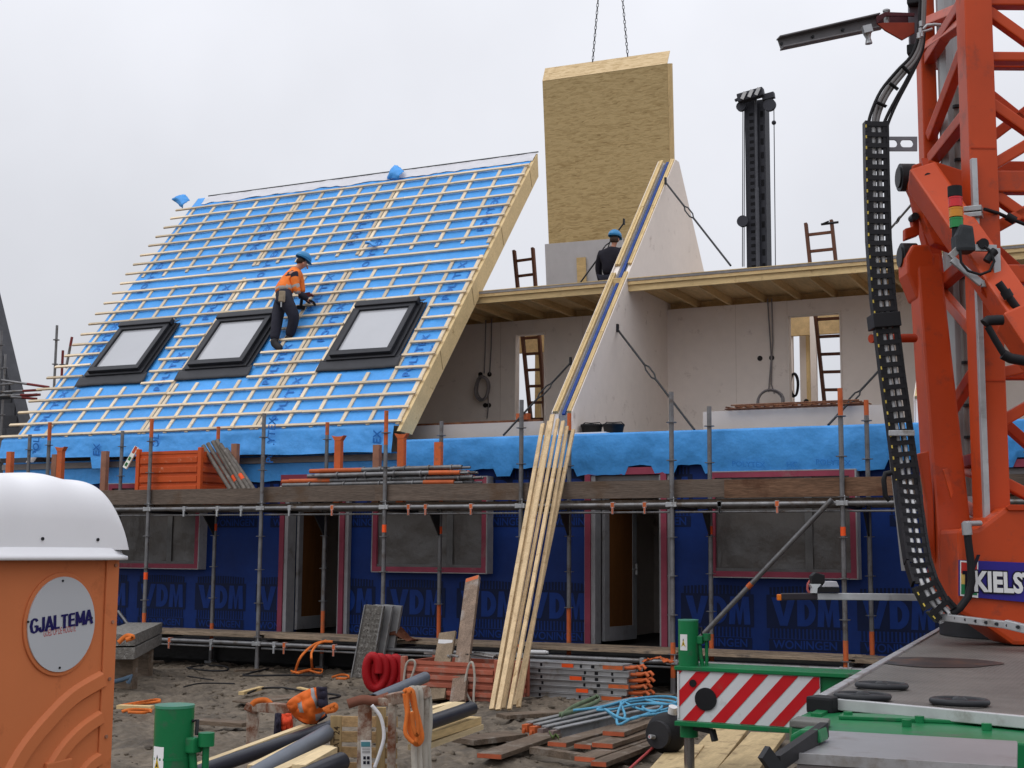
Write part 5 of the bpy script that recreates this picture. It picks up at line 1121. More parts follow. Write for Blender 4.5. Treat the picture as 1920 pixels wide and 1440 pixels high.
# ---- near outrigger jack
jd = cp(325, 1400, 5.75); r2_ = (cp(361, 1400, 5.75)-cp(288, 1400, 5.75)).length/2
jt = cp(325, 1326, 5.75).z
jack(jd.x, jd.y, .28, jt, r2_, 0, zlab=cp(291, 1425, 5.75).z)
m = MB(); m.tube([(jd.x, jd.y, jt-.205), (jd.x, jd.y, jt-.195)], r2_*1.015, 28); m.build('jack_band', cr_g, crn)
m = MB(); m.bar((jd.x+.05, jd.y+.05, .36), (p1.x+.5, p1.y+.25, .42), .2, .16); m.build('outrigger_beam', cr_g, crn, bevel=.01)
# wheels and axle beam under the chassis, out of frame to the right
for yy in (8.2, 9.8, 12.2):
    m = MB(); m.tube([(p1.x+.35, yy, .5), (p1.x+.7, yy, .5)], .5, 28); m.build('wheel', rubber, crn)
# ================================================================== portable toilet cabin
cab_o = mat('cabin_orange', (.60, .185, .070), rough=.42, var=.06, nscale=1.5, rnd=.02, dirt=(.45, .13, .05), damt=.12, dscale=3, bump=.03, bscale=20)
ph = math.radians(62); EX = RT*math.cos(ph)+FH*math.sin(ph); EN = RT*math.sin(ph)-FH*math.cos(ph)
CR = cp(221, 1045, 8.5); CR.z = 0
CW = 1.12
def face_at(px, py, off=0):
    v = _r2*((px-960)/F) + _u2*((720-py)/F) + _f; c = Vector((0, 0, H)); t = (CR+EN*off-c).dot(EN)/v.dot(EN); return c+v*t
zl = face_at(120, 1043).z
tl_ = thing('portable_toilet', 'orange portable toilet cabin with white domed roof and round grey sign', 'toilet cabin', CR-EX*CW*.5-EN*.55)
q = [CR-EX*CW, CR, CR-EN*1.1, CR-EX*CW-EN*1.1]
m = MB(); m.prism([p+Vector((0, 0, .02)) for p in q], (0, 0, zl+.03)); m.build('cabin_body', cab_o, tl_, bevel=.03)
a0 = face_at(196, 1100); u0 = (CR-a0).dot(EX)
m = MB(); m.prism([CR-EX*u0+EN*.001, CR-EX*.004+EN*.001, CR-EX*.004+EN*.02, CR-EX*u0+EN*.014], (0, 0, zl)); m.build('corner_flange', cab_o, tl_, bevel=.005)
for px, py in ((217, 1060), (211, 1166), (205, 1273), (199, 1381)):
    m = MB(); c = face_at(px, py, .02); m.disc(c, EN, .011, .012, 10); m.build('rivet', mat('rivet', (.42, .22, .15), rough=.4, metal=.4), tl_)
# raised arches in the lower panel
def arch(px, w):
    P = [face_at(x, y, .0) for x, y in px]; m = MB(); n = len(P); L = []; 
    for i, p in enumerate(P):
        d = (P[min(i+1, n-1)]-P[max(i-1, 0)]).normalized(); s = d.cross(EN).normalized(); L.append((p+s*w/2, p+s*w*.32+EN*.028, p-s*w*.32+EN*.028, p-s*w/2))
    vs = [v for r in L for v in r]; fs = []
    for i in range(n-1):
        for j in range(3): fs.append((i*4+j, i*4+j+1, (i+1)*4+j+1, (i+1)*4+j))
    fs += [(0, 1, 2, 3), tuple((n-1)*4+j for j in (3, 2, 1, 0))]
    m.idx(vs, fs, 0, False); ob = m.build('raised_arch', cab_o, tl_)
def curve(pts, k=6):
    out = []
    for i in range(len(pts)-1):
        p0, p1_, p2_, p3_ = pts[max(i-1, 0)], pts[i], pts[i+1], pts[min(i+2, len(pts)-1)]
        for j in range(k):
            t = j/k; out.append(tuple(.5*((2*b)+(c-a)*t+(2*a-5*b+4*c-d)*t*t+(-a+3*b-3*c+d)*t**3) for a, b, c, d in zip(p0, p1_, p2_, p3_)))
    return out+[pts[-1]]
arch(curve([(191, 1274), (135, 1308), (85, 1358), (45, 1408), (12, 1465)]), .115)
arch(curve([(188, 1345), (150, 1372), (115, 1410), (85, 1460)]), .095)
arch(curve([(186, 1422), (165, 1438), (145, 1465)]), .085)
m = MB(); m.prism([face_at(82, 1430), face_at(118, 1422), face_at(130, 1420), face_at(128, 1460), face_at(80, 1460)], EN*.03); m.build('vent_hood', cab_o, tl_, bevel=.01)
# sign
sc_ = face_at(112, 1170); R_ = (face_at(112, 1081).z-face_at(112, 1259).z)/2
Rx = (face_at(175, 1170)-face_at(50, 1170)).dot(EX)/2
def ell(r, off, n=56): return [sc_+EX*(Rx*r*math.cos(a))+UP*(R_*r*math.sin(a))+EN*off for a in [2*math.pi*i/n for i in range(n)]]
m = MB(); m.prism(ell(1.09, .0), EN*.012); m.build('sign_seat', cab_o, tl_, bevel=.006)
m = MB(); m.prism(ell(1.0, .0125), EN*.008); sg2 = m.build('sign', mat('sign_grey', (.56, .58, .61), rough=.28, spec=.5, var=.04, nscale=1), tl_)
sl2 = .085; tx = (EX+UP*sl2).normalized(); wtx = (face_at(175, 1160)-face_at(57, 1175)).dot(EX)
ty = (UP-EX*sl2*.55).normalized()
def fit_text(s, size, o, w, m_, b, nm, bw=.03):
    vs, fs = text_faces(s, size, b, 1.0); tw = max(v.x for v in vs)-min(v.x for v in vs); m = MB(); mx = (max(v.x for v in vs)+min(v.x for v in vs))/2
    for k in range(7): m.idx([o+EN*(.0005*k)+tx*((v.x-mx)*w*.96/tw+(k-3)*size*bw*.4)+ty*(v.y+size*.018*(k%3-1)) for v in vs], fs, 0); return m.build(nm, m_, sg2)
hcap = (face_at(115, 1153).z-face_at(115, 1178).z)/.73
ink = mat('ink_navy', (.012, .010, .085), rough=.4, var=.05)
def block_word(word, o, w, h, st, m_):
    """heavy lettering: strokes with a square pen, each layer a hair above the last"""
    arcG = [(.92, .80), (.78, .93), (.5, .97), (.22, .88), (.08, .5), (.22, .12), (.5, .03), (.78, .08), (.92, .2), (.92, .46), (.56, .46)]
    G = {'G': [arcG], 'J': [[(.80, 1), (.80, .25), (.66, .06), (.42, .03), (.18, .12), (.12, .32)]], 'A': [[(.02, 0), (.5, 1), (.98, 0)], [(.22, .3), (.78, .3)]], 'L': [[(.14, 1), (.14, .09), (.9, .09)]],
         'T': [[(.02, .91), (.98, .91)], [(.5, .9), (.5, 0)]], 'E': [[(.92, .91), (.14, .91), (.14, .09), (.94, .09)], [(.14, .5), (.86, .5)]], 'M': [[(.08, 0), (.08, 1)], [(.08, .96), (.5, .2)], [(.5, .2), (.92, .96)], [(.92, 1), (.92, 0)]]}
    wd_ = {'J': .8, 'L': .85, 'E': .92, 'T': .95, 'M': 1.2}; tot = sum(wd_.get(c, 1)+.16 for c in word)-.16; u = w/tot; x = -w/2; m = MB(); k = 0
    for c in word:
        cw = wd_.get(c, 1)*u
        for pl_ in G[c]:
            for (a, b), (c2, d2) in zip(pl_, pl_[1:]):
                p, q = Vector((x+a*cw, b*h-h/2, 0)), Vector((x+c2*cw, d2*h-h/2, 0)); d = (q-p).normalized(); tx_ = st*(u*.95)/h if abs(d.y) > .7 else st
                n = Vector((-d.y, d.x, 0)); hw_ = Vector((n.x*st*u*.6/h*1.0 if 0 else n.x*st*.95, n.y*st*.5, 0)); e = Vector((0, 0, 0)) if pl_ in ([], ) else d*st*.18
                k += 1; m.face([o+EN*(.00012*k)+tx*v.x+ty*v.y for v in (p-e-hw_, q+e-hw_, q+e+hw_, p-e+hw_)])
        x += cw+.16*u
    return m.build('lettering', m_, sg2)
block_word('GJALTEMA', face_at(116, 1165, .0215), wtx*.97, (face_at(115, 1153).z-face_at(115, 1178).z)*1.04, .0115, ink)
fit_text('GOED OP DE HOOGTE', hcap*.52, face_at(113, 1183, .0215), (face_at(144, 1182)-face_at(82, 1182)).dot(EX), mat('ink_red', (.42, .035, .03), rough=.4, var=.05), 0, 'lettering', .05)
for px, py in ((118, 1089), (112, 1252), (53, 1166), (172, 1159)):
    m = MB(); m.disc(face_at(px, py, .023), EN, .007, .006, 8); m.build('screw', dark_m, sg2)
# roof: lip and dome
cx_ = CR-EX*CW*.5-EN*.55; hw = .60
zt_ = cp(80, 886, 8.0).z
def dome(u, v):
    a, b = 2*u-1, 2*v-1
    a = math.copysign(abs(a)**.6, a); b = math.copysign(abs(b)**.6, b)
    hgt = (max(0, 1-abs(a)**6)**.43)*(max(0, 1-abs(b)**6)**.43)
    p = cx_+EX*(a*hw)+EN*(b*hw); z = zl+.04+(zt_-zl-.04)*hgt
    rib = math.exp(-((b-.0)/.9)**8)*.012*math.sin(a*9+.4)*min(1, hgt*1.5)
    return Vector((p.x, p.y, z+rib))
m = MB(); m.grid(dome, 64, 64); m.build('roof', white_p, tl_)
rp_ = []
m = MB()
def lip(k, z, off): 
    out = []
    for i in range(48):
        a = 2*math.pi*i/48; c, s = math.cos(a), math.sin(a); r = (abs(c)**9+abs(s)**9)**(-1/9); p = cx_+EX*(c*r*(hw+off))+EN*(s*r*(hw+off)); out.append(Vector((p.x, p.y, z)))
    return out
rings = [lip(0, zl+.055, -.012), lip(0, zl+.05, .004), lip(0, zl+.012, .022), lip(0, zl-.0, .045), lip(0, zl-.022, .045), lip(0, zl-.022, -.03)]
vs = [v for r in rings for v in r]; fs = [(i*48+j, i*48+(j+1) % 48, (i+1)*48+(j+1) % 48, (i+1)*48+j) for i in range(5) for j in range(48)]
m.idx(vs, fs, 0, True); m.build('roof_lip', white_p, tl_)
for t in (.42, .78):
    p = cx_+EX*(-hw+2*hw*t)+EN*(hw*.985); p.z = zl+.10; m = MB(); m.disc(p+EN*.008, EN, .010, .01, 8); m.build('rivet', dark_m, tl_)

# ================================================================== slate clad neighbour with its own scaffold
slate = mat('slate', (.058, .06, .068), rough=.6, var=.2, rnd=.35, bump=.2, bscale=15)
nb = thing('slate_house', 'dark slate clad gable of the finished neighbouring house behind scaffold tubes', 'house', (-24, 21.5, 0))
NY = 21.5
A = at(0, 640, Y=NY); B = at(62, 900, Y=NY); sl3 = (B.x-A.x)/(B.z-A.z)
apex_z = A.z+1.6; ax_ = A.x+sl3*1.6
m = MB(); m.prism([(ax_-3.4, NY, 0), (B.x+(-B.z)*sl3*0, NY, 0), (B.x, NY, B.z), (ax_, NY, apex_z), (ax_-.4, NY, apex_z), (ax_-3.4, NY, B.z)], (0, .35, 0)); m.build('gable_wall', slate, nb)
MB().box((ax_-3.4, NY+.351, 0), (B.x-.3, NY+6, 2.6)).build('house_body', gyps, nb)
z = 1.6; row = 0
while z < apex_z:
    xe = B.x if z+.3 < B.z else B.x+(z+.3-B.z)*sl3
    x = xe+.02+.02*(row % 2)
    for k in range(6):
        w_ = .42; x0 = x-w_-(.21 if row % 2 and k == 0 else 0)*0; off = .2*(row % 2)
        m = MB(); m.bar((x-w_+off*0+.008, NY-.03, z+.15), (x-.008, NY-.03, z+.15), .014, .33, up=(0, -.06, 1)); m.build('slate', slate, nb); x -= w_
    z += .27; row += 1
ns = thing('neighbour_scaffold', 'scaffold tubes with red paint in front of the slate clad house', 'scaffold', (-21, 20.3, 0), None)
def ntube(p, q, name='standard', paint=0, m_=steel, rings=True):
    m = MB(); p, q = Vector(p), Vector(q); m.tube([p, q], .026, 8)
    if rings:
        L = (q-p).length; d = (q-p)/L; s = .3
        while s < L-.1: m.tube([q-d*s-d*.008, q-d*s+d*.008], .065, 10, smooth=False); s += .5
    if paint: m.tube([p.lerp(q, 1-paint), q], .0268, 8, 1)
    m.build(name, (m_, mat('red_paint_dark', (.17, .03, .03), rough=.6, var=.3)), ns)
y = 20.6
def vpost(px, y0, y, paint=0): a = at(px, y0, Y=y); ntube((a.x, y, 0), a, 'standard', paint)
vpost(3, 620, y); vpost(10, 664, 21.2); vpost(107, 610, y, 0); vpost(118, 657, 21.2, .2); vpost(-40, 640, 20.6)
ntube(at(124, 690, Y=y), at(135, 632, Y=y+.1), 'standard', .3, rings=False)
for (p, q), pt in ((((-10, 711), (92, 726)), .4), (((-10, 736), (78, 731)), .4), (((-5, 722), (25, 719)), 0), (((0, 742), (76, 740)), .5), (((20, 744), (70, 748)), .6)):
    ntube(at(*p, Y=y), at(*q, Y=y+.4), 'ledger', pt, rings=False)
m = MB(); a, b = at(-30, 750, Y=y), at(70, 740, Y=y+.6); m.bar(a, b, .04, .06); m.build('deck_beam', dark_m, ns)

# ================================================================== ground stores
def G(px, py, z=0): p = at(px, py, Z=z); return p
# leaning pale laths
for i, (b, t, w_, h_) in enumerate((((922, 1330), (1018, 795), .055, .03), ((934, 1331), (1036, 778), .06, .03), ((944, 1328), (1046, 786), .045, .028), ((955, 1330), (1056, 790), .05, .03), ((972, 1326), (1063, 800), .05, .028), ((940, 1250), (1030, 790), .05, .03), ((966, 1322), (1075, 806), .05, .03))):
    B_ = at(*b, Y=14.35+.08*i) if b[1] < 1300 else G(*b); T_ = at(*t, Y=17.5+.015*i)
    if b[1] < 1300: B_ = T_+(B_-T_)*1.12
    m = MB()
    if i in (4, 6):
        mid = B_.lerp(T_, .45)+Vector((.012, -.025, -.012)); m.bar(B_, mid, w_, h_, up=(0, -1, .4)); m.bar(mid-(T_-mid).normalized()*.004, T_, w_, h_, up=(0, -1, .4))
    else: m.bar(B_, T_, w_, h_, up=(0, -1, .4))
    tag(m.build('timber_lath', lath_m), ('pale lath on the outer edge of the leaning bundle, nearest the brown plank', 'wide pale lath reaching highest in the leaning bundle', 'pale lath in the middle of the leaning bundle', 'thin pale lath behind the front of the leaning bundle', 'slightly bowed pale lath at the steel deck side of the leaning bundle', 'thin short lath tucked behind the leaning bundle', 'bowed pale lath leaning apart from the others')[i], 'lath', 'pale timber laths leaning on the ledge')
# brown planks against the crate
B_, T_ = G(858, 1318), at(887, 1085, Y=16.1)
m = MB(); m.bar(B_, T_, .20, .05, up=(0, -1, .3)); m.bar(T_-(T_-B_).normalized()*.06, T_+(T_-B_).normalized()*.012, .19, .053, up=(0, -1, .3), m=1); tag(m.build('old_plank', (wood('grey_plank', (.21, .15, .11), 'Z', var=.35, fine=.3, dirt=(.30, .27, .25), damt=.3, bump=.4), orange_p), bevel=.004), 'tall weathered plank with orange tip leaning upright by the red crate', 'plank')
B_, T_ = G(818, 1312), at(840, 1186, Y=15.4)
pl = thing('leaning_board', 'short wide brown board with a white paper strip leaning on the red crate', 'board', B_)
m = MB(); m.bar(B_, T_, .235, .04, up=(0, -1, .3)); m.build('board', wood('brown_board', (.20, .15, .10), 'Z', var=.3, fine=.2), pl, bevel=.004)
c = B_.lerp(T_, .85)+Vector((0, -.024, .01)); m = MB(); m.bar(c-Vector((.10, 0, 0)), c+Vector((.10, 0, 0)), .05, .004, up=(0, -1, .3)); m.build('paper_strip', white_s, pl)
# red crate with straps
crate_m = mat('crate_red', (.36, .105, .065), rough=.6, var=.2, nscale=4, dirt=(.30, .20, .16), damt=.35, dscale=4)
a, b = G(752, 1318), G(928, 1322)
y0 = 14.95; x0, x1 = at(757, 1300, Y=y0).x, at(933, 1300, Y=y0).x
bin_('storage_crate', 'faded red ribbed crate on the mud, planks and straps leaning over it', x0, x1, y0, y0+.8, .0, at(840, 1243, Y=y0).z, crate_m, 4)
m = MB(); 
for k in range(9):
    x = x0+.15+(x1-x0-.3)*random.random(); m.tube([(x, y0+.2+.4*random.random(), .50), (x+random.uniform(-.3, .3), y0+.2+.4*random.random(), .53), (x+random.uniform(-.3, .3), y0+.2+.4*random.random(), .50)], .018, 6)
tag(m.build('cable_tangle', mat('tangle_grey', (.22, .21, .2), rough=.7, var=.4)), 'tangle of grey cables lying in the red crate', 'cables')
def strap(pts, w, m_, y=None, name='strap', lab=None, cat='strap', group=None, n=6, sub=True):
    P = pts if not sub else [Vector(p) for p in curve([tuple(p) for p in pts], n)]
    m = MB(); vs = []; k = len(P)
    for i, p in enumerate(P):
        d = (P[min(i+1, k-1)]-P[max(i-1, 0)]); s = d.cross(FH)
        s = s.normalized() if s.length > 1e-5 else RT
        vs += [p-s*w/2, p+s*w/2]
    m.idx(vs, [(2*i, 2*i+1, 2*i+3, 2*i+2) for i in range(k-1)], 0, True)
    ob = m.build(name, m_, thick=.004)
    if lab: tag(ob, lab, cat, group)
    return ob
str_w = mat('strap_white', (.40, .37, .32), rough=.8, var=.25, nscale=8, dirt=(.18, .15, .12), damt=.3); str_o = mat('strap_orange', (.66, .17, .035), rough=.75, var=.2, nscale=10, dirt=(.5, .16, .05), damt=.2)
strap([at(x, y, Y=y0-.05) for x, y in ((756, 1285), (762, 1245), (775, 1238), (778, 1250), (768, 1278))], .028, str_w, lab='pale strap looped over the corner post of the red crate')
strap([at(x, y, Y=y0-.08) for x, y in ((884, 1318), (872, 1290), (878, 1250), (886, 1243), (890, 1270), (888, 1315), (896, 1322))], .028, str_w, lab='pale strap hanging down between tall plank and laths')
# scaffold decks stacked on the mud
sd_m = mat('deck_steel', (.32, .325, .33), rough=.45, metal=.4, var=.22, nscale=5, dirt=(.20, .18, .15), damt=.35, dscale=4)
nm = ('topmost', 'second from the top', 'third from the top', 'fourth from the top', 'second from the bottom', 'lowest')
yb = 15.9
for k in range(6):
    px0 = 976+random.uniform(-3, 3); px1 = (1168, 1180, 1176, 1178, 1174, 1165)[k]
    zt = at(1080, 1243+k*11.5, Y=yb).z; zb_ = at(1080, 1243+(k+1)*11.5, Y=yb).z+.006
    xa_, xb_ = at(px0, 1270, Y=yb).x, at(px1, 1270, Y=yb).x; y = yb+random.uniform(-.02, .02)
    t = thing('scaffold_deck', 'galvanised scaffold deck, %s of the flat stack' % nm[k], 'scaffold deck', ((xa_+xb_)/2, y, zb_), 'steel decks stacked on the mud')
    m = MB(); m.box((xa_, y, zb_), (xb_, y+.32, zt-.012)); m.box((xa_, y-.012, zt-.012), (xb_, y+.33, zt)); m.box((xa_, y-.012, zb_-.002), (xb_, y-.0005, zb_+.008)); m.build('rail', sd_m, t, bevel=.003)
    for u, r_ in ((.07, .028), (.2, .018), (.60, .018), (.72, .028), (.86, .018)):
        c = Vector((xa_+(xb_-xa_)*u+random.uniform(-.02, .02), y-.001, (zt+zb_)/2-.004)); m = MB(); m.bar(c-Vector((r_*.8, 0, 0)), c+Vector((r_*.8, 0, 0)), .01, .038); m.build('hole', hole_m, t, bevel=.004)
    if k in (0, 2, 4):
        m = MB(); u = .42+.06*k*.5; m.box((xa_+(xb_-xa_)*u, y-.014, zb_+.01), (xa_+(xb_-xa_)*(u+.11), y-.001, zt-.013)); m.build('colour_mark', orange_t, t)
    ol = random.uniform(.1, .18)
    if k in (0, 3, 5): m = MB(); m.box((xb_-.26, y-.0135, zb_+.009), (xb_-.0, y-.0015, zt-.013)); m.build('paint_patch', orange_p, t)
    for j in range(2):
        m = MB(); yy = y+.07+.17*j; m.tube([(xb_, yy, zt-.04), (xb_+ol, yy-.02, zt-.035), (xb_+ol+.06, yy-.03, zt-.01), (xb_+ol+.10, yy-.03, zt-.05)], .022, 6); m.build('hook', orange_p, t)
MB_ = MB(); MB_.box((at(1205, 1300, Y=16.4).x, 16.35, .0), (at(1262, 1300, Y=16.4).x, 16.5, .05)); tag(MB_.build('timber_block', old_wood['X']), 'dark timber bearer on the mud by the hook ends of the stacked decks', 'timber')
tg = MB(); a, b = at(1205, 1240, Y=16.7), at(1258, 1243, Y=16.7); tg.grid(lambda u, v: Vector((a.x+(b.x-a.x)*u, 16.66+.18*v+.05*nz(u*4, v*3, 3), a.z+.04*nz(u*7, v*5, 4)+.06*(1-abs(2*u-1)))), 14, 6); tag(tg.build('orange_sheet', orange_p, thick=.006), 'crumpled orange plastic on the low planks above the stacked decks', 'sheet')
# white tube on the low deck
m = MB(); a, b = at(985, 1222, Y=16.98), at(1024, 1223, Y=16.98); m.tube([a, b], .028, 12); m.tube([b, b+Vector((.03, 0, 0))], .02, 10); tag(m.build('sealant_tube', white_s), 'white tube lying on the edge of the low planks by the laths', 'tube')
# decks leaning upright
dk_l = mat('tread_grey', (.17, .16, .145), rough=.75, var=.35, nscale=20, metal=.2, dirt=(.32, .31, .29), damt=.45, dscale=22, bump=.8, bscale=60)
for k in range(3):
    o = Vector((.085*k*1.05, .10*k, 0)); B0, B1 = G(659, 1270)+o, G(695, 1272)+o; T0, T1 = at(685, 1134, Y=16.75)+o, at(719, 1137, Y=16.75)+o
    n_ = (T0-B0).cross(B1-B0).normalized(); n_ = n_ if n_.y < 0 else -n_
    t = thing('leaning_deck', ('foremost upright scaffold deck with rough mud stained tread, leaning on the scaffold', 'middle one of three upright scaffold decks, mostly edge showing', 'rearmost of three upright scaffold decks, orange patch at its top')[k], 'scaffold deck', (B0+B1)/2, 'scaffold decks leaning upright')
    m = MB(); m.prism([B0, B1, T1, T0], -n_*.05); m.build('tread', dk_l if k == 0 else sd_m, t, bevel=.004)
    for p, q in ((B0, T0), (B1, T1)): m = MB(); m.bar(p+n_*.008, q+n_*.008, .014, .022, up=n_); m.build('rim', sd_m, t)
    if k == 2: m = MB(); m.bar(T0.lerp(B0, .02)+n_*.004, T0.lerp(B0, .16)+n_*.004, .1, .01, up=n_); m.build('paint_patch', orange_p, t)
    if k == 0:
        for j in range(11):
            c0, c1 = B0.lerp(T0, .1+j*.08), B1.lerp(T1, .1+j*.08); m = MB()
            for i in range(5): m.disc(c0.lerp(c1, .2+.15*i)+n_*.004, n_, .012, .012, 8)
            ob = m.build('tread_dimples', dk_l, t); ob['kind'] = 'stuff'
# rust brown tarp
m = MB(); a, b = at(722, 1205, Y=16.95), at(778, 1210, Y=17.1)
m.grid(lambda u, v: Vector((a.x+(b.x-a.x)*u, 16.95+.35*v, .54+(.20*math.exp(-((u-.3)/.35)**2)+.05*nz(u*5, v*4, 3)+.04*nz(u*12, v*9, 5))*math.sin(math.pi*min(1, v+.12)))), 26, 16)
tag(m.build('tarpaulin', mat('tarp_rust', (.10, .035, .018), rough=.7, var=.3, bump=.5, bscale=12), thick=.006), 'rust brown tarpaulin crumpled on the low planks beside the leaning decks', 'tarpaulin')
# red hose coil
m = MB(); c0 = at(722, 1272, Y=15.3); red_h = mat('hose_red', (.30, .006, .010), rough=.45, var=.12, bump=.5, bscale=90)
P = []
for i in range(22*3+9):
    a_ = 2*math.pi*i/22; k = i/22; r_ = .205+.012*math.sin(k*5); P.append(c0+Vector((.42*r_*math.cos(a_)+.06*(k-1.6), .085*k-.2+.05*math.cos(a_), r_*math.sin(a_)*(1-.03*k))))
zmin = min(p.z for p in P); m.tube([p-Vector((0, 0, zmin-.05)) for p in P], .058, 10); tag(m.build('hose_coil', red_h), 'coil of thick red corrugated hose between leaning decks and red crate', 'hose')
# loose planks with orange ends
def gplank(near, far, w_, lab, z=.02, h_=.042, m_=None, oe=True, name='scaffold_plank', far_z=None, grp='planks lying on the mud'):
    a, b = G(*near, z), G(*far, far_z if far_z is not None else z); d = (b-a).normalized(); m = MB()
    m.bar(a+d*.012, b, w_, h_); m.bar(a, a+d*.013, w_*1.005, h_*1.01, m=1 if oe else 0)
    ob = m.build(name, (m_ or old_wood['Y'], mat('plank_end_orange', (.42, .10, .045), rough=.6, var=.3)), bevel=.003); tag(ob, lab, 'plank', grp); return ob
gplank((917, 1418), (1032, 1378), .23, 'wide grey plank lying alone on the mud with its red end forward', .04)
gplank((1044, 1396), (1168, 1362), .19, 'plank with orange end beside the grey beams, first of the fan', .05)
gplank((1092, 1400), (1200, 1368), .17, 'plank with orange end half under its neighbour in the fan', .05)
gplank((1129, 1398), (1240, 1362), .20, 'plank with orange end lying over the middle of the fan', .10)
gplank((1150, 1376), (1243, 1342), .21, 'short plank with orange end on top of the fan', .15)
gplank((1096, 1424), (1245, 1374), .19, 'low plank at the front of the fan with a dull orange end', .05)
gplank((1122, 1433), (1250, 1384), .14, 'narrow frontmost plank of the fan', .04)
gplank((1000, 1406), (1092, 1420), .10, 'short dark offcut crossing under the fan of planks', .03, .06, oe=False)
gplank((940, 1343), (1060, 1336), .24, 'flat dark board on the mud in front of the stacked decks', .03, oe=False, m_=old_wood['X'])
gplank((868, 1390), (968, 1378), .30, 'dark hollow board lying on the mud left of the fan', .03, .05, oe=False, m_=old_wood['X'])
gplank((372, 1352), (465, 1358), .22, 'weathered plank on the mud behind the green jack', .03, oe=False, m_=old_wood['X'])
gplank((222, 1325), (286, 1327), .10, 'short pale offcut next to orange straps by the cabin', .03, oe=False, m_=pineX)
gplank((452, 1300), (490, 1290), .07, 'small pale offcut on the mud behind the hi-vis jacket', .03, oe=False, m_=pineX)
gplank((560, 1291), (582, 1296), .06, 'small pale block on the mud right behind the hi-vis jacket', .03, oe=False, m_=pineX)
gplank((455, 1317), (560, 1305), .35, 'flat muddy sheet board behind the rusty rack', .03, .02, oe=False, m_=old_wood['X'])
gplank((440, 1258), (512, 1254), .06, 'thin stick lying by the foot of a scaffold standard', .02, .03, oe=False, m_=old_wood['X'])
gplank((262, 1243), (305, 1240), .08, 'thin board under the scaffold foot near the cabin', .02, .03, oe=False, m_=old_wood['X'])
# grey steel beams
for i, (n_, f_) in enumerate((((992, 1364), (1190, 1316)), ((1006, 1368), (1212, 1318)), ((1022, 1372), (1240, 1322)), ((1042, 1376), (1268, 1326)))):
    a, b = G(*n_, .06), G(*f_, .06); d = (b-a).normalized(); m = MB(); m.bar(a, b, .02, .10); m.bar(a+Vector((0, 0, .05)), b+Vector((0, 0, .05)), .075, .012); m.bar(a-Vector((0, 0, .05)), b-Vector((0, 0, .05)), .075, .012)
    m.bar(a-d*.1, a+d*.04, .06, .075, m=1); m.tube([a-d*.1, a-d*.13+Vector((0, 0, -.05)), a-d*.06+Vector((0, 0, -.07))], .018, 6, 1)
    tag(m.build('steel_beam', (sd_m, orange_p if i < 2 else mat('beam_end', (.15, .11, .1), rough=.7, var=.3))), ('grey beam with bright orange end hook, outermost of the bundle', 'grey beam with orange end hook, second of the bundle', 'grey beam with dull end, under the blue rope', 'grey beam nearest the fan of planks')[i], 'beam', 'grey steel beams under the blue rope')
# blue rope and green strap
rope = mat('rope_blue', (.10, .33, .50), rough=.7, var=.2, nscale=30, bump=.4, bscale=120); P = []
random.seed(21)
base = [(1075, 1332), (1130, 1325), (1180, 1312), (1235, 1306), (1268, 1309), (1262, 1320), (1200, 1320), (1150, 1330), (1120, 1330), (1170, 1318), (1225, 1312), (1268, 1318), (1240, 1332), (1200, 1330), (1165, 1316), (1172, 1342), (1160, 1350), (1142, 1336), (1135, 1330), (1160, 1345), (1185, 1348), (1215, 1338), (1250, 1330), (1270, 1325), (1230, 1318), (1205, 1325), (1225, 1335), (1240, 1322), (1195, 1310), (1165, 1322), (1158, 1358), (1190, 1345), (1235, 1338), (1268, 1330)]
pts = [tuple(G(x, y, .17+.05*random.random())) for x, y in base]
m = MB(); m.tube([Vector(p) for p in curve(pts, 6)], .014, 7); tag(m.build('rope', rope), 'light blue rope tangled over the grey steel beams', 'rope')
gr = mat('strap_green', (.18, .24, .15), rough=.8, var=.25)
strap([G(x, y, .16) for x, y in ((1052, 1342), (1075, 1325), (1110, 1310), (1120, 1306), (1122, 1314), (1095, 1326), (1070, 1335), (1048, 1340))], .05, gr, lab='pale green sling looped over the grey beams')
strap([G(x, y, .10) for x, y in ((1030, 1372), (1036, 1382), (1042, 1378), (1048, 1384))], .03, mat('strap_green2', (.09, .13, .04)), lab='short green strap end by the hooks of the grey beams')
# black float with red cable
fl = thing('cable_drum', 'round black drum with a red cable beside the striped board', 'cable drum', G(1250, 1408))
c = at(1250, 1380, Y=11.9); c.z = .19
m = MB(); m.ball(c, .185, 26, 16, sc=(1, .8, 1)); m.build('body', rubber, fl)
m = MB(); m.disc(c+Vector((-.03, -.13, .0)), Vector((-.2, -1, 0)), .12, .05, 24); m.build('cheek', mat('drum_cheek', (.03, .03, .033), rough=.5), fl)
m = MB(); m.tube([c+Vector((.05, 0, .17)), c+Vector((.07, -.02, .24))], .04, 12); m.build('cap', white_s, fl)
m = MB(); p = c+Vector((-.06, -.16, -.02)); m.tube([p, p+Vector((-.02, -.06, .01))], .02, 8); m.build('socket', steel_l, fl)
pp = [tuple(p+Vector((-.02, -.06, .01)))]+[tuple(G(x, y, zz)) for x, y, zz in ((1232, 1392, .10), (1215, 1410, .05), (1195, 1428, .03), (1172, 1450, .02))]
m = MB(); m.tube([Vector(q) for q in curve(pp, 5)], .012, 7); tag(m.build('red_cable', mat('cable_red2', (.38, .06, .06), rough=.5)), 'red cable running over the mud from the black drum', 'cable')
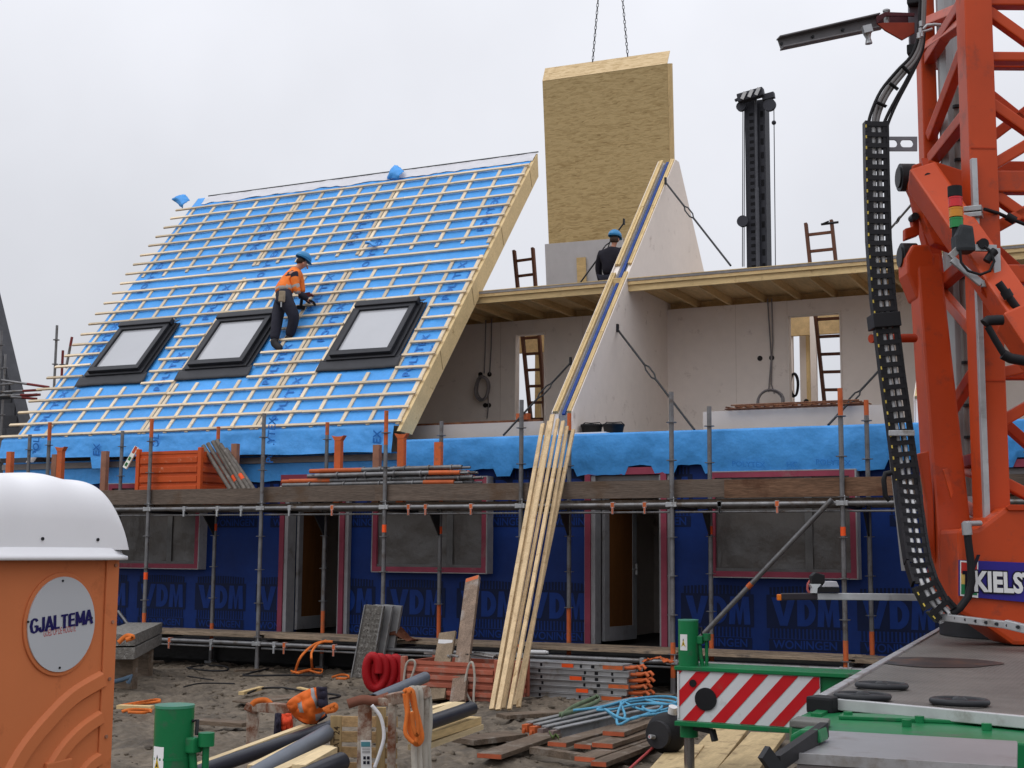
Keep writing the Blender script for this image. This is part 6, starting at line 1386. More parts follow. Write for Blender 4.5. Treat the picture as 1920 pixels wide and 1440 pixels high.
# pale timber plates under the jack
plw = wood('plate_pine', (.50, .38, .21), 'Y', var=.2, dirt=(.20, .14, .08), damt=.3, dscale=5)
for i, (n_, f_) in enumerate((((1300, 1452), (1372, 1368)), ((1372, 1462), (1440, 1378)), ((1240, 1462), (1290, 1400)))):
    a, b = G(*n_, -.02), G(*f_, .02); m = MB(); m.bar(a, b, .34 if i < 2 else .3, .05); tag(m.build('bearing_timber', plw, bevel=.006), ('wide pale timber right behind the jack rod of the striped outrigger', 'wide pale timber, farther from the jack rod, with tool marks', 'pale timber at the picture bottom below the black drum')[i], 'timber', 'pale timbers under the outrigger')
# straps on the mud
def ground_strap(px, lab, z=.03): strap([G(x, y, z+.02*(i % 2)) for i, (x, y) in enumerate(px)], .032, str_o, lab=lab)
ground_strap([(545, 1258), (560, 1262), (580, 1258), (600, 1262), (605, 1256), (585, 1255), (560, 1260), (548, 1262)], 'orange strap heap on the mud under the low planks', .04)
strap([G(553, 1262, .03), at(562, 1235, Y=16.6), at(580, 1215, Y=16.8), at(600, 1204, Y=16.95), at(624, 1203, Y=17.0)], .035, str_o, lab='orange strap hanging off the low planks, outer end towards the cabin')
strap([G(586, 1258, .03), at(584, 1236, Y=16.6), at(585, 1222, Y=16.8), at(596, 1208, Y=16.92), at(612, 1201, Y=17.0)], .035, str_o, lab='orange strap hanging off the low planks, end towards the leaning decks')
ground_strap([(622, 1270), (640, 1265), (655, 1268), (650, 1272), (630, 1272)], 'bit of orange strap at the foot of the leaning decks')
ground_strap([(228, 1334), (250, 1330), (285, 1332), (270, 1336), (240, 1335)], 'orange strap lying flat beside the cabin')
ground_strap([(222, 1324), (255, 1318), (290, 1312), (302, 1314), (280, 1318), (250, 1322)], 'orange strap lying behind the pale offcut by the cabin')
# hoses on the mud
def hose(px, lab, r=.014, m_=rubber, z=.03): m = MB(); m.tube([Vector(p) for p in curve([tuple(G(x, y, z)) for x, y in px], 6)], r, 7); tag(m.build('ground_hose', m_), lab, 'hose')
hose([(350, 1252), (385, 1257), (425, 1257), (420, 1249), (380, 1248), (350, 1252)], 'loop of thin black hose on the mud near the scaffold foot')
hose([(505, 1253), (470, 1262), (456, 1266), (480, 1267), (540, 1266), (605, 1267)], 'black hose bent in a sharp hook below the low planks')
hose([(465, 1300), (490, 1291), (530, 1290), (570, 1296), (610, 1300), (638, 1305), (618, 1310)], 'long black hose curving behind the hi-vis jacket')
hose([(345, 1288), (370, 1282), (400, 1281), (440, 1282)], 'thin dark hose half buried in the open mud', .01)
hose([(352, 1268), (378, 1272), (400, 1275)], 'short dark hose end in the open mud', .01)
# block pallet behind the cabin
t = thing('deck_stack', 'stack of grey perforated steel decks behind the cabin corner', 'scaffold deck', at(245, 1270, Y=14.8))
a, b = at(215, 1225, Y=13.8), at(271, 1202, Y=16.2); 
for k in range(2):
    z1 = .70-.17*k; m = MB(); p = Vector((a.x, a.y, z1-.07)); q = Vector((b.x, b.y, z1-.07)); m.bar(p, q, .5, .15); m.build('deck', dk_l, t, bevel=.006)
for k in range(2): p = Vector((a.x, a.y, 0)).lerp(Vector((b.x, b.y, 0)), .2+.55*k); MB().box(p-Vector((.25, .05, .03)), p+Vector((.25, .05, .37))).build('bearer', old_wood['X'], t)
for k in range(7): p = Vector((a.x, a.y, .70)).lerp(Vector((b.x, b.y, .70)), .12+.13*k); m = MB(); m.bar(p-Vector((.03, 0, 0)), p+Vector((.04, .03, 0)), .05, .006); m.build('hole', hole_m, t)
m = MB(); m.tube([at(x, y, Y=14.0) for x, y in ((214, 1278), (230, 1274), (246, 1268), (240, 1280))], .03, 8); tag(m.build('blue_bag', mat('bag_blue', (.09, .14, .2), rough=.6)), 'dull blue rolled sheet under the steel decks behind the cabin', 'sheet')
strap([at(x, y, Y=13.5) for x, y in ((222, 1205), (232, 1196), (240, 1192), (250, 1195), (236, 1200))], .06, str_o, lab='orange strap bunched at the cabin edge above the steel decks')
# ================================================================== stillage with pipes, timber and pallet
rack_m = mat('rack_rust', (.40, .35, .29), rough=.7, var=.25, nscale=6, dirt=(.16, .055, .025), damt=.75, dscale=5, bump=.3)
def L_(px, py, d): return cp(px, py, d)
rk = thing('rusty_stillage', 'rusty pale steel stillage carrying pipes and timber', 'stillage', (cp(690, 1440, 8.6).x, cp(690, 1440, 8.6).y, 0))
def rb(name, p, q, w, h, m_=rack_m): m = MB(); m.bar(p, q, w, h, up=FH); return m.build(name, m_, rk, bevel=.006)
def down(p, z=0): return Vector((p.x, p.y, z))
for px, py, d in ((475, 1320, 10.4), (547, 1330, 9.9), (685, 1314, 8.9), (736, 1318, 8.75), (795, 1300, 8.5)):
    p = cp(px, py, d); rb('post', down(p), p, .085 if px in (475, 685) else .05, .06)
rb('rail', cp(475, 1324, 10.4), cp(552, 1330, 9.9), .07, .06); rb('rail', cp(728, 1312, 8.8), cp(800, 1298, 8.4), .07, .06); rb('rail', cp(470, 1334, 10.4), cp(475, 1322, 10.4), .1, .09)
rb('rail', down(cp(475, 1320, 10.4), .12), down(cp(795, 1300, 8.5), .12), .08, .08); rb('rail', cp(685, 1314, 8.9), cp(736, 1316, 8.75), .05, .05)
rb('rail', down(cp(547, 1330, 9.9), .16), down(cp(795, 1300, 8.5), .16), .06, .06)
m = MB(); c = [cp(674, 1420, 8.83), cp(702, 1414, 8.83), cp(702, 1440, 8.83), cp(676, 1446, 8.83)]
c = [cp(676, 1388, 8.82), cp(696, 1388, 8.82), cp(697, 1444, 8.82), cp(677, 1444, 8.82)]
m.prism(c, FH*.004); lb = m.build('paper_label', white_s, rk)
m = MB(); m.face([cp(677, 1391, 8.815), cp(694, 1391, 8.815), cp(694, 1400, 8.815), cp(677, 1400, 8.815)][::-1]); m.build('label_band', mat('label_teal', (.07, .22, .26)), lb)
for yy in (1404, 1408, 1411): m = MB(); m.face([cp(679, yy, 8.814), cp(694, yy, 8.814), cp(694, yy+1, 8.814), cp(679, yy+1, 8.814)][::-1]); m.build('label_line', outl, lb)
for xx, yy in ((681, 1418), (688, 1418), (681, 1427), (688, 1427)): m = MB(); m.face([cp(xx, yy, 8.814), cp(xx+5, yy, 8.814), cp(xx+5, yy+6, 8.814), cp(xx, yy+6, 8.814)][::-1]); m.build('label_mark', outl, lb)
# pallet standing on edge in the stillage
pw = wood('pallet_wood', (.36, .24, .12), 'X', var=.28, fine=.2, dirt=(.20, .13, .07), damt=.3, dscale=5); pwz = wood('pallet_wood', (.42, .30, .15), 'Z', var=.2)
pt = thing('pallet', 'wooden pallet standing on edge inside the rusty stillage', 'pallet', down(cp(690, 1440, 9.0)))
A, B = cp(622, 1338, 9.35), cp(742, 1316, 8.95); e = (B-A); e.z = 0; e.normalize(); wn_ = (B-A).length
tilt = Vector((0, 0, 1))
for k in range(9):
    z = A.z-.05-.098*k
    if z < .02: break
    p = Vector((A.x, A.y, z))+e*.0; q = p+e*wn_+UP*(.07*wn_/.5*.55)
    m = MB(); m.bar(p, q, .022, .07+random.uniform(-.006, .006), up=UP); m.build('slat', pw, pt, bevel=.003)
for px, w_ in ((631, .075), (715, .06)):
    p = cp(px, 1342 if px < 700 else 1326, 9.28 if px < 700 else 9.0); m = MB(); m.bar(down(p), p, w_, .03, up=FH); m.build('upright', pwz, pt, bevel=.003)
m = MB(); o = cp(632, 1408, 9.2); put_text(m, 'ALLUFLAT 24', .055, o-FH*.03, UP, -RT, .001, 0, 1); m.build('stamp', mat('stamp_dark', (.05, .03, .015)), pt)
# pipes, beams and strips lying through it
navy_pipe = mat('pipe_dark', (.026, .029, .040), rough=.35, var=.15, coat=.1); grey_pipe = mat('pipe_grey', (.11, .125, .15), rough=.35, var=.15)
def lay(p, dp, q, dq, r, m_, lab, cat, name, flat=None, grp=None):
    a, b = cp(*p, dp), cp(*q, dq); m = MB()
    if flat: m.bar(a, b, flat[0], flat[1])
    else:
        m.tube([a, b], r, 18, cap=False); m.tube([b, a], r*.86, 18, cap=False)
        d = (b-a).normalized()
        for c, s in ((a, -1), (b, 1)):
            x = d.orthogonal().normalized(); y = d.cross(x); n = 18
            vs = [c+(x*math.cos(2*math.pi*i/n)+y*math.sin(2*math.pi*i/n))*rr for rr in (r, r*.86) for i in range(n)]
            m.idx(vs, [(i, (i+1) % n, n+(i+1) % n, n+i) for i in range(n)])
    tag(m.build(name, m_), lab, cat, grp)
lay((360, 1452), 8.4, (622, 1362), 9.6, .045, navy_pipe, 'long dark pipe running from the green jack into the stillage', 'pipe', 'drain_pipe')
lay((470, 1458), 8.3, (615, 1374), 9.3, .055, grey_pipe, 'blue grey pipe in front of the long dark pipe', 'pipe', 'drain_pipe')
lay((540, 1470), 8.2, (640, 1428), 8.8, .06, navy_pipe, 'dark pipe at the picture bottom, against the pallet', 'pipe', 'drain_pipe')
lay((785, 1362), 8.9, (884, 1328), 9.7, .048, navy_pipe, 'dark pipe end sticking out of the stillage past the straps', 'pipe', 'drain_pipe')
lay((700, 1312), 9.4, (797, 1270), 10.4, .042, grey_pipe, 'grey pipe pointing up behind the stillage towards the red crate', 'pipe', 'drain_pipe')
tim = wood('strip_pine', (.62, .49, .29), 'Y')
lay((360, 1440), 8.5, (590, 1356), 9.65, 0, tim, 'thin pale strip on top of the long dark pipe', 'timber', 'timber_strip', (.05, .03))
lay((470, 1440), 8.6, (616, 1368), 9.5, 0, tim, 'pale strip lying between the dark and the blue grey pipe', 'timber', 'timber_strip', (.05, .035))
lay((510, 1452), 8.3, (616, 1402), 9.0, 0, tim, 'pale board below the blue grey pipe', 'timber', 'timber_strip', (.08, .03))
lay((560, 1440), 8.4, (620, 1406), 8.9, 0, tim, 'pale board end stopping at the pallet', 'timber', 'timber_strip', (.09, .04))
lay((790, 1350), 9.3, (862, 1320), 9.9, 0, tim, 'pale strip above the dark pipe end, past the orange straps', 'timber', 'timber_strip', (.09, .03))
lay((780, 1385), 9.0, (888, 1350), 9.8, 0, pineY, 'thick brown board below the dark pipe end', 'timber', 'timber_strip', (.12, .05))
lay((780, 1402), 9.0, (892, 1362), 9.8, 0, tim, 'lowest pale board sticking out of the stillage', 'timber', 'timber_strip', (.12, .035))
lay((770, 1340), 9.6, (848, 1320), 10.2, 0, tim, 'short pale strip farthest back in the stillage', 'timber', 'timber_strip', (.06, .03))
# straps over the stillage
def hang(px, d, m_, w, lab): strap([cp(x, y, d) for x, y in px], w, m_, lab=lab)
hang([(760, 1300), (770, 1294), (776, 1320), (786, 1358), (790, 1385), (780, 1394), (770, 1370), (764, 1330), (760, 1300)], 8.3, str_o, .035, 'orange strap hanging in a loop over the stillage corner')
hang([(766, 1300), (774, 1296), (780, 1330), (784, 1362), (782, 1378), (776, 1366), (772, 1334)], 8.26, str_o, .025, 'short orange strap lying inside the orange loop')
hang([(757, 1298), (764, 1296), (763, 1340), (760, 1372), (768, 1386), (778, 1392), (784, 1380)], 8.28, str_o, .025, 'narrow orange strap beside the bigger orange loop')
for i, x in enumerate((776, 785, 794, 800)):
    hang([(x-12, 1298), (x-4, 1291), (x+3, 1298), (x+3+i, 1350), (x+i, 1400), (x+2+i, 1455)], 8.35+.03*i, str_w, .035, ('pale strap right behind the orange loop', 'second pale strap from the orange loop', 'third pale strap from the orange loop', 'outermost pale strap at the stillage corner')[i])
hang([(697, 1322), (714, 1345), (720, 1380), (712, 1412), (702, 1440)], 8.6, mat('strap_clean_white', (.62, .62, .64), rough=.6), .022, 'thin white strap curving down over the pallet')
hang([(652, 1320), (680, 1312), (704, 1314), (730, 1306)], 8.8, mat('strap_rust', (.22, .09, .06), rough=.8, var=.3), .06, 'rust coloured strap across the top of the stillage post')
# hi-vis jacket
jk_o = mat('jacket_orange', (.78, .16, .025), rough=.7, var=.12, nscale=4, bump=.3, bscale=14); jk_n = mat('jacket_navy', (.022, .020, .035), rough=.8, var=.2); jk_g = mat('jacket_band', (.30, .30, .31), rough=.4, var=.15)
jk = thing('hivis_jacket', 'orange high visibility jacket with grey bands thrown over the rusty stillage', 'jacket', cp(575, 1355, 9.7))
PJ = [(540, 1316), (560, 1302), (588, 1296), (598, 1288), (606, 1290), (607, 1310), (612, 1340), (600, 1353), (575, 1355), (556, 1340)]
def cloth(poly, d, amp, name, m_, parent, thick=.01, n=16, bulge=.08):
    x0, x1 = min(p[0] for p in poly), max(p[0] for p in poly)
    def yr(x):
        ys = []
        for i in range(len(poly)):
            (xa, ya), (xb, yb_) = poly[i-1], poly[i]
            if min(xa, xb) <= x <= max(xa, xb) and xa != xb: ys.append(ya+(yb_-ya)*(x-xa)/(xb-xa))
        return (min(ys), max(ys)) if ys else (0, 0)
    m = MB()
    def fn(u, v):
        x = x0+.3+(x1-x0-.6)*u; a, b = yr(x); y = a+(b-a)*v
        return cp(x, y, d-bulge*math.sin(math.pi*u)*math.sin(math.pi*min(1, v*.8+.1))+amp*nz(u*4, v*4, d)+amp*.5*nz(u*9, v*7, d+3))
    m.grid(fn, n, n); return m.build(name, m_, parent, thick=thick)
def q2(a, b, c, t): return tuple(x*(1-t)**2+2*y*t*(1-t)+z*t*t for x, y, z in zip(a, b, c))
def jfn(u, v):
    tp = q2((538, 1320), (566, 1296), (599, 1288), u); bt = q2((552, 1340), (582, 1372), (614, 1344), u)
    x, y = tp[0]+(bt[0]-tp[0])*v, tp[1]+(bt[1]-tp[1])*v
    fold = .035*math.sin(9*u+5*v+2*nz(u*3, v*3, 1))*v + .02*nz(u*8, v*6, 2)
    return cp(x, y, 9.62-.14*math.sin(math.pi*u)**.7*math.sin(math.pi*min(1, .2+.75*v))-fold)
nj = 26; m = MB(); m.grid(jfn, nj, nj)
m.m = [(1 if (.70 < (k % nj)/nj < .80 and k//nj < 15) or (.30 < (k % nj)/nj < .40 and 5 < k//nj < 15) or (.62 < (k % nj)/nj < .95 and 18 < k//nj < 23) else 2 if k//nj > 24 or (k % nj)/nj > .93 else 0) for k in range(nj*nj)]
m.build('shell', (jk_o, jk_g, jk_n), jk, thick=.012)
m = MB(); m.grid(lambda u, v: cp(598+10*u+2*v, 1287+2*u+36*v, 9.54-.06*math.sin(math.pi*u)+.02*nz(u*3, v*4, 7)), 8, 14); m.build('collar', jk_n, jk, thick=.02)
cloth([(520, 1340), (545, 1338), (548, 1378), (520, 1382)], 9.85, .03, 'sleeve', mat('jacket_red', (.60, .06, .02), rough=.7, var=.2), jk)
cloth([(518, 1338), (526, 1338), (526, 1386), (515, 1388)], 9.80, .02, 'cuff', jk_n, jk)
hang([(472, 1322), (480, 1315), (498, 1313), (510, 1322), (514, 1328)], 10.2, str_o, .04, 'orange strap arched over the far end of the stillage')
hang([(606, 1332), (618, 1326), (628, 1322), (628, 1330), (610, 1334)], 9.4, str_o, .035, 'orange strap end right beside the hi-vis jacket')

# ================================================================== people
def skin_mesh(name, joints, edges, mats, parent, label=None, sub=2, root=None, matfn=None):
    """one continuous surface grown from a skeleton; joints: name -> (point, rx, ry)"""
    ks = list(joints); me = bpy.data.meshes.new(name); me.from_pydata([joints[k][0] for k in ks], [(ks.index(a), ks.index(b)) for a, b in edges], [])
    ob = bpy.data.objects.new(name, me); COL.objects.link(ob); md = ob.modifiers.new('s', 'SKIN'); md.use_smooth_shade = True; md.branch_smoothing = .4
    for i, k in enumerate(ks):
        sv = me.skin_vertices[0].data[i]; r = joints[k][1:]; sv.radius = (r[0], r[-1]); sv.use_root = (k == (root or ks[0]))
    sb = ob.modifiers.new('u', 'SUBSURF'); sb.levels = sub
    dg = bpy.context.evaluated_depsgraph_get(); m2 = bpy.data.meshes.new_from_object(ob.evaluated_get(dg)); bpy.data.objects.remove(ob)
    vs = [v.co.copy() for v in m2.vertices]; fs = [tuple(p.vertices) for p in m2.polygons]
    mb = MB(); 
    for f in fs: pass
    mb.idx(vs, fs, 0, True)
    if matfn: mb.m = [matfn(sum((vs[i] for i in f), Vector())/len(f)) for f in fs]
    return mb.build(name, mats, parent, label=label)
skin = mat('skin', (.46, .22, .15), rough=.5, var=.1); jacket = mat('work_jacket', (.90, .21, .035), rough=.7, var=.15, nscale=8, bump=.5, bscale=14, rnd=0)
trou = mat('work_trousers', (.022, .022, .033), rough=.8, var=.3, nscale=7, bump=.5, bscale=16, rnd=0); boot = mat('work_boot', (.028, .027, .028), rough=.6, var=.3)
helm = mat('helmet_blue', (.03, .22, .47), rough=.35, var=.06, coat=.3); glove = mat('glove', (.02, .02, .024), rough=.7); refl = mat('reflective', (.42, .40, .38), rough=.4)
fx, fs_ = roof_at(520, 652); foot = RP(fx, fs_, .06); YB = foot.y
hx, hs2 = roof_at(590, 570); YH = RP(hx, hs2, .08).y
def wp(px, py, y): return at(px, py, Y=y)
wk = thing('person', 'worker in orange jacket and blue helmet stooping on the roof battens with a drill', 'person', foot)
ya = YB+.12
J = dict(pelvis=(wp(529, 556, ya+.10), .15, .13), waist=(wp(532, 543, ya+.18), .165, .145), chest=(wp(544, 521, ya+.34), .19, .16), neck0=(wp(556, 505, ya+.44), .085, .085), neck=(wp(561, 501, ya+.47), .06, .06), head=(wp(567, 495, ya+.50), .085, .10), crown=(wp(569, 486, ya+.52), .085, .095),
         shn=(wp(549, 514, ya+.22), .085, .085), eln=(wp(556, 545, ya+.25), .06, .06), wrn=(wp(578, 563, YH-.20), .045, .045), hdn=(wp(588, 567, YH-.12), .04, .03),
         shf=(wp(560, 513, ya+.58), .08, .08), elf=(wp(566, 545, ya+.60), .055, .055), wrf=(wp(574, 563, YH-.02), .043, .043), hdf=(wp(580, 568, YH), .04, .03),
         hpl=(wp(524, 562, ya+.24), .115, .11), knl=(wp(520, 600, ya+.02), .085, .085), anl=(wp(514, 640, YB+.0), .055, .055), tol=(wp(527, 654, YB-.02), .05, .04),
         hpr=(wp(536, 562, ya-.02), .115, .11), knr=(wp(553, 596, ya+.06), .085, .085), anr=(wp(541, 634, YB+.2), .055, .055), tor=(wp(555, 649, YB+.2), .05, .04))
E_ = [('pelvis', 'waist'), ('waist', 'chest'), ('chest', 'neck0'), ('neck0', 'neck'), ('neck', 'head'), ('head', 'crown'), ('chest', 'shn'), ('shn', 'eln'), ('eln', 'wrn'), ('wrn', 'hdn'), ('chest', 'shf'), ('shf', 'elf'), ('elf', 'wrf'), ('wrf', 'hdf'),
      ('pelvis', 'hpl'), ('hpl', 'knl'), ('knl', 'anl'), ('anl', 'tol'), ('pelvis', 'hpr'), ('hpr', 'knr'), ('knr', 'anr'), ('anr', 'tor')]
def scaled(k): return {n: (v[0],)+tuple(x*k for x in v[1:]) for n, v in J.items()}
_b = {n: (v[0],)+tuple(x*(.6 if n[:2] in ('an', 'kn', 'hd', 'wr', 'el') else 1.0 if n in ('head', 'crown', 'neck') else .8) for x in v[1:]) for n, v in J.items() if n[:2] != 'to'}
skin_mesh('body', _b, [e for e in E_ if e[1][:2] != 'to'], skin, wk, root='pelvis')
sub = lambda names, k: {n: (J[n][0],)+tuple(x*k for x in J[n][1:]) for n in names}
def ed(names): return [e for e in E_ if e[0] in names and e[1] in names]
n1 = ('waist', 'chest', 'neck0', 'shn', 'eln', 'shf', 'elf')
Jj = sub(n1, 1.27); Jj['hem'] = (J['pelvis'][0]*.72+J['waist'][0]*.28, .20, .18); Jj['fan'] = (J['eln'][0].lerp(J['wrn'][0], .25), .066, .066); Jj['faf'] = (J['elf'][0].lerp(J['wrf'][0], .25), .06, .06)
axis = (J['chest'][0]-J['pelvis'][0]).normalized()
def jm(c):
    t = (c-J['pelvis'][0]).dot(axis); al = (c-J['shn'][0]).dot((J['eln'][0]-J['shn'][0]).normalized()); near = (c-J['shn'][0].lerp(J['eln'][0], .6)).length < .26
    if near and al < .16 and (c-J['shn'][0]).dot(FH) < .03 and (c-J['shn'][0]-Vector((0, 0, .05))).length < .125: return 2
    if near and .20 < al < .26: return 1
    if near and .33 < al < .39: return 1
    if not near and (.08 < t < .14 or .27 < t < .335): return 1
    return 0
skin_mesh('jacket', Jj, ed(n1)+[('hem', 'waist'), ('eln', 'fan'), ('elf', 'faf')], (jacket, refl, jk_n), wk, root='chest', matfn=jm)
skin_mesh('sleeve', {'a': (J['eln'][0].lerp(J['wrn'][0], .22), .068, .068), 'b': (J['eln'][0].lerp(J['wrn'][0], .6), .06, .06), 'c': (J['wrn'][0], .052, .052)}, [('a', 'b'), ('b', 'c')], trou, wk)
skin_mesh('sleeve', {'a': (J['elf'][0].lerp(J['wrf'][0], .22), .062, .062), 'b': (J['elf'][0].lerp(J['wrf'][0], .6), .056, .056), 'c': (J['wrf'][0], .05, .05)}, [('a', 'b'), ('b', 'c')], trou, wk)
n2 = ('pelvis', 'hpl', 'knl', 'anl', 'hpr', 'knr', 'anr'); Jt = sub(n2, 1.27); Jt['top'] = (J['waist'][0], .155, .14)
for k, r in (('anl', .078), ('anr', .078)): Jt[k] = (Jt[k][0], r*1.1, r*1.1)
skin_mesh('trousers', Jt, ed(n2)+[('pelvis', 'top')], trou, wk, root='pelvis')
for a, t_ in (('anl', 'tol'), ('anr', 'tor')):
    p, q = J[a][0], J[t_][0]; hl = p+(p-q)*.12+Vector((0, 0, -.05))
    skin_mesh('boot', {'top': (p+Vector((0, 0, .06)), .082, .082), 'heel': (p-Vector((0, 0, .045)), .082, .07), 'ball': (p.lerp(q, .65)-Vector((0, 0, .012)), .072, .055), 'toe': (q+(q-p)*.12, .055, .04)}, [('top', 'heel'), ('heel', 'ball'), ('ball', 'toe')], boot, wk)
def hand(wr, hd, par, m_):
    d = (hd-wr).normalized(); s = d.cross(Vector((0, .4, 1))).normalized(); u = s.cross(d)
    palm = wr+d*.05; Jh = {'w': (wr-d*.01, .035, .03), 'p': (palm, .042, .024), 'k': (wr+d*.09, .042, .02)}; Eh = [('w', 'p'), ('p', 'k')]
    for i, (o, l) in enumerate(((-.032, .065), (-.011, .078), (.011, .074), (.032, .058))):
        b = wr+d*.085+s*o; c = b+d*l*.55-u*.012; e = c+d*l*.4-u*.035
        Jh['a%d' % i] = (b, .0105, .0105); Jh['b%d' % i] = (c, .0098, .0098); Jh['c%d' % i] = (e, .0085, .0085); Eh += [('k', 'a%d' % i), ('a%d' % i, 'b%d' % i), ('b%d' % i, 'c%d' % i)]
    Jh['t0'] = (wr+d*.04+s*.045, .014, .014); Jh['t1'] = (wr+d*.075+s*.065-u*.015, .011, .011); Jh['t2'] = (wr+d*.10+s*.06-u*.03, .009, .009); Eh += [('p', 't0'), ('t0', 't1'), ('t1', 't2')]
    skin_mesh('glove', Jh, Eh, m_, par, root='p', sub=1)
hand(J['wrn'][0], J['hdn'][0], wk, glove); hand(J['wrf'][0], J['hdf'][0], wk, glove)
def helmet(c, fwd, par, r=.128):
    m = MB(); f = Vector(fwd).normalized(); s = f.cross(UP).normalized(); u = s.cross(f)
    def fn(a, v):
        th = math.pi/2*v; k = 2*math.pi*a; return c+f*(math.cos(k)*math.cos(th)*r*1.16)+s*(math.sin(k)*math.cos(th)*r*.95)+u*(math.sin(th)*r*1.02)
    m.grid(fn, 28, 10)
    def br(a, v):
        k = 2*math.pi*a; e = 1+.03*v+(.26*v*max(0, math.cos(k))**3); return c+f*(math.cos(k)*r*1.16*e)+s*(math.sin(k)*r*.95*(1+.08*v))-u*(.012*v+.02*v*max(0, math.cos(k)))
    m.grid(br, 28, 3); ob = m.build('helmet', helm, par, thick=.004); return f, s, u
fw = (RT*.86+FH*.35-UP*.42); hc = J['crown'][0]+Vector((0, 0, .012)); f_, s_v, u_v = helmet(hc, fw, wk)
m = MB()
hd_ = J['head'][0]
m.bar(hd_+f_*.085+u_v*.01, hd_+f_*.125-u_v*.035, .03, .028); m.build('nose', skin, wk, bevel=.008)
for o in (-.035, .035): m = MB(); m.ball(hd_+f_*.088+s_v*o+u_v*.018, .012, 8, 6); m.build('eye', mat('eye_white', (.5, .48, .46)), wk); m = MB(); m.ball(hd_+f_*.097+s_v*o+u_v*.018, .006, 8, 6); m.build('pupil', rubber, wk)
m = MB(); m.bar(hd_+f_*.088-u_v*.055-s_v*.025, hd_+f_*.088-u_v*.055+s_v*.025, .008, .008); m.build('mouth', mat('mouth', (.25, .08, .06)), wk)
for o in (-.088, .088): m = MB(); m.ball(hd_+s_v*o-u_v*.01, .03, 10, 6, sc=(.6, .6, 1.1)); m.build('ear', skin, wk)
m = MB(); m.ball(hd_-f_*.045+u_v*.03, .088, 18, 10, sc=(1, 1, .8)); m.build('hair', mat('hair_dark', (.05, .035, .028), rough=.8), wk)
m = MB(); c = wp(529, 555, ya-.12); m.bar(c-Vector((0, 0, .11)), c+Vector((0, 0, .09)), .11, .05, up=FH); m.bar(c-Vector((0, .03, .1)), c-Vector((0, .03, .0)), .09, .03, up=FH); m.build('tool_pouch', mat('pouch', (.34, .27, .19), rough=.8, var=.2), wk, bevel=.012)
m = MB(); m.bar(c-Vector((0, .02, .11)), c-Vector((0, .02, .2)), .025, .02, up=FH); m.build('pouch_tool', steel_l, wk)
dr2 = thing('cordless_drill', 'dark red cordless drill held by the roof worker', 'drill', J['hdf'][0]-Vector((0, 0, .1)))
hdp = J['hdn'][0].lerp(J['hdf'][0], .5); g0 = wp(566, 560, YH-.15); g1 = wp(564, 574, YH-.12)
m = MB(); m.bar(wp(560, 556, YH-.2), wp(582, 552, YH-.12), .07, .08); m.tube([wp(582, 552, YH-.12), wp(588, 556, YH-.08)], [.03, .02], 10); m.build('motor', mat('drill_red', (.09, .015, .015), rough=.5), dr2, bevel=.012)
m = MB(); m.bar(g0, g1, .05, .05); m.build('handle', rubber, dr2, bevel=.01); m = MB(); m.bar(g1+Vector((-.07, 0, -.02)), g1+Vector((.07, 0, -.03)), .08, .07); m.build('battery', rubber, dr2, bevel=.01)

# second man behind the party wall, on the rear floor strip
Y2 = 24.9
hx2 = at(1146, 447, Y=Y2)
w2 = thing('person', 'man in dark work clothes and blue helmet, back turned, behind the party wall', 'person', Vector((hx2.x-.05, Y2, 6.26)))
b0 = Vector((hx2.x-.0, Y2, 6.26)); hz = hx2.z-6.26
k = hz/1.66
J2 = dict(pelvis=(b0+Vector((-.04, 0, .92*k)), .16, .13), waist=(b0+Vector((-.04, 0, 1.08*k)), .155, .125), chest=(b0+Vector((-.02, 0, 1.32*k)), .19, .14), neck0=(b0+Vector((.03, .03, 1.49*k)), .08, .08), neck=(b0+Vector((.05, .03, 1.54*k)), .058, .058), head=(b0+Vector((.06, .05, 1.64*k)), .088, .10), crown=(b0+Vector((.06, .05, 1.71*k)), .08, .09),
          shl=(b0+Vector((-.22, 0, 1.40*k)), .08, .08), ell=(b0+Vector((-.30, .05, 1.12*k)), .06, .06), wrl=(b0+Vector((-.28, .12, .88*k)), .045, .045), hdl=(b0+Vector((-.26, .15, .80*k)), .04, .03),
          shr=(b0+Vector((.20, 0, 1.42*k)), .08, .08), elr=(b0+Vector((.30, .12, 1.2*k)), .06, .06), wrr=(b0+Vector((.28, .34, 1.25*k)), .045, .045), hdr=(b0+Vector((.26, .42, 1.28*k)), .04, .03),
          hl=(b0+Vector((-.12, 0, .88*k)), .115, .11), kl=(b0+Vector((-.14, .0, .48*k)), .08, .08), al=(b0+Vector((-.15, 0, .09)), .055, .055), tl=(b0+Vector((-.15, .16, .04)), .05, .04),
          hr=(b0+Vector((.07, 0, .88*k)), .115, .11), kr=(b0+Vector((.08, .05, .48*k)), .08, .08), ar=(b0+Vector((.09, .02, .09)), .055, .055), tr=(b0+Vector((.09, .18, .04)), .05, .04))
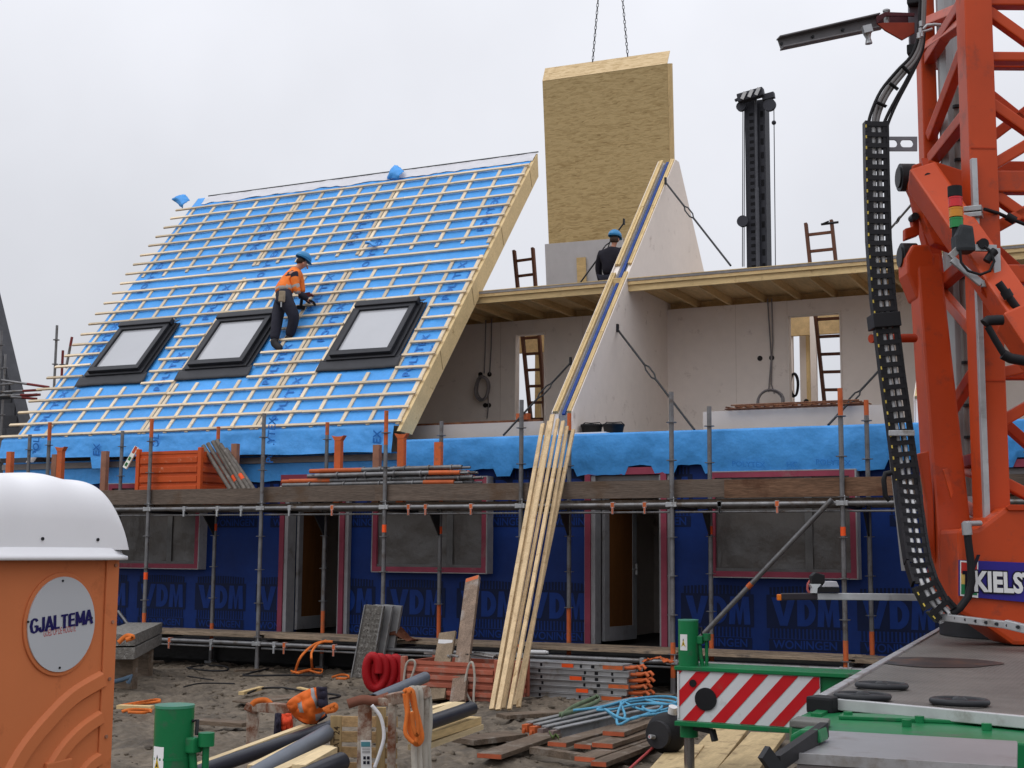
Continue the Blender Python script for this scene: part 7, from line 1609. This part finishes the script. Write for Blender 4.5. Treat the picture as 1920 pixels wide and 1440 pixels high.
E2 = [('pelvis', 'waist'), ('waist', 'chest'), ('chest', 'neck0'), ('neck0', 'neck'), ('neck', 'head'), ('head', 'crown'), ('chest', 'shl'), ('shl', 'ell'), ('ell', 'wrl'), ('wrl', 'hdl'), ('chest', 'shr'), ('shr', 'elr'), ('elr', 'wrr'), ('wrr', 'hdr'), ('pelvis', 'hl'), ('hl', 'kl'), ('kl', 'al'), ('al', 'tl'), ('pelvis', 'hr'), ('hr', 'kr'), ('kr', 'ar'), ('ar', 'tr')]
sc2 = lambda names, q: {n: (J2[n][0],)+tuple(x*q for x in J2[n][1:]) for n in names}
_b = {n: (v[0],)+tuple(x*(.6 if n[0] in 'akew' or n[:2] == 'hd' else .8) for x in v[1:]) for n, v in J2.items() if n not in ('tl', 'tr')}
skin_mesh('body', _b, [e for e in E2 if e[1] not in ('tl', 'tr')], skin, w2, root='pelvis')
dkj = mat('dark_jacket', (.016, .015, .024), rough=.8, var=.3, bump=.4, bscale=14)
def ed2(names): return [e for e in E2 if e[0] in names and e[1] in names]
nn = ('pelvis', 'waist', 'chest', 'neck0', 'shl', 'ell', 'wrl', 'shr', 'elr', 'wrr'); skin_mesh('jacket', sc2(nn, 1.25), ed2(nn), dkj, w2, root='chest')
nn = ('pelvis', 'hl', 'kl', 'al', 'hr', 'kr', 'ar'); skin_mesh('trousers', sc2(nn, 1.12), ed2(nn), trou, w2, root='pelvis')
hand(J2['wrl'][0], J2['hdl'][0], w2, glove); hand(J2['wrr'][0], J2['hdr'][0], w2, glove)
for a, t_ in (('al', 'tl'), ('ar', 'tr')):
    p, q = J2[a][0], J2[t_][0]; skin_mesh('boot', {'top': (p+Vector((0, 0, .06)), .068, .068), 'heel': (p-Vector((0, 0, .03)), .065, .055), 'ball': (p.lerp(q, .6), .055, .042), 'toe': (q, .045, .032)}, [('top', 'heel'), ('heel', 'ball'), ('ball', 'toe')], boot, w2)
f_, s_v, u_v = helmet(J2['crown'][0]+Vector((0, 0, .0)), (.35, 1, -.12), w2)
m = MB(); m.ball(J2['head'][0]-Vector((0, .02, 0)), .098, 16, 10, sc=(1, 1, .8)); m.build('hair', mat('hair_dark', (.05, .035, .028), rough=.8), w2)
for o in (-.09, .09): m = MB(); m.ball(J2['head'][0]+s_v*o-u_v*.01, .03, 10, 6, sc=(.6, .6, 1.1)); m.build('ear', skin, w2)
